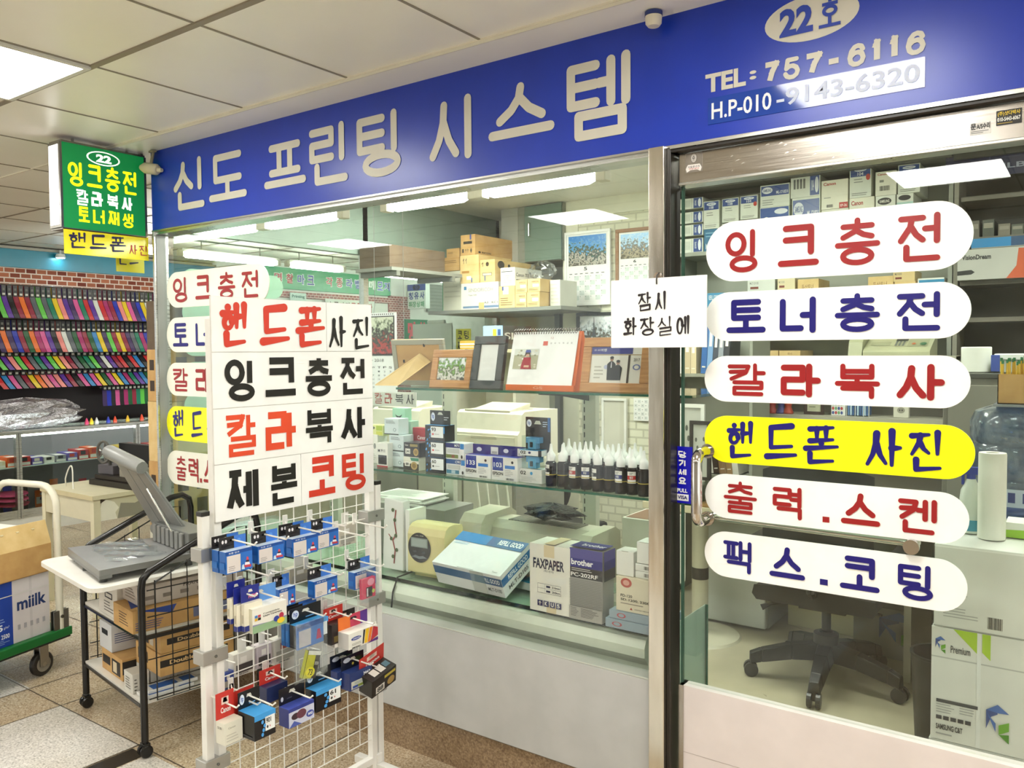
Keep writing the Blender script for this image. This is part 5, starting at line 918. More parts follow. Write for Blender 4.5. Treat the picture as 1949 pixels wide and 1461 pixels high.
# cartons on a ledge along the side glass
ZL = P(763, 506, Y=1.3)[2]
t = thing('side_ledge', 'grey ledge along the top of the side glass carrying dark brown cartons', 'shelf', (-3.655, 1.28, ZL)); g = G(); g.box(0, .3, 0, .65, -.02, 0, '#8b8d84|0.4'); g.build('board', t)
for y in (.04, .55): g = G(); g.box(0, .3, y, y+.03, -.05, -.02, '#77796f'); g.build('bracket', t)
x = -3.64
carton('carton', 'dark brown carton on the side ledge near the hanging lamps', 'box', (.25, .5, P(763, 462, Y=1.3)[2]-ZL), 'cardboard_dark', [('f', 'L', .2, .2, .8, .6, '#5a4630', 3)], (x, 1.3, ZL+.001), 0, GC)
kk = bpx('pale brown carton wedged between the side glass and the carton stack, lower', (841, 517, 874, 491), 1.98, .3, 'cardboard', [('f', 'L', .1, .55, .9, .8, '#7a5c34', 2)])
bpx('pale brown carton wedged between the side glass and the carton stack, upper', (850, 490, 874, 474), 1.99, .3, 'cardboard', [('f', 'R', .1, .4, .5, .6, '#a8824c')], z=topz(kk))
g = G(); zb = P(841, 517, Y=1.98)[2]; 
carton('carton', 'plain cream carton under the wedged brown cartons', 'box', (s0.location.x-kk.location.x-.008, .3, zb-ZS-.002), '#cfccb8|0.5', [('f', 'L', .1, .3, .9, .8, '#bdb9a4', 4), ('f', 'R', .0, 0, .03, 1, '#3aa060')], (kk.location.x, 1.985, zS), 0, GC)
# long storage bench behind the display with printers
YK, ZK = .95, P(860, 858, Y=.95)[2]-.04
xk0, xk1 = P(700, 850, Y=YK)[0], P(976, 850, Y=YK)[0]
t = thing('storage_bench', 'grey storage bench behind the window display carrying two printers', 'bench', ((xk0+xk1)/2, YK+.25, .012)); hw = (xk1-xk0)/2
g = G(); g.box(-hw, hw, -.25, .25, ZK-.05, ZK-.012, '#c9c8b6|0.4'); g.build('worktop', t, bev=.003)
g = G(); g.box(-hw+.02, hw-.02, -.2, .24, 0, ZK-.05, '#8f8f83|0.5'); g.build('body', t)
for i in range(3):
    g = G(); a = -hw+.03+i*(2*hw-.06)/3; b = a+(2*hw-.06)/3-.01; g.box(a, b, -.215, -.2, .04, ZK-.07, ('#8a8a7e|0.45', '#a9a897|0.45', '#b9b8a4|0.45')[i]); dd = g.build('door', t, bev=.002)
    g = G(); g.box(b-.06, b-.03, -.225, -.215, ZK*.6, ZK*.7, 'chrome'); g.build('handle', dd)
def printer(label, l, b, r, t_, Y, d, z, open_top=False):
    x0, x1, z0, z1 = fr(l, b, r, t_, Y); w, h = x1-x0, z1-z
    o = thing('printer', label, 'printer', (x0, Y, z), 0, 'printers on the bench')
    g = G(); g.prism([(0, 0), (0, h*.55), (.02, h*.62), (.04, h*.95), (.06, h), (d, h), (d, 0)], 'x', 0, w, '#dcd8c2|0.4'); g.build('housing', o, bev=.006)
    g = G(); g.box(.04*w, .96*w, -.004, .004, h*.1, h*.5, '#d3cfb8|0.4'); g.box(.3*w, .7*w, -.007, .0, h*.44, h*.5, '#b9b59e'); g.build('paper_drawer', o, bev=.002)
    g = G(); g.box(w*.1, w*.8, .05, d*.7, h-.004, h+.003, '#b8b4a0'); g.prism([(.07, h), (d*.7, h), (d*.72, h+.03)], 'x', w*.15, w*.75, '#cfcbb4'); g.build('output_tray', o)
    g = G(); pl = g.pl((w*.82, .0395, h*.66), (w*.14, 0, 0), (0, .012, h*.24), .002); pl.R(0, 0, 1, 1, '#b3b09c'); pl.E(.3, .2, .6, .6, '#4a7a5a', 2); g.build('control_panel', o)
    return o
ZP = ZK+.001
printer('large cream laser printer on the bench behind the tall ink boxes', 862, 862, 985, 780, 1.0, .36, ZP)
printer('cream printer on the bench, half behind the rack board', 700, 850, 790, 775, .98, .34, ZP)
# small things on the side: papers with lettering, white board, calendar with the child
o_, u_, v_ = onfront(706, 745, 755, 596, .46)
def d(p):
    p.R(.04, .46, .96, .96, '#2a2824'); p.T(.1, .37, .72, .42, '#5a5a56', 'February 2018', .0)
    for i in range(7): p.T(.08+i*.125, .3, .15+i*.125, .325, '#4a4a48', 'SMTWTFS'[i], .01)
    n = 1
    for j in range(5):
        for i in range(7):
            if j == 0 and i < 4 or n > 28: continue
            p.T(.09+i*.125, .25-j*.05, .13+i*.125, .27-j*.05, '#5c6064', str(n), .0); n += 1
    for i in range(20): p.R(.06+i*.045, .972, .085+i*.045, .99, '#6a6a66')
sh = sheet('hanging_calendar', 'hanging February calendar with a photo of a child in red, beside the rack board', 'calendar', (o_[0]-.12, o_[1], o_[2]), (u_[0]+.12, 0, 0), v_, .003, '#eef0ee', d)
g = G(); w, h = u_[0]+.12, v_[2]; g.box(w*.06, w*.94, -.0035, -.0015, h*.48, h*.945, 'ph_child'); g.build('photo', sh)
g = G(); g.tube([(w*.5, .002, h), (w*.5, .01, h+.04), (w*.5, .01, CEIL-.002-o_[2])], .0012, '#8a8a86', 6); g.build('hanging_string', sh)
def d(p):
    for i, ch in enumerate('칼라복사'): p.H(.06+i*.24, .15, .25+i*.24, .9, '#b83c30' if i < 2 else '#2a2626', ch, .0055, 'square')
o_, u_, v_ = onfront(708, 771, 792, 744, .56); ns = sheet('notice_sheet', 'white sheet with red and black letters 칼라복사 under the hanging calendar', 'notice', o_, u_, v_, .003, '#ecebe4', d); g = G(); g.tube([(u_[0]*.75, .001, v_[2]), (u_[0]*.75, .001, CEIL-.002-o_[2])], .0012, '#8a8a86', 6); g.build('hanging_string', ns)
o_, u_, v_ = onfront(786, 682, 860, 617, 2.3); 
tw = thing('white_board', 'blank white board with a paper roll on its top edge, behind the turned frame', 'board', (o_[0], 2.3, o_[2]))
g = G(); g.box(0, u_[0], 0, .012, .013-o_[2], v_[2], '#e9ede6|0.4'); g.build('board', tw, bev=.002); g = G(); g.tube([(u_[0]*.4, .005, v_[2]+.012), (u_[0]*.82, .005, v_[2]+.012)], .014, '#f2f2ea', 12); g.build('paper_roll', tw)
def d(p):
    for i, ch in enumerate('코팅'): p.H(.1+i*.46, .55, .44+i*.46, .92, '#2a2a16', ch, .0075, 'square')
    for i, ch in enumerate('제본'): p.H(.1+i*.46, .08, .44+i*.46, .45, '#2a2a16', ch, .0075, 'square')
o_, u_, v_ = onfront(868, 653, 896, 626, 2.3); sheet('yellow_notice', 'yellow notice with black letters 코팅 beside the blank white board', 'notice', (o_[0], 2.3, o_[2]-.06), u_, (0, 0, v_[2]+.06), .004, '#e2d836', d)
def d2(p): p.R(0, .45, 1, 1, '#9cc0e0'); p.T(.45, .12, .96, .4, '#eef4fa', 'K407S', .03); p.R(.55, .55, .72, .85, '#e8d23a', 2); p.R(.8, .58, .92, .82, '#2f5a9a', 2)
x0, x1, z0, z1 = fr(920, 664, 957, 620, 1.7)
t0 = carton('toner_carton', 'blue toner carton marked K407S peeping over the dark grey frame', 'box', (x1-x0, .3, z1-z0), '#3a78bc|0.35', [('f', 'R', 0, .5, 1, 1, '#a8c8e4'), ('f', 'T', .42, .1, .96, .38, '#f2f6fa', 'K407S', .03), ('f', 'R', .5, .55, .68, .85, '#e8d23a'), ('f', 'R', .75, .58, .9, .84, '#2f5a9a'), ('r', 'R', 0, 0, 1, 1, '#5a5650'), ('r', 'T', .05, .4, .5, .7, '#d8d4cc', 'SL', .02)], (x0, 1.7, z0), 0)
x1_, x2_ = P(860, 700, Y=1.7)[0], P(985, 700, Y=1.7)[0]
t = thing('hutch', 'cream hutch standing behind the bench with trays and toner on top', 'hutch', (x1_, 1.66, .012)); w = x2_-x1_
g = G(); g.box(0, w, 0, .4, z0-.034, z0-.013, '#c9bf9a|0.4'); g.build('top_board', t)
for a in (0, w-.02): g = G(); g.box(a, a+.02, .02, .38, 0, z0-.034, '#c5c2ae|0.5'); g.build('side_panel', t)
g = G(); g.box(.02, w-.02, .05, .37, .9, .92, '#c5c2ae|0.5'); g.build('shelf_board', t)
g = G(); g.box(.02, w-.02, .36, .375, 0, z0-.034, '#cfcdb8|0.5'); g.build('back_panel', t)
x0, x1, z0_, z1 = fr(876, 690, 918, 650, 1.68); carton('paper_tray', 'stack of orange and white sheets in a flat tray on the hutch', 'tray', (x1-x0, .28, .05), '#d9a83c|0.5', [('f', 'R', 0, .5, 1, .7, '#f0ead8'), ('f', 'R', 0, .2, 1, .3, '#f0ead8')], (x0, 1.68, z0+.001), 0)
# round black chair back with white rods in front
q = P(1030, 985, Y=1.6)
t = thing('visitor_chair', 'black round-backed chair behind the laminator', 'chair', (q[0], 1.6, .012))
g = G(); g.lathe([(.18, -.012), (.2, 0), (.19, .014), (.05, .02)], '#191a1c|0.4', (0, 0, .74), 28, 'y'); g.lathe([(.07, -.016), (.075, -.012)], '#c9c6ae', (.02, 0, .72), 20, 'y'); g.build('backrest', t, smooth=True)
g = G(); g.box(-.2, .2, .03, .42, .43, .48, '#1b1c1e|0.5'); g.build('seat', t, bev=.02)
g = G(); g.tube([(0, .02, .6), (0, .06, .46), (0, .2, .44)], .02, '#1a1a1a'); g.build('back_bracket', t)
for a, b in ((-.17, .06), (.17, .06), (-.17, .38), (.17, .38)): g = G(); g.tube([(a, b, 0), (a*.9, b, .44)], .013, '#2a2a2a'); g.build('leg', t)
t = thing('wire_stand', 'white wire rack with four upright rods behind the lower glass shelf', 'rack', (P(1030, 1000, Y=1.0)[0]-.02, .66, ZC+.001))
g = G(); g.box(-.12, .12, -.04, .04, 0, .012, '#d9d8c8'); g.build('base', t)
for i in range(4): g = G(); x = -.09+i*.055; g.tube([(x+.03, 0, .01), (x-.03, .02, .34)], .005, '#dedccb', 8); g.build('rod', t)
# ------------------------------------------------------------------ toner shelves seen through the door
YT = 2.42; B1 = P(1291, 479, Y=YT)[2]; B2 = P(1440, 612, Y=YT)[2]; B3 = P(1440, 715, Y=YT)[2]
t = thing('toner_shelf_unit', 'grey shelf unit full of toner cartons at the back, seen through the door', 'shelf', (-2.1, YT, .012)); w = 1.5
for x in (0, w-.02): g = G(); g.box(x, x+.02, .0, .3, 0, CEIL-.016, '#8d8f84|0.5'); g.build('side_panel', t)
for z in (B1, B2, B3): g = G(); g.box(.02, w-.02, -.01, .3, z-.046, z-.024, '#9da094|0.45'); g.build('shelf_board', t)
g = G(); g.box(.02, w-.02, .3, .315, 0, CEIL-.016, '#a9ac9c|0.5'); g.build('back_panel', t)
g = G(); g.box(-.02, w-.002, -.05, .3, CEIL-.04, CEIL-.014, '#5a5d58|0.5'); g.build('top_valance', t)
GT = 'toner cartons on the shelf unit'
BL = '#20448c|0.3'
def samsung(num, hb=.32, dot=False):
    q = [('f', 'R', .04, 1-hb, .96, .97, BL), ('f', 'E', .2, .985-hb*.5, .8, .94, '#e8ecf4'), ('f', 'T', .3, .985-hb*.38, .7, .94-hb*.1, '#20448c', 'SAMSUNG', .02), ('f', 'T', .36, 1-hb+.03, .64, 1-hb*.6, '#e8ecf4', num, .02), ('f', 'L', .2, .45, .8, .62, '#8b8f88', 2), ('f', 'L', .1, .05, .9, .16, '#6d716a', 2)]
    if dot: q.append(('f', 'E', .76, .52, .96, .72, '#c43a2a'))
    return q
def side_s(num): return [('f', 'R', .62, .03, .96, .97, BL), ('f', 'E', .8, .12, .92, .9, '#e8ecf4'), ('f', 'T', .66, .25, .74, .75, '#dfe6f2', num, .01), ('f', 'R', .1, .2, .5, .8, '#cdd2c6'), ('f', 'R', .54, .05, .56, .95, '#a9ada2')]
def head_s(num): return [('f', 'R', .03, .5, .97, .95, BL), ('f', 'E', .06, .6, .42, .9, '#e8ecf4'), ('f', 'T', .1, .68, .38, .82, '#20448c', 'SAMSUNG', .02), ('f', 'T', .55, .56, .94, .7, '#e8ecf4', num, .02), ('f', 'L', .08, .06, .6, .36, '#8b8f88', 3)]
def canon(): return [('f', 'T', .08, .82, .55, .93, '#b03428', 'Canon', .03), ('f', 'L', .1, .35, .5, .45, '#a7a99c', 1), ('f', 'B', .2, .06, .45, .16)]
def tpx(label, px, body='#dfe2d6|0.4', decs=(), z=None, Y=YT, d=.24): return cpx('toner_carton', label, px, Y, d, body, decs, GT, z=z)
zb = B1
for i, (b, tp, nm) in enumerate(((478, 456, 'lowest'), (451, 430, 'second'), (427, 406, 'third'), (400, 380, 'topmost'))):
    tpx('flat white and blue toner carton, %s of four at the end of the top shelf' % nm, (1291, b, 1338, tp), decs=side_s('108S'), z=P(1291, b, Y=YT)[2] if i else B1-.011)
a = tpx('teal toner carton lying under the 108 carton on the top shelf', (1340, 472, 1372, 437), '#2b6f96|0.35', [('f', 'T', .1, .1, .6, .35, '#dfe9f0', 'ML D1', .02), ('f', 'L', .1, .6, .9, .9, '#7fb0cc', 2)], z=B1-.011)
tpx('white toner carton with a blue top and number 108, second column of the top shelf', (1339, 432, 1369, 384), decs=samsung('108'), z=topz(a))
def pad(px, label): x0, x1, z0, z1 = fr(*px, YT); return carton('toner_carton', label, 'box', (x1-x0, .24, z0-B1+.009), '#d6dacd|0.4', [('f', 'L', .1, .2, .8, .6, '#9a9d92', 3)], (x0, YT, B1-.011), 0, GT)
pad((1374, 425, 1406, 380), 'pale toner carton under the third column of the top shelf, behind the pill sign'); tpx('white toner carton with a blue top and number 108, third column of the top shelf', (1374, 424, 1406, 379), decs=samsung('108'))
pad((1409, 419, 1442, 376), 'pale toner carton under the red-dotted 104 carton, behind the pill sign'); tpx('white toner carton with blue top and red dot, fourth column, top shelf', (1409, 418, 1442, 374), decs=samsung('104', .32, True))
c = tpx('blue toner carton with a white circle below the ML-1710 carton', (1446, 462, 1502, 396), decs=[('f', 'R', .02, .3, .98, .98, '#26509a'), ('f', 'E', .05, .3, .4, .75, '#e9ece4'), ('f', 'E', .5, .8, .95, .94, '#e8ecf4'), ('f', 'T', .5, .6, .9, .7, '#e8ecf4', 'SCX-4521D3', .01)], z=B1-.011)
tpx('wide white toner carton with a blue head marked ML-1710, fifth column', (1447, 395, 1503, 354), decs=head_s('ML-1710D3'), z=topz(c))
c = tpx('wide white toner carton with a blue head marked ML-1710, lower sixth column', (1507, 455, 1561, 378), decs=head_s('ML-1710D3'), z=B1-.011)
tpx('white toner carton lying sideways with a blue end reading 104', (1505, 377, 1561, 337), decs=[('f', 'R', .66, .05, .97, .95, BL), ('f', 'E', .82, .15, .95, .88, '#e8ecf4'), ('f', 'T', .7, .25, .79, .75, '#dfe6f2', '104', .02), *[('f', 'R', .1+.11*i, .4, .17+.11*i, .85, '#5a5d58') for i in range(4)]], z=topz(c))
c = tpx('cream carton below the large cream carton on the top shelf', (1563, 450, 1615, 400), '#e6e4d2|0.4', canon(), z=B1-.011)
tpx('large cream toner carton with red lettering and a red corner tag', (1563, 398, 1614, 345), '#ebe8d4|0.4', [*canon(), ('f', 'R', .68, .0, 1, .2, '#c43a34'), ('f', 'T', .72, .05, .96, .14, '#f2e0dc', 'EP-26', .02)], z=topz(c))
c = tpx('cream toner carton with red lettering under the tall 104 carton', (1616, 445, 1664, 378), '#ebe8d4|0.4', canon(), z=B1-.011)
tpx('tall white toner carton with a blue top marked 104 and a red tag', (1617, 376, 1658, 318), decs=samsung('104', .34, True), z=topz(c))
c = tpx('white toner carton with a black oval logo under the small cream carton', (1666, 440, 1704, 374), '#e3e5da|0.4', [('f', 'E', .1, .78, .8, .95, '#2a2a28'), ('f', 'T', .2, .83, .7, .9, '#e8e8e0', 'SAMSUNG', .02)], z=B1-.011)
tpx('small cream toner carton with red lettering and grey marks, ninth column', (1666, 373, 1706, 328), '#e9e7d6|0.4', [('f', 'T', .1, .84, .55, .93, '#b03428', 'Canon', .03), ('f', 'R', .2, .55, .4, .65, '#8a8c82'), ('f', 'B', .2, .2, .7, .4)], z=topz(c))
c = tpx('white toner carton with a dark logo and pale green band, tenth column', (1706, 440, 1738, 370), '#e3e5da|0.4', [('f', 'E', .1, .84, .85, .97, '#2a2a28'), ('f', 'R', 0, .68, 1, .8, '#b5d8d0')], z=B1-.011)
tpx('white toner carton with a blue top at the right end of the top shelf', (1709, 369, 1751, 315), decs=samsung('104', .3), z=topz(c))
# second shelf
zz = B2-.011
for l, r, tp, m, dc, nm in ((1345, 1378, 558, '#2d87b4|0.4', 'T', 'teal toner carton at the left end of the second shelf'), (1385, 1432, 556, '#2d7fae|0.4', 'T', 'teal toner carton, second from the left end of the second shelf'), (1434, 1483, 555, '#3a8ab8|0.4', 'T', 'teal toner carton under the pale grey carton of the second shelf'), (1485, 1516, 552, 'cardboard_pale', 'K', 'small tan carton under the cream carton of the second shelf'), (1518, 1558, 532, 'cardboard_pale', 'K', 'tan carton with a blue label in the middle of the second shelf'), (1617, 1650, 545, '#4a4f4c|0.4', 'D', 'dark grey carton in the middle of the second shelf'), (1652, 1700, 527, 'cardboard_pale', 'K', 'wide tan carton toward the right of the second shelf'), (1702, 1742, 536, 'cardboard_pale', 'K', 'tan carton under the cream lid, right part of the second shelf'), (1746, 1797, 530, '#e2e4dc|0.4', 'R', 'white and teal toner carton at the right end of the second shelf')):
    x0, x1, z0, z1 = fr(l, tp+50, r, tp, YT)
    dd = {'T': [('f', 'R', 0, 0, 1, .35, '#e3e6e0'), ('f', 'T', .12, .78, .7, .93, '#e8f0f4', 'REFILL GOOD', .02)], 'K': [('f', 'T', .2, .76, .75, .88, '#8a6436', '두산토너', .01), ('f', 'R', .2, .45, .7, .6, '#2a3a7a')], 'D': [('f', 'L', .1, .5, .8, .9, '#8a908a', 3)], 'R': [('f', 'R', .05, .55, 1, .96, '#2d87b4'), ('f', 'T', .25, .68, .8, .86, '#eef4f6', 'REFILL GOOD', .02), ('f', 'L', .08, .35, .7, .45, '#8a8f8a', 1)]}[dc]
    q = carton('toner_carton', nm, 'box', (x1-x0, .22, z1-zz), m, dd, (x0, YT, zz), 0, GT)
    if l in (1434, 1485, 1702):
        l2, r2, t2, m2, nm2 = {1434: (1423, 1475, 533, '#cfd3ca|0.4', 'pale grey carton lying on the teal cartons of the second shelf'), 1485: (1480, 1513, 531, '#dccfa8|0.4', 'cream carton on top of the small tan carton, second shelf'), 1702: (1700, 1741, 516, '#d9c08a|0.4', 'cream-lidded carton on the tan carton, second shelf')}[l]
        x0, x1, z0, z1 = fr(l2, t2+20, r2, t2, YT+.004); carton('toner_carton', nm2, 'box', (x1-x0, .2, z1-topz(q)), m2, [('f', 'T', .08, .6, .4, .8, '#7a7d76', 'MLT-D105', .01), ('f', 'R', .1, .2, .4, .4, '#7a3a2c')], (x0, YT+.004, topz(q)), 0, GT)
zz = B3-.011
for l, r, tp, nm in ((1391, 1429, 667, 'tan carton, first of three low on the third shelf'), (1443, 1481, 667, 'tan carton, middle of three low on the third shelf'), (1483, 1523, 667, 'tan carton, last of three low on the third shelf')):
    x0, x1, z0, z1 = fr(l, tp+40, r, tp, YT); q = carton('toner_carton', nm, 'box', (x1-x0, .25, z1-zz), 'cardboard_pale', [('f', 'T', .4, .85, .6, .93, '#8a6436', '토너', .01), ('f', 'R', .2, .3, .7, .5, '#a3844e')], (x0, YT, zz), 0, GT)
    if l == 1391: x0, x1, z0, z1 = fr(1396, 660, 1430, 646, YT); carton('toner_carton', 'tan carton with a red mark lying on the first low carton', 'box', (x1-x0, .22, z1-topz(q)), 'cardboard_pale', [('f', 'R', .1, .3, .4, .6, '#a2402c')], (x0, YT, topz(q)), 0, GT)
# right part of the back wall: dark cabinet, navy poster, scanner box
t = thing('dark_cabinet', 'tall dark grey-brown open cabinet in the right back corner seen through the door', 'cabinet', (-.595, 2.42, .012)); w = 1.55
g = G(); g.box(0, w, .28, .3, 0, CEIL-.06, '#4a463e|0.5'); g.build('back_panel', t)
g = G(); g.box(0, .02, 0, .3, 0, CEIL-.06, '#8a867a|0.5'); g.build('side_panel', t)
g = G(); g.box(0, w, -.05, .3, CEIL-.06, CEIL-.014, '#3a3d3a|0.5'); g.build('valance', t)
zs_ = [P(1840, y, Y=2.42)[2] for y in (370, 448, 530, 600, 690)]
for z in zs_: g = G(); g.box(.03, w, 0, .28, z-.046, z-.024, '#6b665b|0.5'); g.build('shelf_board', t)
def d(p): p.R(.45, .0, .46, 1, '#4a4f78'); p.T(.5, .2, .92, .36, '#9aa0b8', 'HLBT', .02); p.lines(.5, .5, .9, .9, '#3c4064', 4)
o_, u_, v_ = onfront(1800, 345, 1990, 285, 2.40); sheet('navy_poster', 'dark navy poster with small pale letters at the top right behind the door', 'poster', o_, u_, v_, .006, '#23244c|0.3', d)
x0, x1, z0, z1 = fr(1816, 527, 1990, 476, 2.36); zc = zs_[2]-.011
carton('scanner_carton', 'grey scanner carton with an orange swoosh, on the dark cabinet shelf', 'box', (x1-x0, .24, z1-zc), '#b7b6ae|0.4', [('f', 'P', '#c2552c', [(.55, 0), (.66, .4), (.68, .95), (1, .95), (1, 0)]), ('f', 'P', '#e08a4a', [(.75, 0), (.95, .5), (1, .5), (1, 0)]), ('f', 'T', .05, .66, .38, .82, '#26262a', 'VisionDream', .03), ('f', 'P', '#2a2a28', [(.0, .3), (.16, .33), (.2, .25), (.16, .18), (0, .16)])], (max(x0, -.572), 2.38, zc), 0)
x0, x1, z0, z1 = fr(1850, 466, 1990, 446, 2.4); zc = zs_[1]-.011
carton('toner_carton', 'long box with a bright blue band above the scanner carton', 'box', (x1-x0, .2, .09), '#9b9a92|0.4', [('f', 'R', 0, .35, .55, 1, '#2c7fb6'), ('f', 'R', .55, .35, 1, 1, '#2a4a6e')], (x0, 2.43, zs_[2]-.011+z1-z0+.0), 0) if False else None
x0, x1, z0, z1 = fr(1850, 466, 1990, 447, 2.43)
carton('toner_carton', 'long white box with a bright blue band lying on the scanner carton', 'box', (x1-x0, .2, z1-z0), '#9b9a92|0.4', [('f', 'R', 0, .1, .55, 1, '#2c7fb6'), ('f', 'R', .55, .1, 1, 1, '#2a4a6e')], (x0, 2.40, zs_[2]-.009+P(1816, 476, Y=2.36)[2]-zs_[2]+.012), 0)
r = random.Random(12)
for i, (px, z) in enumerate(((1815, 1), (1842, 1), (1870, 1), (1900, 1), (1925, 1))):
    q = P(px, 440, Y=2.44); h = r.uniform(.05, .1); c_ = ('#5b574c', '#6a655a', '#4e5148', '#7a7263', '#5a5c50')[i]
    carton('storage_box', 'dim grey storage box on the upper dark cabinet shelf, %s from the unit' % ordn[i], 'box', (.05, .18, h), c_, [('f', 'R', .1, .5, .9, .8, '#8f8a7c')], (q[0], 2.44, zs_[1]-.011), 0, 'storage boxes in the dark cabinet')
# ------------------------------------------------------------------ desk, bookcase and things along it
ZD = P(1290, 961, Y=1.7)[2]
t = thing('desk', 'long cream desk with a round pedestal foot, seen through the door', 'desk', (-1.0, 1.9, .012))
g = G(); g.box(-.95, .37, -.2, .4, ZD-.012-.03, ZD-.012, '#b9ae8c|0.4'); g.box(-.95, .37, -.206, -.2, ZD-.046, ZD-.008, '#cfc6a6|0.4'); g.build('worktop', t, bev=.003)
q = P(1328, 1200, Y=1.75); px_ = q[0]+1.0
g = G(); g.lathe([(.21, 0), (.2, .012), (.05, .022), (.042, .03), (.042, ZD-.045)], '#c2bda6|0.35', (px_, -.12, 0), 28); g.lathe([(.0435, .3), (.0435, .36)], '#2b2a28', (px_, -.12, 0), 28); g.build('pedestal', t, smooth=True)
for x in (.35,): g = G(); g.box(x-.03, x, -.18, .38, 0, ZD-.045, '#a9a392|0.5'); g.build('side_panel', t)
x0 = P(1290, 800, Y=1.72)[0]; x1 = P(1432, 800, Y=1.72)[0]; za, zb_ = P(1300, 717, Y=1.72)[2], P(1300, 905, Y=1.72)[2]
t = thing('bookcase', 'small grey-green bookcase on the desk with books and frames, behind the door handle', 'bookcase', (x0-.1, 1.72, ZD+.001)); w = x1-x0+.1
for a in (0, w-.016): g = G(); g.box(a, a+.016, 0, .26, 0, 1.72-ZD, '#8e9083|0.5'); g.build('side_panel', t)
for z in (0, zb_-ZD, za-ZD): g = G(); g.box(.016, w-.016, 0, .26, z, z+.016, '#8b8a7c|0.5' if z else '#a8834f'); g.build('shelf_board', t)
g = G(); g.box(.016, w-.016, .25, .26, .016, 1.72-ZD, '#a6a899|0.5'); g.build('back_panel', t)
def books(x, z, specs, Y, grp, where, lean=0.0):
    for i, (wd, h, c_, nm) in enumerate(specs):
        g = G(); g.box(0, wd, 0, .15, 0, h, c_); g.box(.002, wd-.002, .004, .152, h, h+.0008, '#e9e4d4'); pl = g.pl((0, 0, 0), (wd, 0, 0), (0, 0, h)); pl.R(.25, .55, .75, .85, '#e8e4da'); pl.R(.2, .12, .8, .15, '#d8d2c2')
        o = tag(g.build('book', None, (x, Y, z+abs(math.sin(lean))*wd), 0, .001), '%s, %s from the bookcase side, %s' % (nm, ordn[i], where), 'book', grp); o.rotation_euler = (0, lean, 0); x += wd*1.04+abs(math.sin(lean))*.004
sb_ = za+.0175
books(x0-.06, sb_, ((.03, .2, '#d8d2c0', 'cream book'), (.025, .19, '#cfc6aa', 'cream book'), (.028, .21, '#e2ddd0', 'white book'), (.034, .2, '#b9a88a', 'tan book'), (.03, .19, '#c7b594', 'tan book')), 1.74, 'books on the top board', 'top board', .0)
books(x0+.115, sb_, ((.03, .25, '#2f5f9c', 'blue binder'), (.028, .25, '#6f93bd', 'pale blue binder'), (.026, .24, '#3f4654', 'dark binder'), (.026, .24, '#8a8f98', 'grey binder'), (.03, .25, '#31343c', 'black binder')), 1.74, 'binders on the top board', 'top board', .06)
books(x0+.13, zb_+.0175, ((.028, .2, '#e0dccf', 'white book'), (.022, .19, '#e9e6dc', 'white book'), (.03, .19, '#3b2a20', 'dark brown book'), (.036, .18, '#8a6a44', 'brown book'), (.03, .19, '#9a7a52', 'brown book'), (.03, .18, '#d8d4c8', 'pale book')), 1.75, 'books on the middle board', 'middle board', -.12)
for label, l, b, r_, tp, Y, m, sc in (('white framed drawing leaning in the bookcase', 1293, 912, 1340, 768, 1.66, '#d9d9d0', 1), ('dark framed drawing leaning in front of the books in the bookcase', 1312, 912, 1352, 800, 1.62, '#2a2320', 1)):
    x0_, x1_, z0, z1 = fr(l, b, r_, tp, Y); w, h = x1_-x0_, z1-z0
    o = thing('picture_frame', label, 'picture frame', (x0_, Y, z0-.0), 0, 'framed drawings'); g = G(); fw = .018
    for q in ((0, 0, w, fw), (0, h-fw, w, h), (0, fw, fw, h-fw), (w-fw, fw, w, h-fw)): g.box(q[0], q[2], 0, .015, q[1], q[3], m)
    g.build('frame', o); g = G(); g.box(fw, w-fw, .006, .012, fw, h-fw, '#b9b9ae'); pl = g.pl((fw, .006, fw), (w-2*fw, 0, 0), (0, 0, h-2*fw))
    for a, b_ in ((.2, .7), (.75, .72), (.3, .55), (.7, .5)): pl.E(a-.08, b_-.04, a+.08, b_+.05, '#5a5c54', 1, 7)
    pl.lines(.3, .36, .7, .46, '#5a5a52', 1); g.build('drawing', o)
zs2 = zb_+.0165
# low shelf of keepsakes above the desk
YH = 2.08; zh = P(1600, 793, Y=YH)[2]; xh0, xh1 = P(1436, 790, Y=YH)[0], P(1760, 790, Y=YH)[0]; zf = P(1700, 678, Y=YH)[2]
t = thing('desk_hutch', 'two-tier hutch on the desk carrying a fax machine and keepsakes', 'hutch', (xh0, YH, ZD+.001)); w = .95
for a in (0, w-.018): g = G(); g.box(a, a+.018, 0, .24, 0, zf-ZD-.001, '#8a8678|0.5'); g.build('side_panel', t)
for z, nm in ((zh-ZD, 'shelf_board'), (zf-ZD, 'top_board')): g = G(); g.box(0 if nm == 'top_board' else .018, w if nm == 'top_board' else w-.018, -.02, .24, z-.018, z, '#a39f8e|0.5'); g.build(nm, t)
g = G(); g.box(.018, w-.018, .23, .24, 0, zf-ZD-.02, '#77736a|0.5'); g.build('back_panel', t)
zk = zh+.0015
def at(px, y=YH+.06): return (P(px, 785, Y=y)[0], y, zk)
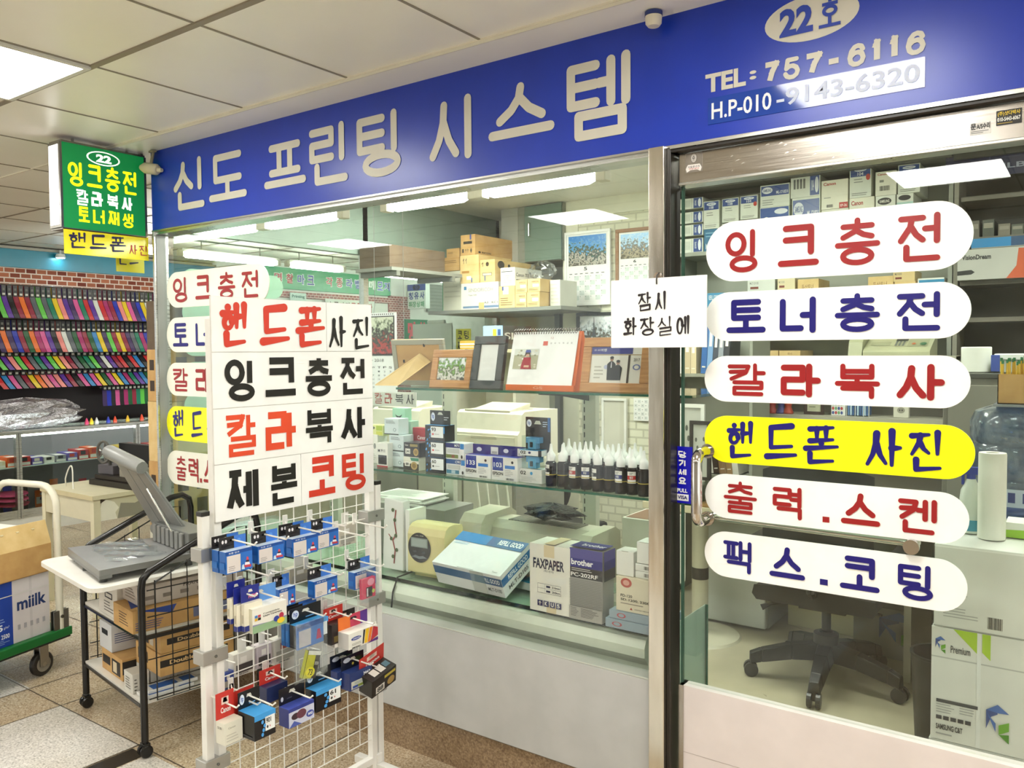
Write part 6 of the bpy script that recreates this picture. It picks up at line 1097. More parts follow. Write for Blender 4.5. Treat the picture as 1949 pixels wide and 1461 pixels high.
for i, (px, c1, c2, nm) in enumerate(((1370, '#3c2f5a', '#d9c0a8', 'small purple-robed doll'), (1448, '#b8b2a4', '#d8cfc0', 'small pale stone figure'), (1470, '#a83a34', '#3a3a3a', 'small red figure'), (1487, '#3f3f7a', '#e0c8b4', 'small blue-clad doll'), (1500, '#a9402c', '#e0c8b4', 'small orange-clad doll'))):
    if px < 1440: continue
    tt = thing('doll', nm+' on the hutch shelf between the door signs', 'doll', at(px), 0, 'dolls on the hutch'); g = G(); g.lathe([(.026, 0), (.028, .006), (.016, .035), (.02, .05), (.009, .06)], c1, n=14); g.build('body', tt, smooth=True)
    g = G(); g.lathe([(.004, .058), (.013, .066), (.014, .074), (.008, .084), (0, .086)], c2, n=14); hd = g.build('head', tt, smooth=True); g = G(); g.lathe([(.0148, .072), (.012, .083), (.004, .09), (0, .091)], '#1e1a1a', n=12); g.build('hair', hd)
p_ = at(1530); o = thing('picture_frame', 'dark brown framed certificate on the hutch shelf', 'picture frame', (p_[0], p_[1], zk), 0)
g = G(); 
for q in ((0, 0, .1, .016), (0, .104, .1, .12), (0, .016, .016, .104), (.084, .016, .1, .104)): g.box(q[0], q[2], 0, .012, q[1], q[3], 'wood_dark')
g.build('frame', o); g = G(); g.box(.016, .084, .004, .01, .016, .104, '#b7b79c'); pl = g.pl((.016, .004, .016), (.068, 0, 0), (0, 0, .088)); pl.lines(.15, .2, .85, .8, '#6a6a54', 4); g.build('certificate', o)
carton('trinket_box', 'white box with a blue and red flower pattern on the hutch shelf', 'box', (.07, .05, .075), '#d9d9d4', [('f', 'E', .05+.2*(i % 4), .08+.3*(i//4), .22+.2*(i % 4), .3+.3*(i//4), ('#3a4a8a', '#a83a3a', '#6a9a6a')[i % 3]) for i in range(12)], at(1582), 0)
tt = thing('disc_rack', 'wire rack of blue-spined discs on the hutch shelf', 'rack', at(1612)); g = G()
for i in range(9): g.box(.004+i*.011, .012+i*.011, .0, .08, .004, .075, ('#5a7aa8', '#a9c0d4', '#3a5a8a')[i % 3])
g.build('discs', tt); g = G()
for x in (0, .04, .08, .105): g.tube([(x, -.004, 0), (x, -.004, .06), (x, .03, .08)], .0018, '#d9d9d4', 6)
g.build('wire', tt)
tt = thing('power_outlet', 'pale wall socket box on the hutch shelf at its end', 'socket', at(1700)); g = G(); g.box(0, .07, 0, .03, 0, .075, '#cbc8b8'); g.build('housing', tt, bev=.003); g = G(); pl = g.pl((0, 0, 0), (.07, 0, 0), (0, 0, .075)); pl.E(.25, .3, .75, .7, '#8f8c7e'); pl.E(.38, .44, .46, .56, '#2a2a28', 2); pl.E(.54, .44, .62, .56, '#2a2a28', 2); g.build('outlet', tt)
# fax machine
x0, x1, z0, z1 = fr(1642, 676, 1770, 640, YH-.0); w = x1-x0
t = thing('fax_machine', 'beige-green fax machine with a keypad on top of the hutch', 'fax machine', (x0, YH-.0, zf+.0015)); h = max(z1-zf, .06)
g = G(); g.prism([(0, 0), (0, h*.25), (.03, h*.4), (.17, h*.95), (.2, h), (.22, h), (.22, 0)], 'x', 0, w, '#a9aa8a|0.4'); g.build('housing', t, bev=.005)
g = G(); u = np.array((w, 0, 0)); v = np.array((0, .14, h*.55)); pl = g.pl((0, .03, h*.4), u, v, .002); pl.R(.44, .6, .62, .92, '#2f3632'); pl.R(.08, .2, .38, .5, '#989a7c'); pl.R(.64, .1, .94, .9, '#989a7c')
for i in range(4):
    for j in range(3): pl.E(.45+j*.055, .1+i*.11, .49+j*.055, .18+i*.11, '#3a4a5a', 3, 10)
pl.E(.82, .15, .92, .4, '#3f6a4a', 3); pl.E(.7, .2, .76, .36, '#b0603a', 3); g.build('control_panel', t)
g = G(); g.prism([(.0, 0), (.02, h*.7), (.06, h*1.0), (.2, h*1.05), (.22, 0)], 'x', -.07, -.005, '#a3a484|0.4'); g.build('handset', t, bev=.004)
# roll, label maker, pencil cup, jug
tt = thing('toilet_roll', 'white toilet paper roll on the hutch beside the fax machine', 'paper roll', (P(1858, 700, Y=1.6)[0], 1.6, P(1858, 708, Y=1.6)[2])); g = G(); g.lathe([(.052, 0), (.055, .003), (.055, .1), (.052, .103), (.02, .103), (.02, .03)], '#e6e6dc|0.7', n=26); g.build('paper', tt, smooth=True)
zt_ = tt.location.z
t = thing('side_cabinet', 'dark steel side cabinet behind the water jug carrying the paper roll', 'cabinet', (P(1795, 750, Y=1.48)[0], 1.48, .012)); w = 1.0
g = G(); g.box(0, w, 0, .4, 0, zt_-.014, '#77746a|0.4'); g.box(-.005, w+.005, -.008, .4, zt_-.034, zt_-.0135, '#4a4a44|0.4'); g.build('body', t, bev=.003)
g = G(); g.box(.02, w/2-.005, -.012, 0, .3, zt_-.06, '#7f7c70|0.4'); dd = g.build('door', t, bev=.002); g = G(); g.box(w/2-.05, w/2-.03, -.024, -.012, .9, 1.0, 'chrome'); g.build('handle', dd)
tt = thing('label_maker', 'white label maker with a blue front on the dark side cabinet', 'machine', (P(1886, 690, Y=1.55)[0], 1.56, zt_)); g = G(); g.box(0, .13, 0, .1, 0, .05, '#b9bdb4'); g.box(.01, .13, -.004, .1, .05, .075, '#d6dad4'); g.build('housing', tt, bev=.004); g = G(); g.box(.0, .03, -.012, .0, .004, .07, '#3a4f9a'); g.build('cutter_cover', tt, bev=.002)
t = thing('pencil_box', 'small kraft cardboard box full of green-tipped yellow pencils', 'box', (P(1898, 765, Y=1.0)[0], 1.0, P(1898, 768, Y=1.0)[2])); g = G(); zc = .1
g.box(0, .11, 0, .003, 0, zc, 'cardboard'); g.box(0, .11, .077, .08, 0, zc, 'cardboard'); g.box(0, .003, 0, .08, 0, zc, 'cardboard_dark'); g.box(.107, .11, 0, .08, 0, zc, 'cardboard'); g.box(0, .11, 0, .08, 0, .003, 'cardboard'); g.build('carton', t)
zpb = t.location.z; r = random.Random(3)
for i in range(14):
    x, y = .012+.013*(i % 7), .02+.03*(i//7); g = G(); L = r.uniform(.13, .15); dx = r.uniform(-.008, .008); g.tube([(x, y, .004), (x+dx, y, L)], .0042, '#d9b22e|0.35', 6); g.tube([(x+dx, y, L), (x+dx, y, L+.012)], .0045, '#2a7a4a', 6)
    tag(g.build('pencil', None, (t.location.x, 1.0, zpb), 0), 'yellow pencil with a green tip in the kraft box, %s' % (ordn[i % 7]+(' of the front row' if i < 7 else ' of the back row')), 'pencil', 'pencils in the kraft box')
t = thing('water_stand', 'pale stand with a blue top behind the paper cartons carrying the water jug', 'stand', (P(1950, 1000, Y=.98)[0], 1.0, .012)); zj = P(1900, 985, Y=1.0)[2]
g = G(); g.box(-.14, .25, -.17, .22, 0, zj-.03, '#c9c9bc|0.4'); g.build('body', t, bev=.006); g = G(); g.box(-.145, .26, -.18, .23, zj-.03, zj-.014, '#6a7a9a|0.3'); g.build('top_plate', t)
# the box of pencils stands on a narrow upright beside the jug
R_ = .155; qj = P(1851+64, 900, Y=1.0)
tj = thing('water_jug', 'large translucent blue water jug behind the paper towel roll', 'jug', (P(1846, 900, Y=1.0)[0]+R_*.9, 1.12, zj))
HJ = P(1860, 765, Y=1.0)[2]-zj-.016
g = G(); g.lathe([(.12, 0), (R_*.95, .02), (R_, .05), (R_, HJ*.3), (R_*.96, HJ*.34), (R_, HJ*.38), (R_, HJ*.62), (R_*.95, HJ*.66), (R_, HJ*.7), (R_, HJ*.86), (R_*.9, HJ*.95), (R_*.6, HJ), (0, HJ)], 'water', n=32); g.build('jug_body', tj, smooth=True)
g = G(); n = 14
for i in range(n):
    a, b_ = -2.4+1.9*i/n, -2.4+1.9*(i+1)/n; rr = R_*1.004; g.face([(rr*math.cos(a), rr*math.sin(a), HJ*.12), (rr*math.cos(b_), rr*math.sin(b_), HJ*.12), (rr*math.cos(b_), rr*math.sin(b_), HJ*.28), (rr*math.cos(a), rr*math.sin(a), HJ*.28)], '#b9c6d6')
    if i in (5, 7, 8, 10): g.face([(rr*1.003*math.cos(a), rr*1.003*math.sin(a), HJ*.16), (rr*1.003*math.cos(b_), rr*1.003*math.sin(b_), HJ*.16), (rr*1.003*math.cos(b_), rr*1.003*math.sin(b_), HJ*.25), (rr*1.003*math.cos(a), rr*1.003*math.sin(a), HJ*.25)], '#2a3a7a')
g.build('label_band', tj)
t.location.y = 1.12
# narrow shelf that carries the pencil box
ts = thing('pencil_shelf', 'narrow steel column shelf behind the jug carrying the pencil box', 'shelf', (P(1898, 765, Y=1.0)[0]-.01, .985, zpb-.001)); g = G(); g.box(0, .9, -.005, .14, -.008, 0, '#8a8f94|0.4'); g.build('board', ts); g = G(); g.box(.5, .56, .08, .13, -zpb+.014, -.008, '#7c8288|0.4'); g.build('post', ts)
# ------------------------------------------------------------------ paper cartons by the door
YX = .42; xx = P(1772, 1300, Y=YX)[0]; zx = [.013, P(1771, 1400, Y=YX)[2]-.003, P(1770, 1188, Y=YX)[2], P(1776, 1032, Y=YX)[2]]
def emblem(s, x, y, k): return [('f', 'P', '#2f4a8a', [(x, y+.5*k*.5), (x, y+k*.8), (x+k*.45*s, y+k), (x+k*.45*s, y+k*.72), (x+k*.2*s, y+k*.62)]), ('f', 'P', '#3f6ab4', [(x, y+k*.8), (x+k*.45*s, y+k), (x+k*.9*s, y+k*.78), (x+k*.5*s, y+k*.76)]), ('f', 'P', '#3f6ab4', [(x, y+k*.78), (x+k*.38*s, y+k*.2), (x+k*.38*s, y+k*.45), (x+k*.14*s, y+k*.62)]), ('f', 'P', '#6aa82a', [(x+k*.5*s, y+k*.42), (x+k*.9*s, y+k*.55), (x+k*.9*s, y+k*.3), (x+k*.5*s, y+k*.15)]), ('f', 'P', '#4a8a1f', [(x+k*.5*s, y+k*.15), (x+k*.9*s, y-.06*k), (x+k*.9*s, y+k*.2)])]
PW = .31
lo = [('f', 'R', .27, 0, .31, 1, '#dfe0dc'), ('f', 'T', .03, .80, .15, .94, '#4a4c4e', 'A4', .01), ('f', 'T', .155, .8, .2, .85, '#6a6c6e', '75g', .0), ('f', 'T', .56, .68, .9, .76, '#3a3c3e', 'SAMSUNG C&T', .03), ('f', 'L', .56, .62, .8, .66, '#9a9c9a', 1), ('f', 'R', 0, .99, 1, 1, '#b9bab4')]
mid = [('f', 'R', 0, .73, 1, .742, '#b4b6b0'), ('f', 'P', '#a9cc2e', [(.27, 1), (.56, 1), (.56, .82)]), ('f', 'P', '#a9cc2e', [(.62, 1), (.72, 1), (.72, .78), (.62, .84)]), ('f', 'R', .56, 0, .61, 1, '#e2e4e0'), *emblem(1, .05, .78, .14), ('f', 'T', .24, .79, .48, .855, '#55585a', 'Premium', .02), ('f', 'R', .07, .335, .58, .365, '#3f4246'), ('f', 'L', .07, .24, .3, .33, '#a2a4a2', 4), ('f', 'L', .36, .26, .56, .33, '#a2a4a2', 3), *[('f', 'R', .07+.09*i, .185, .14+.09*i, .22, '#3a3c40') for i in range(5)], ('f', 'T', .07, .095, .4, .145, '#2f3134', 'SAMSUNG C&T', .03), ('f', 'L', .07, .04, .3, .08, '#a2a4a2', 1), *emblem(1, .68, .12, .3)]
top = [('f', 'R', 0, .965, 1, .985, '#f2f3ee'), ('f', 'L', .25, .36, .42, .42, '#8a8c8a', 2), ('f', 'L', .12, .12, .55, .26, '#a9aaa6', 4), ('f', 'B', .66, .06, .84, .2), ('f', 'R', .0, .0, 1, .012, '#a8aaa2')]
PC = '#dcddd6|0.45'
def sq(q): return (q[0], q[1], q[2], [(a*.67, b) for a, b in q[3]]) if q[1] == 'P' else (q[0], q[1], q[2]*.67, q[3], q[4]*.67 if q[4] < 1 else 1, *q[5:])
lo, mid, top = [[sq(q) for q in dd] for dd in (lo, mid, top)]
for i, (dd, nm) in enumerate(((lo, 'white paper carton reading A4, bottom of the stack behind the door'), (mid, 'white paper carton with a lime corner and blue emblem, middle of the stack'), (top, 'plain white carton with a barcode, top of the stack behind the door'))):
    carton('paper_carton', nm, 'box', (PW, .3, zx[i+1]-zx[i]-.002), PC, dd, (xx+(.004 if i == 2 else 0)-(.004 if i == 0 else 0), YX+(.003 if i == 2 else 0), zx[i]), 0, 'paper cartons by the door', bev=.003)
zt_ = zx[3]+.001
tt = thing('paper_towel', 'upright white paper towel roll on the top carton behind the door', 'paper roll', (P(1886, 1030, Y=.56)[0], .57, zt_)); hh = P(1880, 862, Y=.55)[2]-zt_
rr = (P(1915, 950, Y=.56)[0]-P(1860, 950, Y=.56)[0])/2
g = G(); g.lathe([(rr*.97, 0), (rr, .004), (rr*1.01, hh*.5), (rr, hh-.004), (rr*.97, hh), (.018, hh), (.018, hh*.6)], '#e3e2d6|0.8', n=28); g.build('paper', tt, smooth=True)
tt = thing('spray_bottle', 'white spray bottle with a blue trigger beside the paper towel roll', 'bottle', (P(1846, 1025, Y=.62)[0], .63, zt_)); k = P(1846, 885, Y=.62)[2]-zt_
g = G(); g.lathe([(.03, 0), (.032, .006), (.032, k*.1), (.033, k*.12), (.031, k*.5), (.028, k*.62), (.016, k*.75), (.012, k*.8)], '#dfe4da|0.35', n=20); g.lathe([(.0335, k*.04), (.0336, k*.2)], '#4a9ab4', n=20); g.build('bottle_body', tt, smooth=True)
g = G(); g.box(-.035, .03, -.01, .01, k*.86, k*.97, '#2a3a9a|0.3'); g.box(-.045, -.03, -.006, .006, k*.88, k*.95, '#2a3a9a|0.3'); g.box(-.026, -.018, -.006, .006, k*.7, k*.88, '#2a3a9a|0.3'); g.lathe([(.013, k*.79), (.012, k*.87)], '#2a3a9a|0.3', n=14); g.build('trigger', tt, bev=.002)
carton('tissue_pack', 'white and lime tissue pack lying behind the paper towel roll', 'pack', (.2, .1, .045), '#e4e6da', [('f', 'P', '#9ac83a', [(0, 0), (.6, 0), (.45, .6), (0, .5)])], (P(1912, 1030, Y=.6)[0], .61, zt_), 0)
# ------------------------------------------------------------------ under the desk: fridge, cartons, chair, bin
x0, x1, z0, z1 = fr(1355, 1150, 1482, 1000, 2.2)
t = thing('mini_fridge', 'small pale grey refrigerator under the desk', 'refrigerator', (x0-.03, 2.0, .022)); w = x1-x0+.03; h = ZD-.08
g = G(); g.box(0, w, .03, .44, 0, h, '#b9bdba|0.35'); g.build('body', t, bev=.006); g = G(); g.box(0, w, -.015, .028, .01, h, '#ccd0ce|0.3'); dd = g.build('door', t, bev=.008)
g = G(); g.box(.02, w-.12, -.019, -.013, h-.06, h-.05, '#5a5d5c'); pl = g.pl((0, -.0155, 0), (w, 0, 0), (0, 0, h)); pl.T(.06, .88, .3, .92, '#4a4d4c', 'XILIA', .01); g.build('handle', dd)
carton('carton', 'cream carton under the desk behind the office chair', 'box', (.5, .25, .26), '#cfc9a4|0.5', [('f', 'R', 0, .92, 1, .93, '#a8a280')], (P(1475, 1165, Y=2.2)[0]+.07, 2.2, .013), 0)
p_ = P(1655, 1195, Z=.013); carton('paper_carton', 'paper carton with a blue and green emblem under the desk beside the bin', 'box', (.26, .22, .24), '#8f8d84|0.5', [*emblem(1, .45, .2, .75), ('f', 'T', .05, .16, .4, .26, '#d8d6ce', 'SAMSUNG C&T', .02)], (-.95, 1.98, .013), 0)
q = P(1748, 1395, Y=.98)
t = thing('waste_bin', 'black plastic waste bin beside the paper cartons', 'bin', (P(1790, 1300, Y=.95)[0], .95, .0125)); hb = P(1750, 1235, Y=.95)[2]-.0125
g = G(); g.lathe([(.07, 0), (.074, .004), (.094, hb-.01), (.098, hb-.008), (.098, hb), (.09, hb), (.068, .01)], '#191a18|0.4', n=28); g.build('bin_body', t, smooth=True)
g = blob(.04, .04, .05, '#dedcd2', 9); o = tag(g.build('crumpled_paper', None, (t.location.x+.03, .94, .0125+hb-.03), smooth=True), 'crumpled white paper on top of the black bin', 'paper')
# office chair
cx_, cy_ = P(1572, 1270, Y=1.55)[0], 1.55
t = thing('office_chair', 'black five-star swivel office chair on castors behind the door', 'chair', (cx_, cy_, .012), 0)
BKp = '#1d1c1a|0.45'
g = G(); g.lathe([(.056, .1), (.054, .215), (.03, .22), (.03, .226), (.02, .23), (.02, .34)], BKp, n=18); g.build('gas_column', t, smooth=True)
angs = [math.degrees(math.atan2(P(px, py, Z=.05)[1]-cy_, P(px, py, Z=.05)[0]-cx_)) for px, py in ((1440, 1265), (1551, 1325), (1705, 1320))]
a0 = angs[1]
for i in range(5):
    a = math.radians(a0+72*i); ca, sa = math.cos(a), math.sin(a); L = .33
    def R2(x, y, z): return (x*ca-y*sa, x*sa+y*ca, z)
    g = G(); sec = [(.03, .042, .1, .175), (.15, .037, .095, .16), (.28, .03, .072, .128), (L, .026, .06, .108)]
    for (xa_, wa, za_, zb2), (xb_, wb, zc_, zd) in zip(sec, sec[1:]):
        g.hexa([R2(xa_, -wa, za_), R2(xb_, -wb, zc_), R2(xb_, wb, zc_), R2(xa_, wa, za_), R2(xa_, -wa*.7, zb2), R2(xb_, -wb*.7, zd), R2(xb_, wb*.7, zd), R2(xa_, wa*.7, zb2)], BKp)
    lg = g.build('leg', t, bev=.004)
    g = G(); px2 = R2(L-.005, 0, 0)
    for s_ in (-1, 1):
        o2 = R2(0, s_*.018, 0); c = (px2[0]+o2[0], px2[1]+o2[1], .032)
        ring = [(c[0]+.031*math.cos(th)*ca, c[1]+.031*math.cos(th)*sa, c[2]+.031*math.sin(th)) for th in [2*math.pi*k/16 for k in range(17)]]
        nrm = R2(0, .009, 0); vs = [(x-nrm[0], y-nrm[1], z) for x, y, z in ring[:-1]]+[(x+nrm[0], y+nrm[1], z) for x, y, z in ring[:-1]]
        g.mesh(vs, [(k, (k+1) % 16, 16+(k+1) % 16, 16+k) for k in range(16)]+[tuple(range(16))[::-1], tuple(range(16, 32))], '#2a2826|0.35')
    g.tube([(px2[0], px2[1], .03), (px2[0], px2[1], .066)], .011, '#1a1a18', 8); g.build('castor', lg)
g = G(); g.box(-.1, .1, -.08, .08, .33, .385, '#24221f|0.5'); g.tube([(.06, 0, .36), (.24, -.05, .35)], .007, '#1c1b19', 8); g.tube([(-.06, 0, .36), (-.22, -.08, .33), (-.26, -.1, .31)], [.007, .007, .014], '#1c1b19', 8); g.build('seat_mechanism', t)
g = G(); g.prism([(-.24, .385), (.24, .385), (.26, .41), (.25, .45), (.1, .46), (-.1, .46), (-.25, .45), (-.26, .41)], 'y', -.23, .25, '#211f1e|0.6'); g.build('seat', t, bev=.02)
zb0 = P(1560, 1040, Y=1.33)[2]-.012; zb1 = P(1560, 890, Y=1.33)[2]-.012
g = G(); n = 12; vs = []; fs = []
for k in range(2):
    for i in range(n+1):
        x = -.23+.46*i/n
        for z in (.5, .62, .8, zb1):
            ww = 1-.0*z; vs.append((x*ww, -.24+.06*(x/.23)**2+(.012 if k else 0), z-(.03*(x/.23)**4 if z == zb1 else 0)))
m4 = 4
for k in range(2):
    for i in range(n):
        for j in range(3): fs.append((k*(n+1)*4+i*4+j, k*(n+1)*4+(i+1)*4+j, k*(n+1)*4+(i+1)*4+j+1, k*(n+1)*4+i*4+j+1))
g.mesh(vs, fs, '#232220|0.6')
pl = g.pl((-.2, -.235, .52), (.4, 0, 0), (0, 0, zb1-.56), .012)
for i in range(22):
    for j in range(7):
        if (i*3+j) % 2: pl.E(.02+i*.044, .03+j*.05, .045+i*.044, .06+j*.05, '#8d8a80', 1, 6)
bk = g.build('backrest', t, smooth=True)
g = G(); g.tube([(0, -.225, .55), (0, -.25, .46), (0, -.16, .39), (0, -.05, .37)], .02, '#1b1a19', 8); g.build('back_bracket', t)
for s_ in (-1, 1):
    g = G(); g.tube([(s_*.27, .05, .42), (s_*.3, .05, .5), (s_*.3, .05, .6)], .014, '#1b1a19', 8); g.box(s_*.3-.03, s_*.3+.03, -.12, .12, .6, .628, '#201f1d|0.5'); g.tube([(s_*.2, .05, .4), (s_*.28, .05, .42)], .012, '#1b1a19', 8); g.build('armrest', t, bev=.006)
def ordinal(n):
    return ordn[n-1] if n <= 30 else ('thirty-'+ordn[n-31])
# ------------------------------------------------------------------ rack with sign board, in front of the window
XR = -2.085; YL, YR = -.80, -.15
rk = thing('display_rack', 'white wire grid rack on square posts in front of the window', 'rack', (XR, (YL+YR)/2, 0), math.pi/2)
hw = (YR-YL)/2; WP = '#eceae4|0.4'
zl = P(388, 980, X=XR)[2]; zr = P(718, 920, X=XR)[2]
YM = (YL+YR)/2; pp_ = [P(q, 1100, X=XR)[1]-YM for q in (389, 412, 705, 717.5)]
for x, y, zt_ in ((pp_[0], .0, zl), (pp_[1], 0, 1.6), (pp_[2], 0, 1.6), (pp_[3], .0, zr)):
    g = G(); g.box(x-.0125, x+.0125, y-.0125, y+.0125, .0, zt_, WP)
    if zt_ < 1.3: g.box(x-.014, x+.014, y-.014, y+.014, zt_-.002, zt_+.012, '#23211e|0.4')
    g.build('post', rk, bev=.002)
for x in ((pp_[0]+pp_[1])/2, (pp_[2]+pp_[3])/2):
    for z in (.30, .62, .92):
        g = G(); g.box(x-.042, x+.042, -.018, .032, z-.02, z+.02, '#b3b1ac|0.35|0.7'); g.lathe([(.005, 0), (.004, -.004)], '#7a7874|0.3|1', (x, -.018, z), 10, 'y'); g.build('clip', rk, bev=.002)
g = G()
for i in range(12): x = -hw+.025+i*(2*hw-.05)/11; g.tube([(x, 0, .12), (x, 0, 1.02)], .0018, WP, 6)
for i in range(18): z = .12+i*.053; g.tube([(-hw, -.004, z), (hw, -.004, z)], .0018, WP, 6)
g.build('wire_grid', rk)
for x in (-hw, hw):
    g = G(); g.box(x-.014, x+.014, -.19, .10, .0, .028, WP); g.box(x-.012, x+.012, -.02, .02, .028, .06, WP); g.build('foot', rk, bev=.002)
g = G(); g.box(-hw, hw, -.012, .012, .03, .055, WP); g.build('base_bar', rk, bev=.002)
# sign board of four panels
XB = XR+.02; y0, y1, z0, z1 = fx(411, 995, 709, 563, XB)
z1 = P(411, 563, X=XB)[2]
bd = thing('rack_sign_board', 'tall white sign board of four lettered panels fixed to the top of the rack', 'sign', (XB, y0, z0), math.pi/2); w, h = y1-y0, z1-z0
rows = [P(411, y, X=XB)[2]-z0 for y in (995, 885, 778, 670, 563)]
g = G(); g.box(0, w, .003, .009, 0, h, '#dcdad4'); g.build('backing', bd)
KR, KB = '#cf3a26|0.4', '#17140f|0.4'
def fb(px, m=780): return (P(px, m, X=XB)[1]-y0)/w
specs = [(0, [('제', 426, 490, KB), ('본', 508, 567, KB)], [('코', 580, 640, KR), ('팅', 648, 697, KR)], 571), (1, [('칼', 424, 490, '#da4a28|0.4'), ('라', 503, 568, '#da4a28|0.4'), ('복', 577, 636, KB), ('사', 646, 699, KB)], [], None), (2, [('잉', 427, 489, KB), ('크', 500, 568, KB), ('충', 578, 636, KB), ('전', 646, 698, KB)], [], None), (3, [('핸', 421, 476, KR), ('드', 497, 556, KR), ('폰', 565, 622, KR)], [('사', 626, 662, KB), ('진', 672, 707, KB)], 624)]
for i, a, b, sp in specs:
    g = G(); za, zb_ = rows[i]+.001, rows[i+1]-.001
    edges = [(0, 1)] if sp is None else [(0, fb(sp)-.002), (fb(sp)+.002, 1)]
    for j, (e0, e1) in enumerate(edges):
        g = G(); g.box(w*e0, w*e1, 0, .003, za, zb_, '#f3f2ef|0.35'); pl = g.pl((0, 0, za), (w, 0, 0), (0, 0, zb_-za))
        for ch, l, r_, c_ in (a, b)[j]:
            br = i == 3; small = br and j == 1
            pl.H(fb(l), (.1 if not small else .05), fb(r_), (.9 if not small else .72), c_, ch, (.0215 if not br else (.0225 if not small else .0145)), 'square' if not br else 'round', br, 2, .1 if br else 0)
        g.build('panel', bd)
# hooks and hanging packs
GH = 'ink packs hanging on the rack'
nh = [0]
def hook(y, z, L=.16, who=''):
    nh[0] += 1
    g = G(); g.tube([(-.006, 0, .012), (.0, 0, 0), (L-.012, 0, -.004), (L, 0, .006)], .0026, '#eeeae2|0.35', 8); g.box(-.008, -.003, -.008, .008, -.008, .03, '#e4e1da')
    return tag(g.build('display_hook', None, (XR+.012, y, z)), 'white wire hook %s' % who, 'hook', 'hooks of the rack')
def pack(label, px, X, d, body, decs=(), tab=None, tabh=.05, tabdraw=None, top=None, left=None, rx=0, ry=0, side='#1d3f86|0.3', h=None):
    """A carton whose label side faces along the shop front, with a card tab that hangs on a hook."""
    l, b, r_, t = px; q0, q1, z0, z1 = fx(l, b, r_, t, X); w = q1-q0; hh = h or z1-z0
    o = thing('ink_pack', label, 'ink pack', (X, q0, z0), math.pi/2, GH); o.rotation_euler = (rx, ry, math.pi/2)
    g = G(); g.box(0, w, 0, d, 0, hh, body, t=top or body, l=left or side); decorate(g, (w, d, hh), decs); g.build('carton', o, bev=.0012)
    if tab:
        g = G(); g.box(0, w, d-.0015, d, hh, hh+tabh, tab); pl = g.pl((0, d-.0015, hh), (w, 0, 0), (0, 0, tabh))
        pl.poly([(.38, .6), (.42, .78), (.58, .78), (.64, .6)], '#d8d4c8', 1)
        if tabdraw: tabdraw(pl)
        g.build('hang_tab', o)
    return o, w, hh
SEA = [('f', 'R', 0, 0, 1, 1, '#1f66b8'), ('f', 'R', 0, .84, 1, 1, '#174a98'), ('f', 'R', .04, .04, .55, .8, '#d8cfcb'), ('f', 'L', .1, .1, .4, .35, '#8a8280', 3), ('f', 'R', .56, .04, 1, .84, '#2a6cc4'), ('f', 'P', '#c23a4a', [(.62, .14), (.95, .1), (.95, .22), (.68, .24)]), ('f', 'P', '#ece8f0', [(.7, .24), (.9, .22), (.88, .36), (.72, .36)]), ('f', 'P', '#3a2436', [(.74, .36), (.88, .34), (.86, .44), (.76, .45)]), ('f', 'P', '#d04a5c', [(.76, .45), (.86, .44), (.84, .58), (.78, .6)]), ('f', 'P', '#c8e2f4', [(.58, .08), (.7, .06), (.66, .3), (.6, .26)]), ('f', 'T', .1, .87, .5, .95, '#dfe6f2', '호환 잉크', .01), ('l', 'R', .1, .2, .9, .5, '#2a70c0')]
def seatab(pl): pl.R(0, 0, .55, 1, '#1e1a1c'); pl.R(.55, 0, 1, 1, '#3f78d0'); pl.E(.08, .5, .16, .8, '#e8e4e8', 2); pl.E(.2, .5, .28, .8, '#e8e4e8', 2); pl.lines(.08, .15, .45, .4, '#b8b4bc', 2); pl.E(.66, .4, .8, .75, '#5a92e0', 2)
def sea(label, px, X, d=.03, ex=0): return pack('blue ink pack with a lighthouse picture, '+label, px, X, d, '#1f66b8|0.3', SEA, '#1e1a1c|0.3', .035, seatab, '#c9d6e8', '#1a5fb0|0.3')
hookspec = []
for nm, px, X in (('front on the first top hook', (430, 1094, 480, 1051), -1.985), ('behind the first one of the top row', (430, 1094, 480, 1051), -2.02), ('on the second hook of the top row', (491, 1074, 540, 1040), -1.985), ('front on the third top hook', (557, 1061, 604, 1026), -1.985), ('behind the third one of the top row', (557, 1061, 604, 1026), -2.02), ('on the fourth hook of the top row', (604, 1046, 644, 1013), -1.995),
  ('on the hook below the fourth hook', (598, 1139, 642, 1107), -1.985), ('half hidden behind the big white pack', (531, 1158, 562, 1122), -2.03), ('in a clear bag near the end post', (675, 1123, 715, 1090), -1.99)):
    if X == -2.02 or X == -2.03: 
        # same column, further back on the hook: keep its real place by its own distance
        pass
    if X == -2.02:
        q0, q1, z0, z1 = fx(*px, -1.985); f = pix_ = None
        o, w, hh = pack('blue ink pack with a lighthouse picture, '+nm, px, -1.985, .03, '#1f66b8|0.3', SEA, '#1e1a1c|0.3', .035, seatab, '#c9d6e8', '#1a5fb0|0.3'); o.location.x = -2.02; continue
    o, w, hh = sea(nm, px, X)
    hook(o.location.y+w/2, o.location.z+hh+.026, .17, 'holding lighthouse pack '+nm) if 'half hidden' not in nm else None
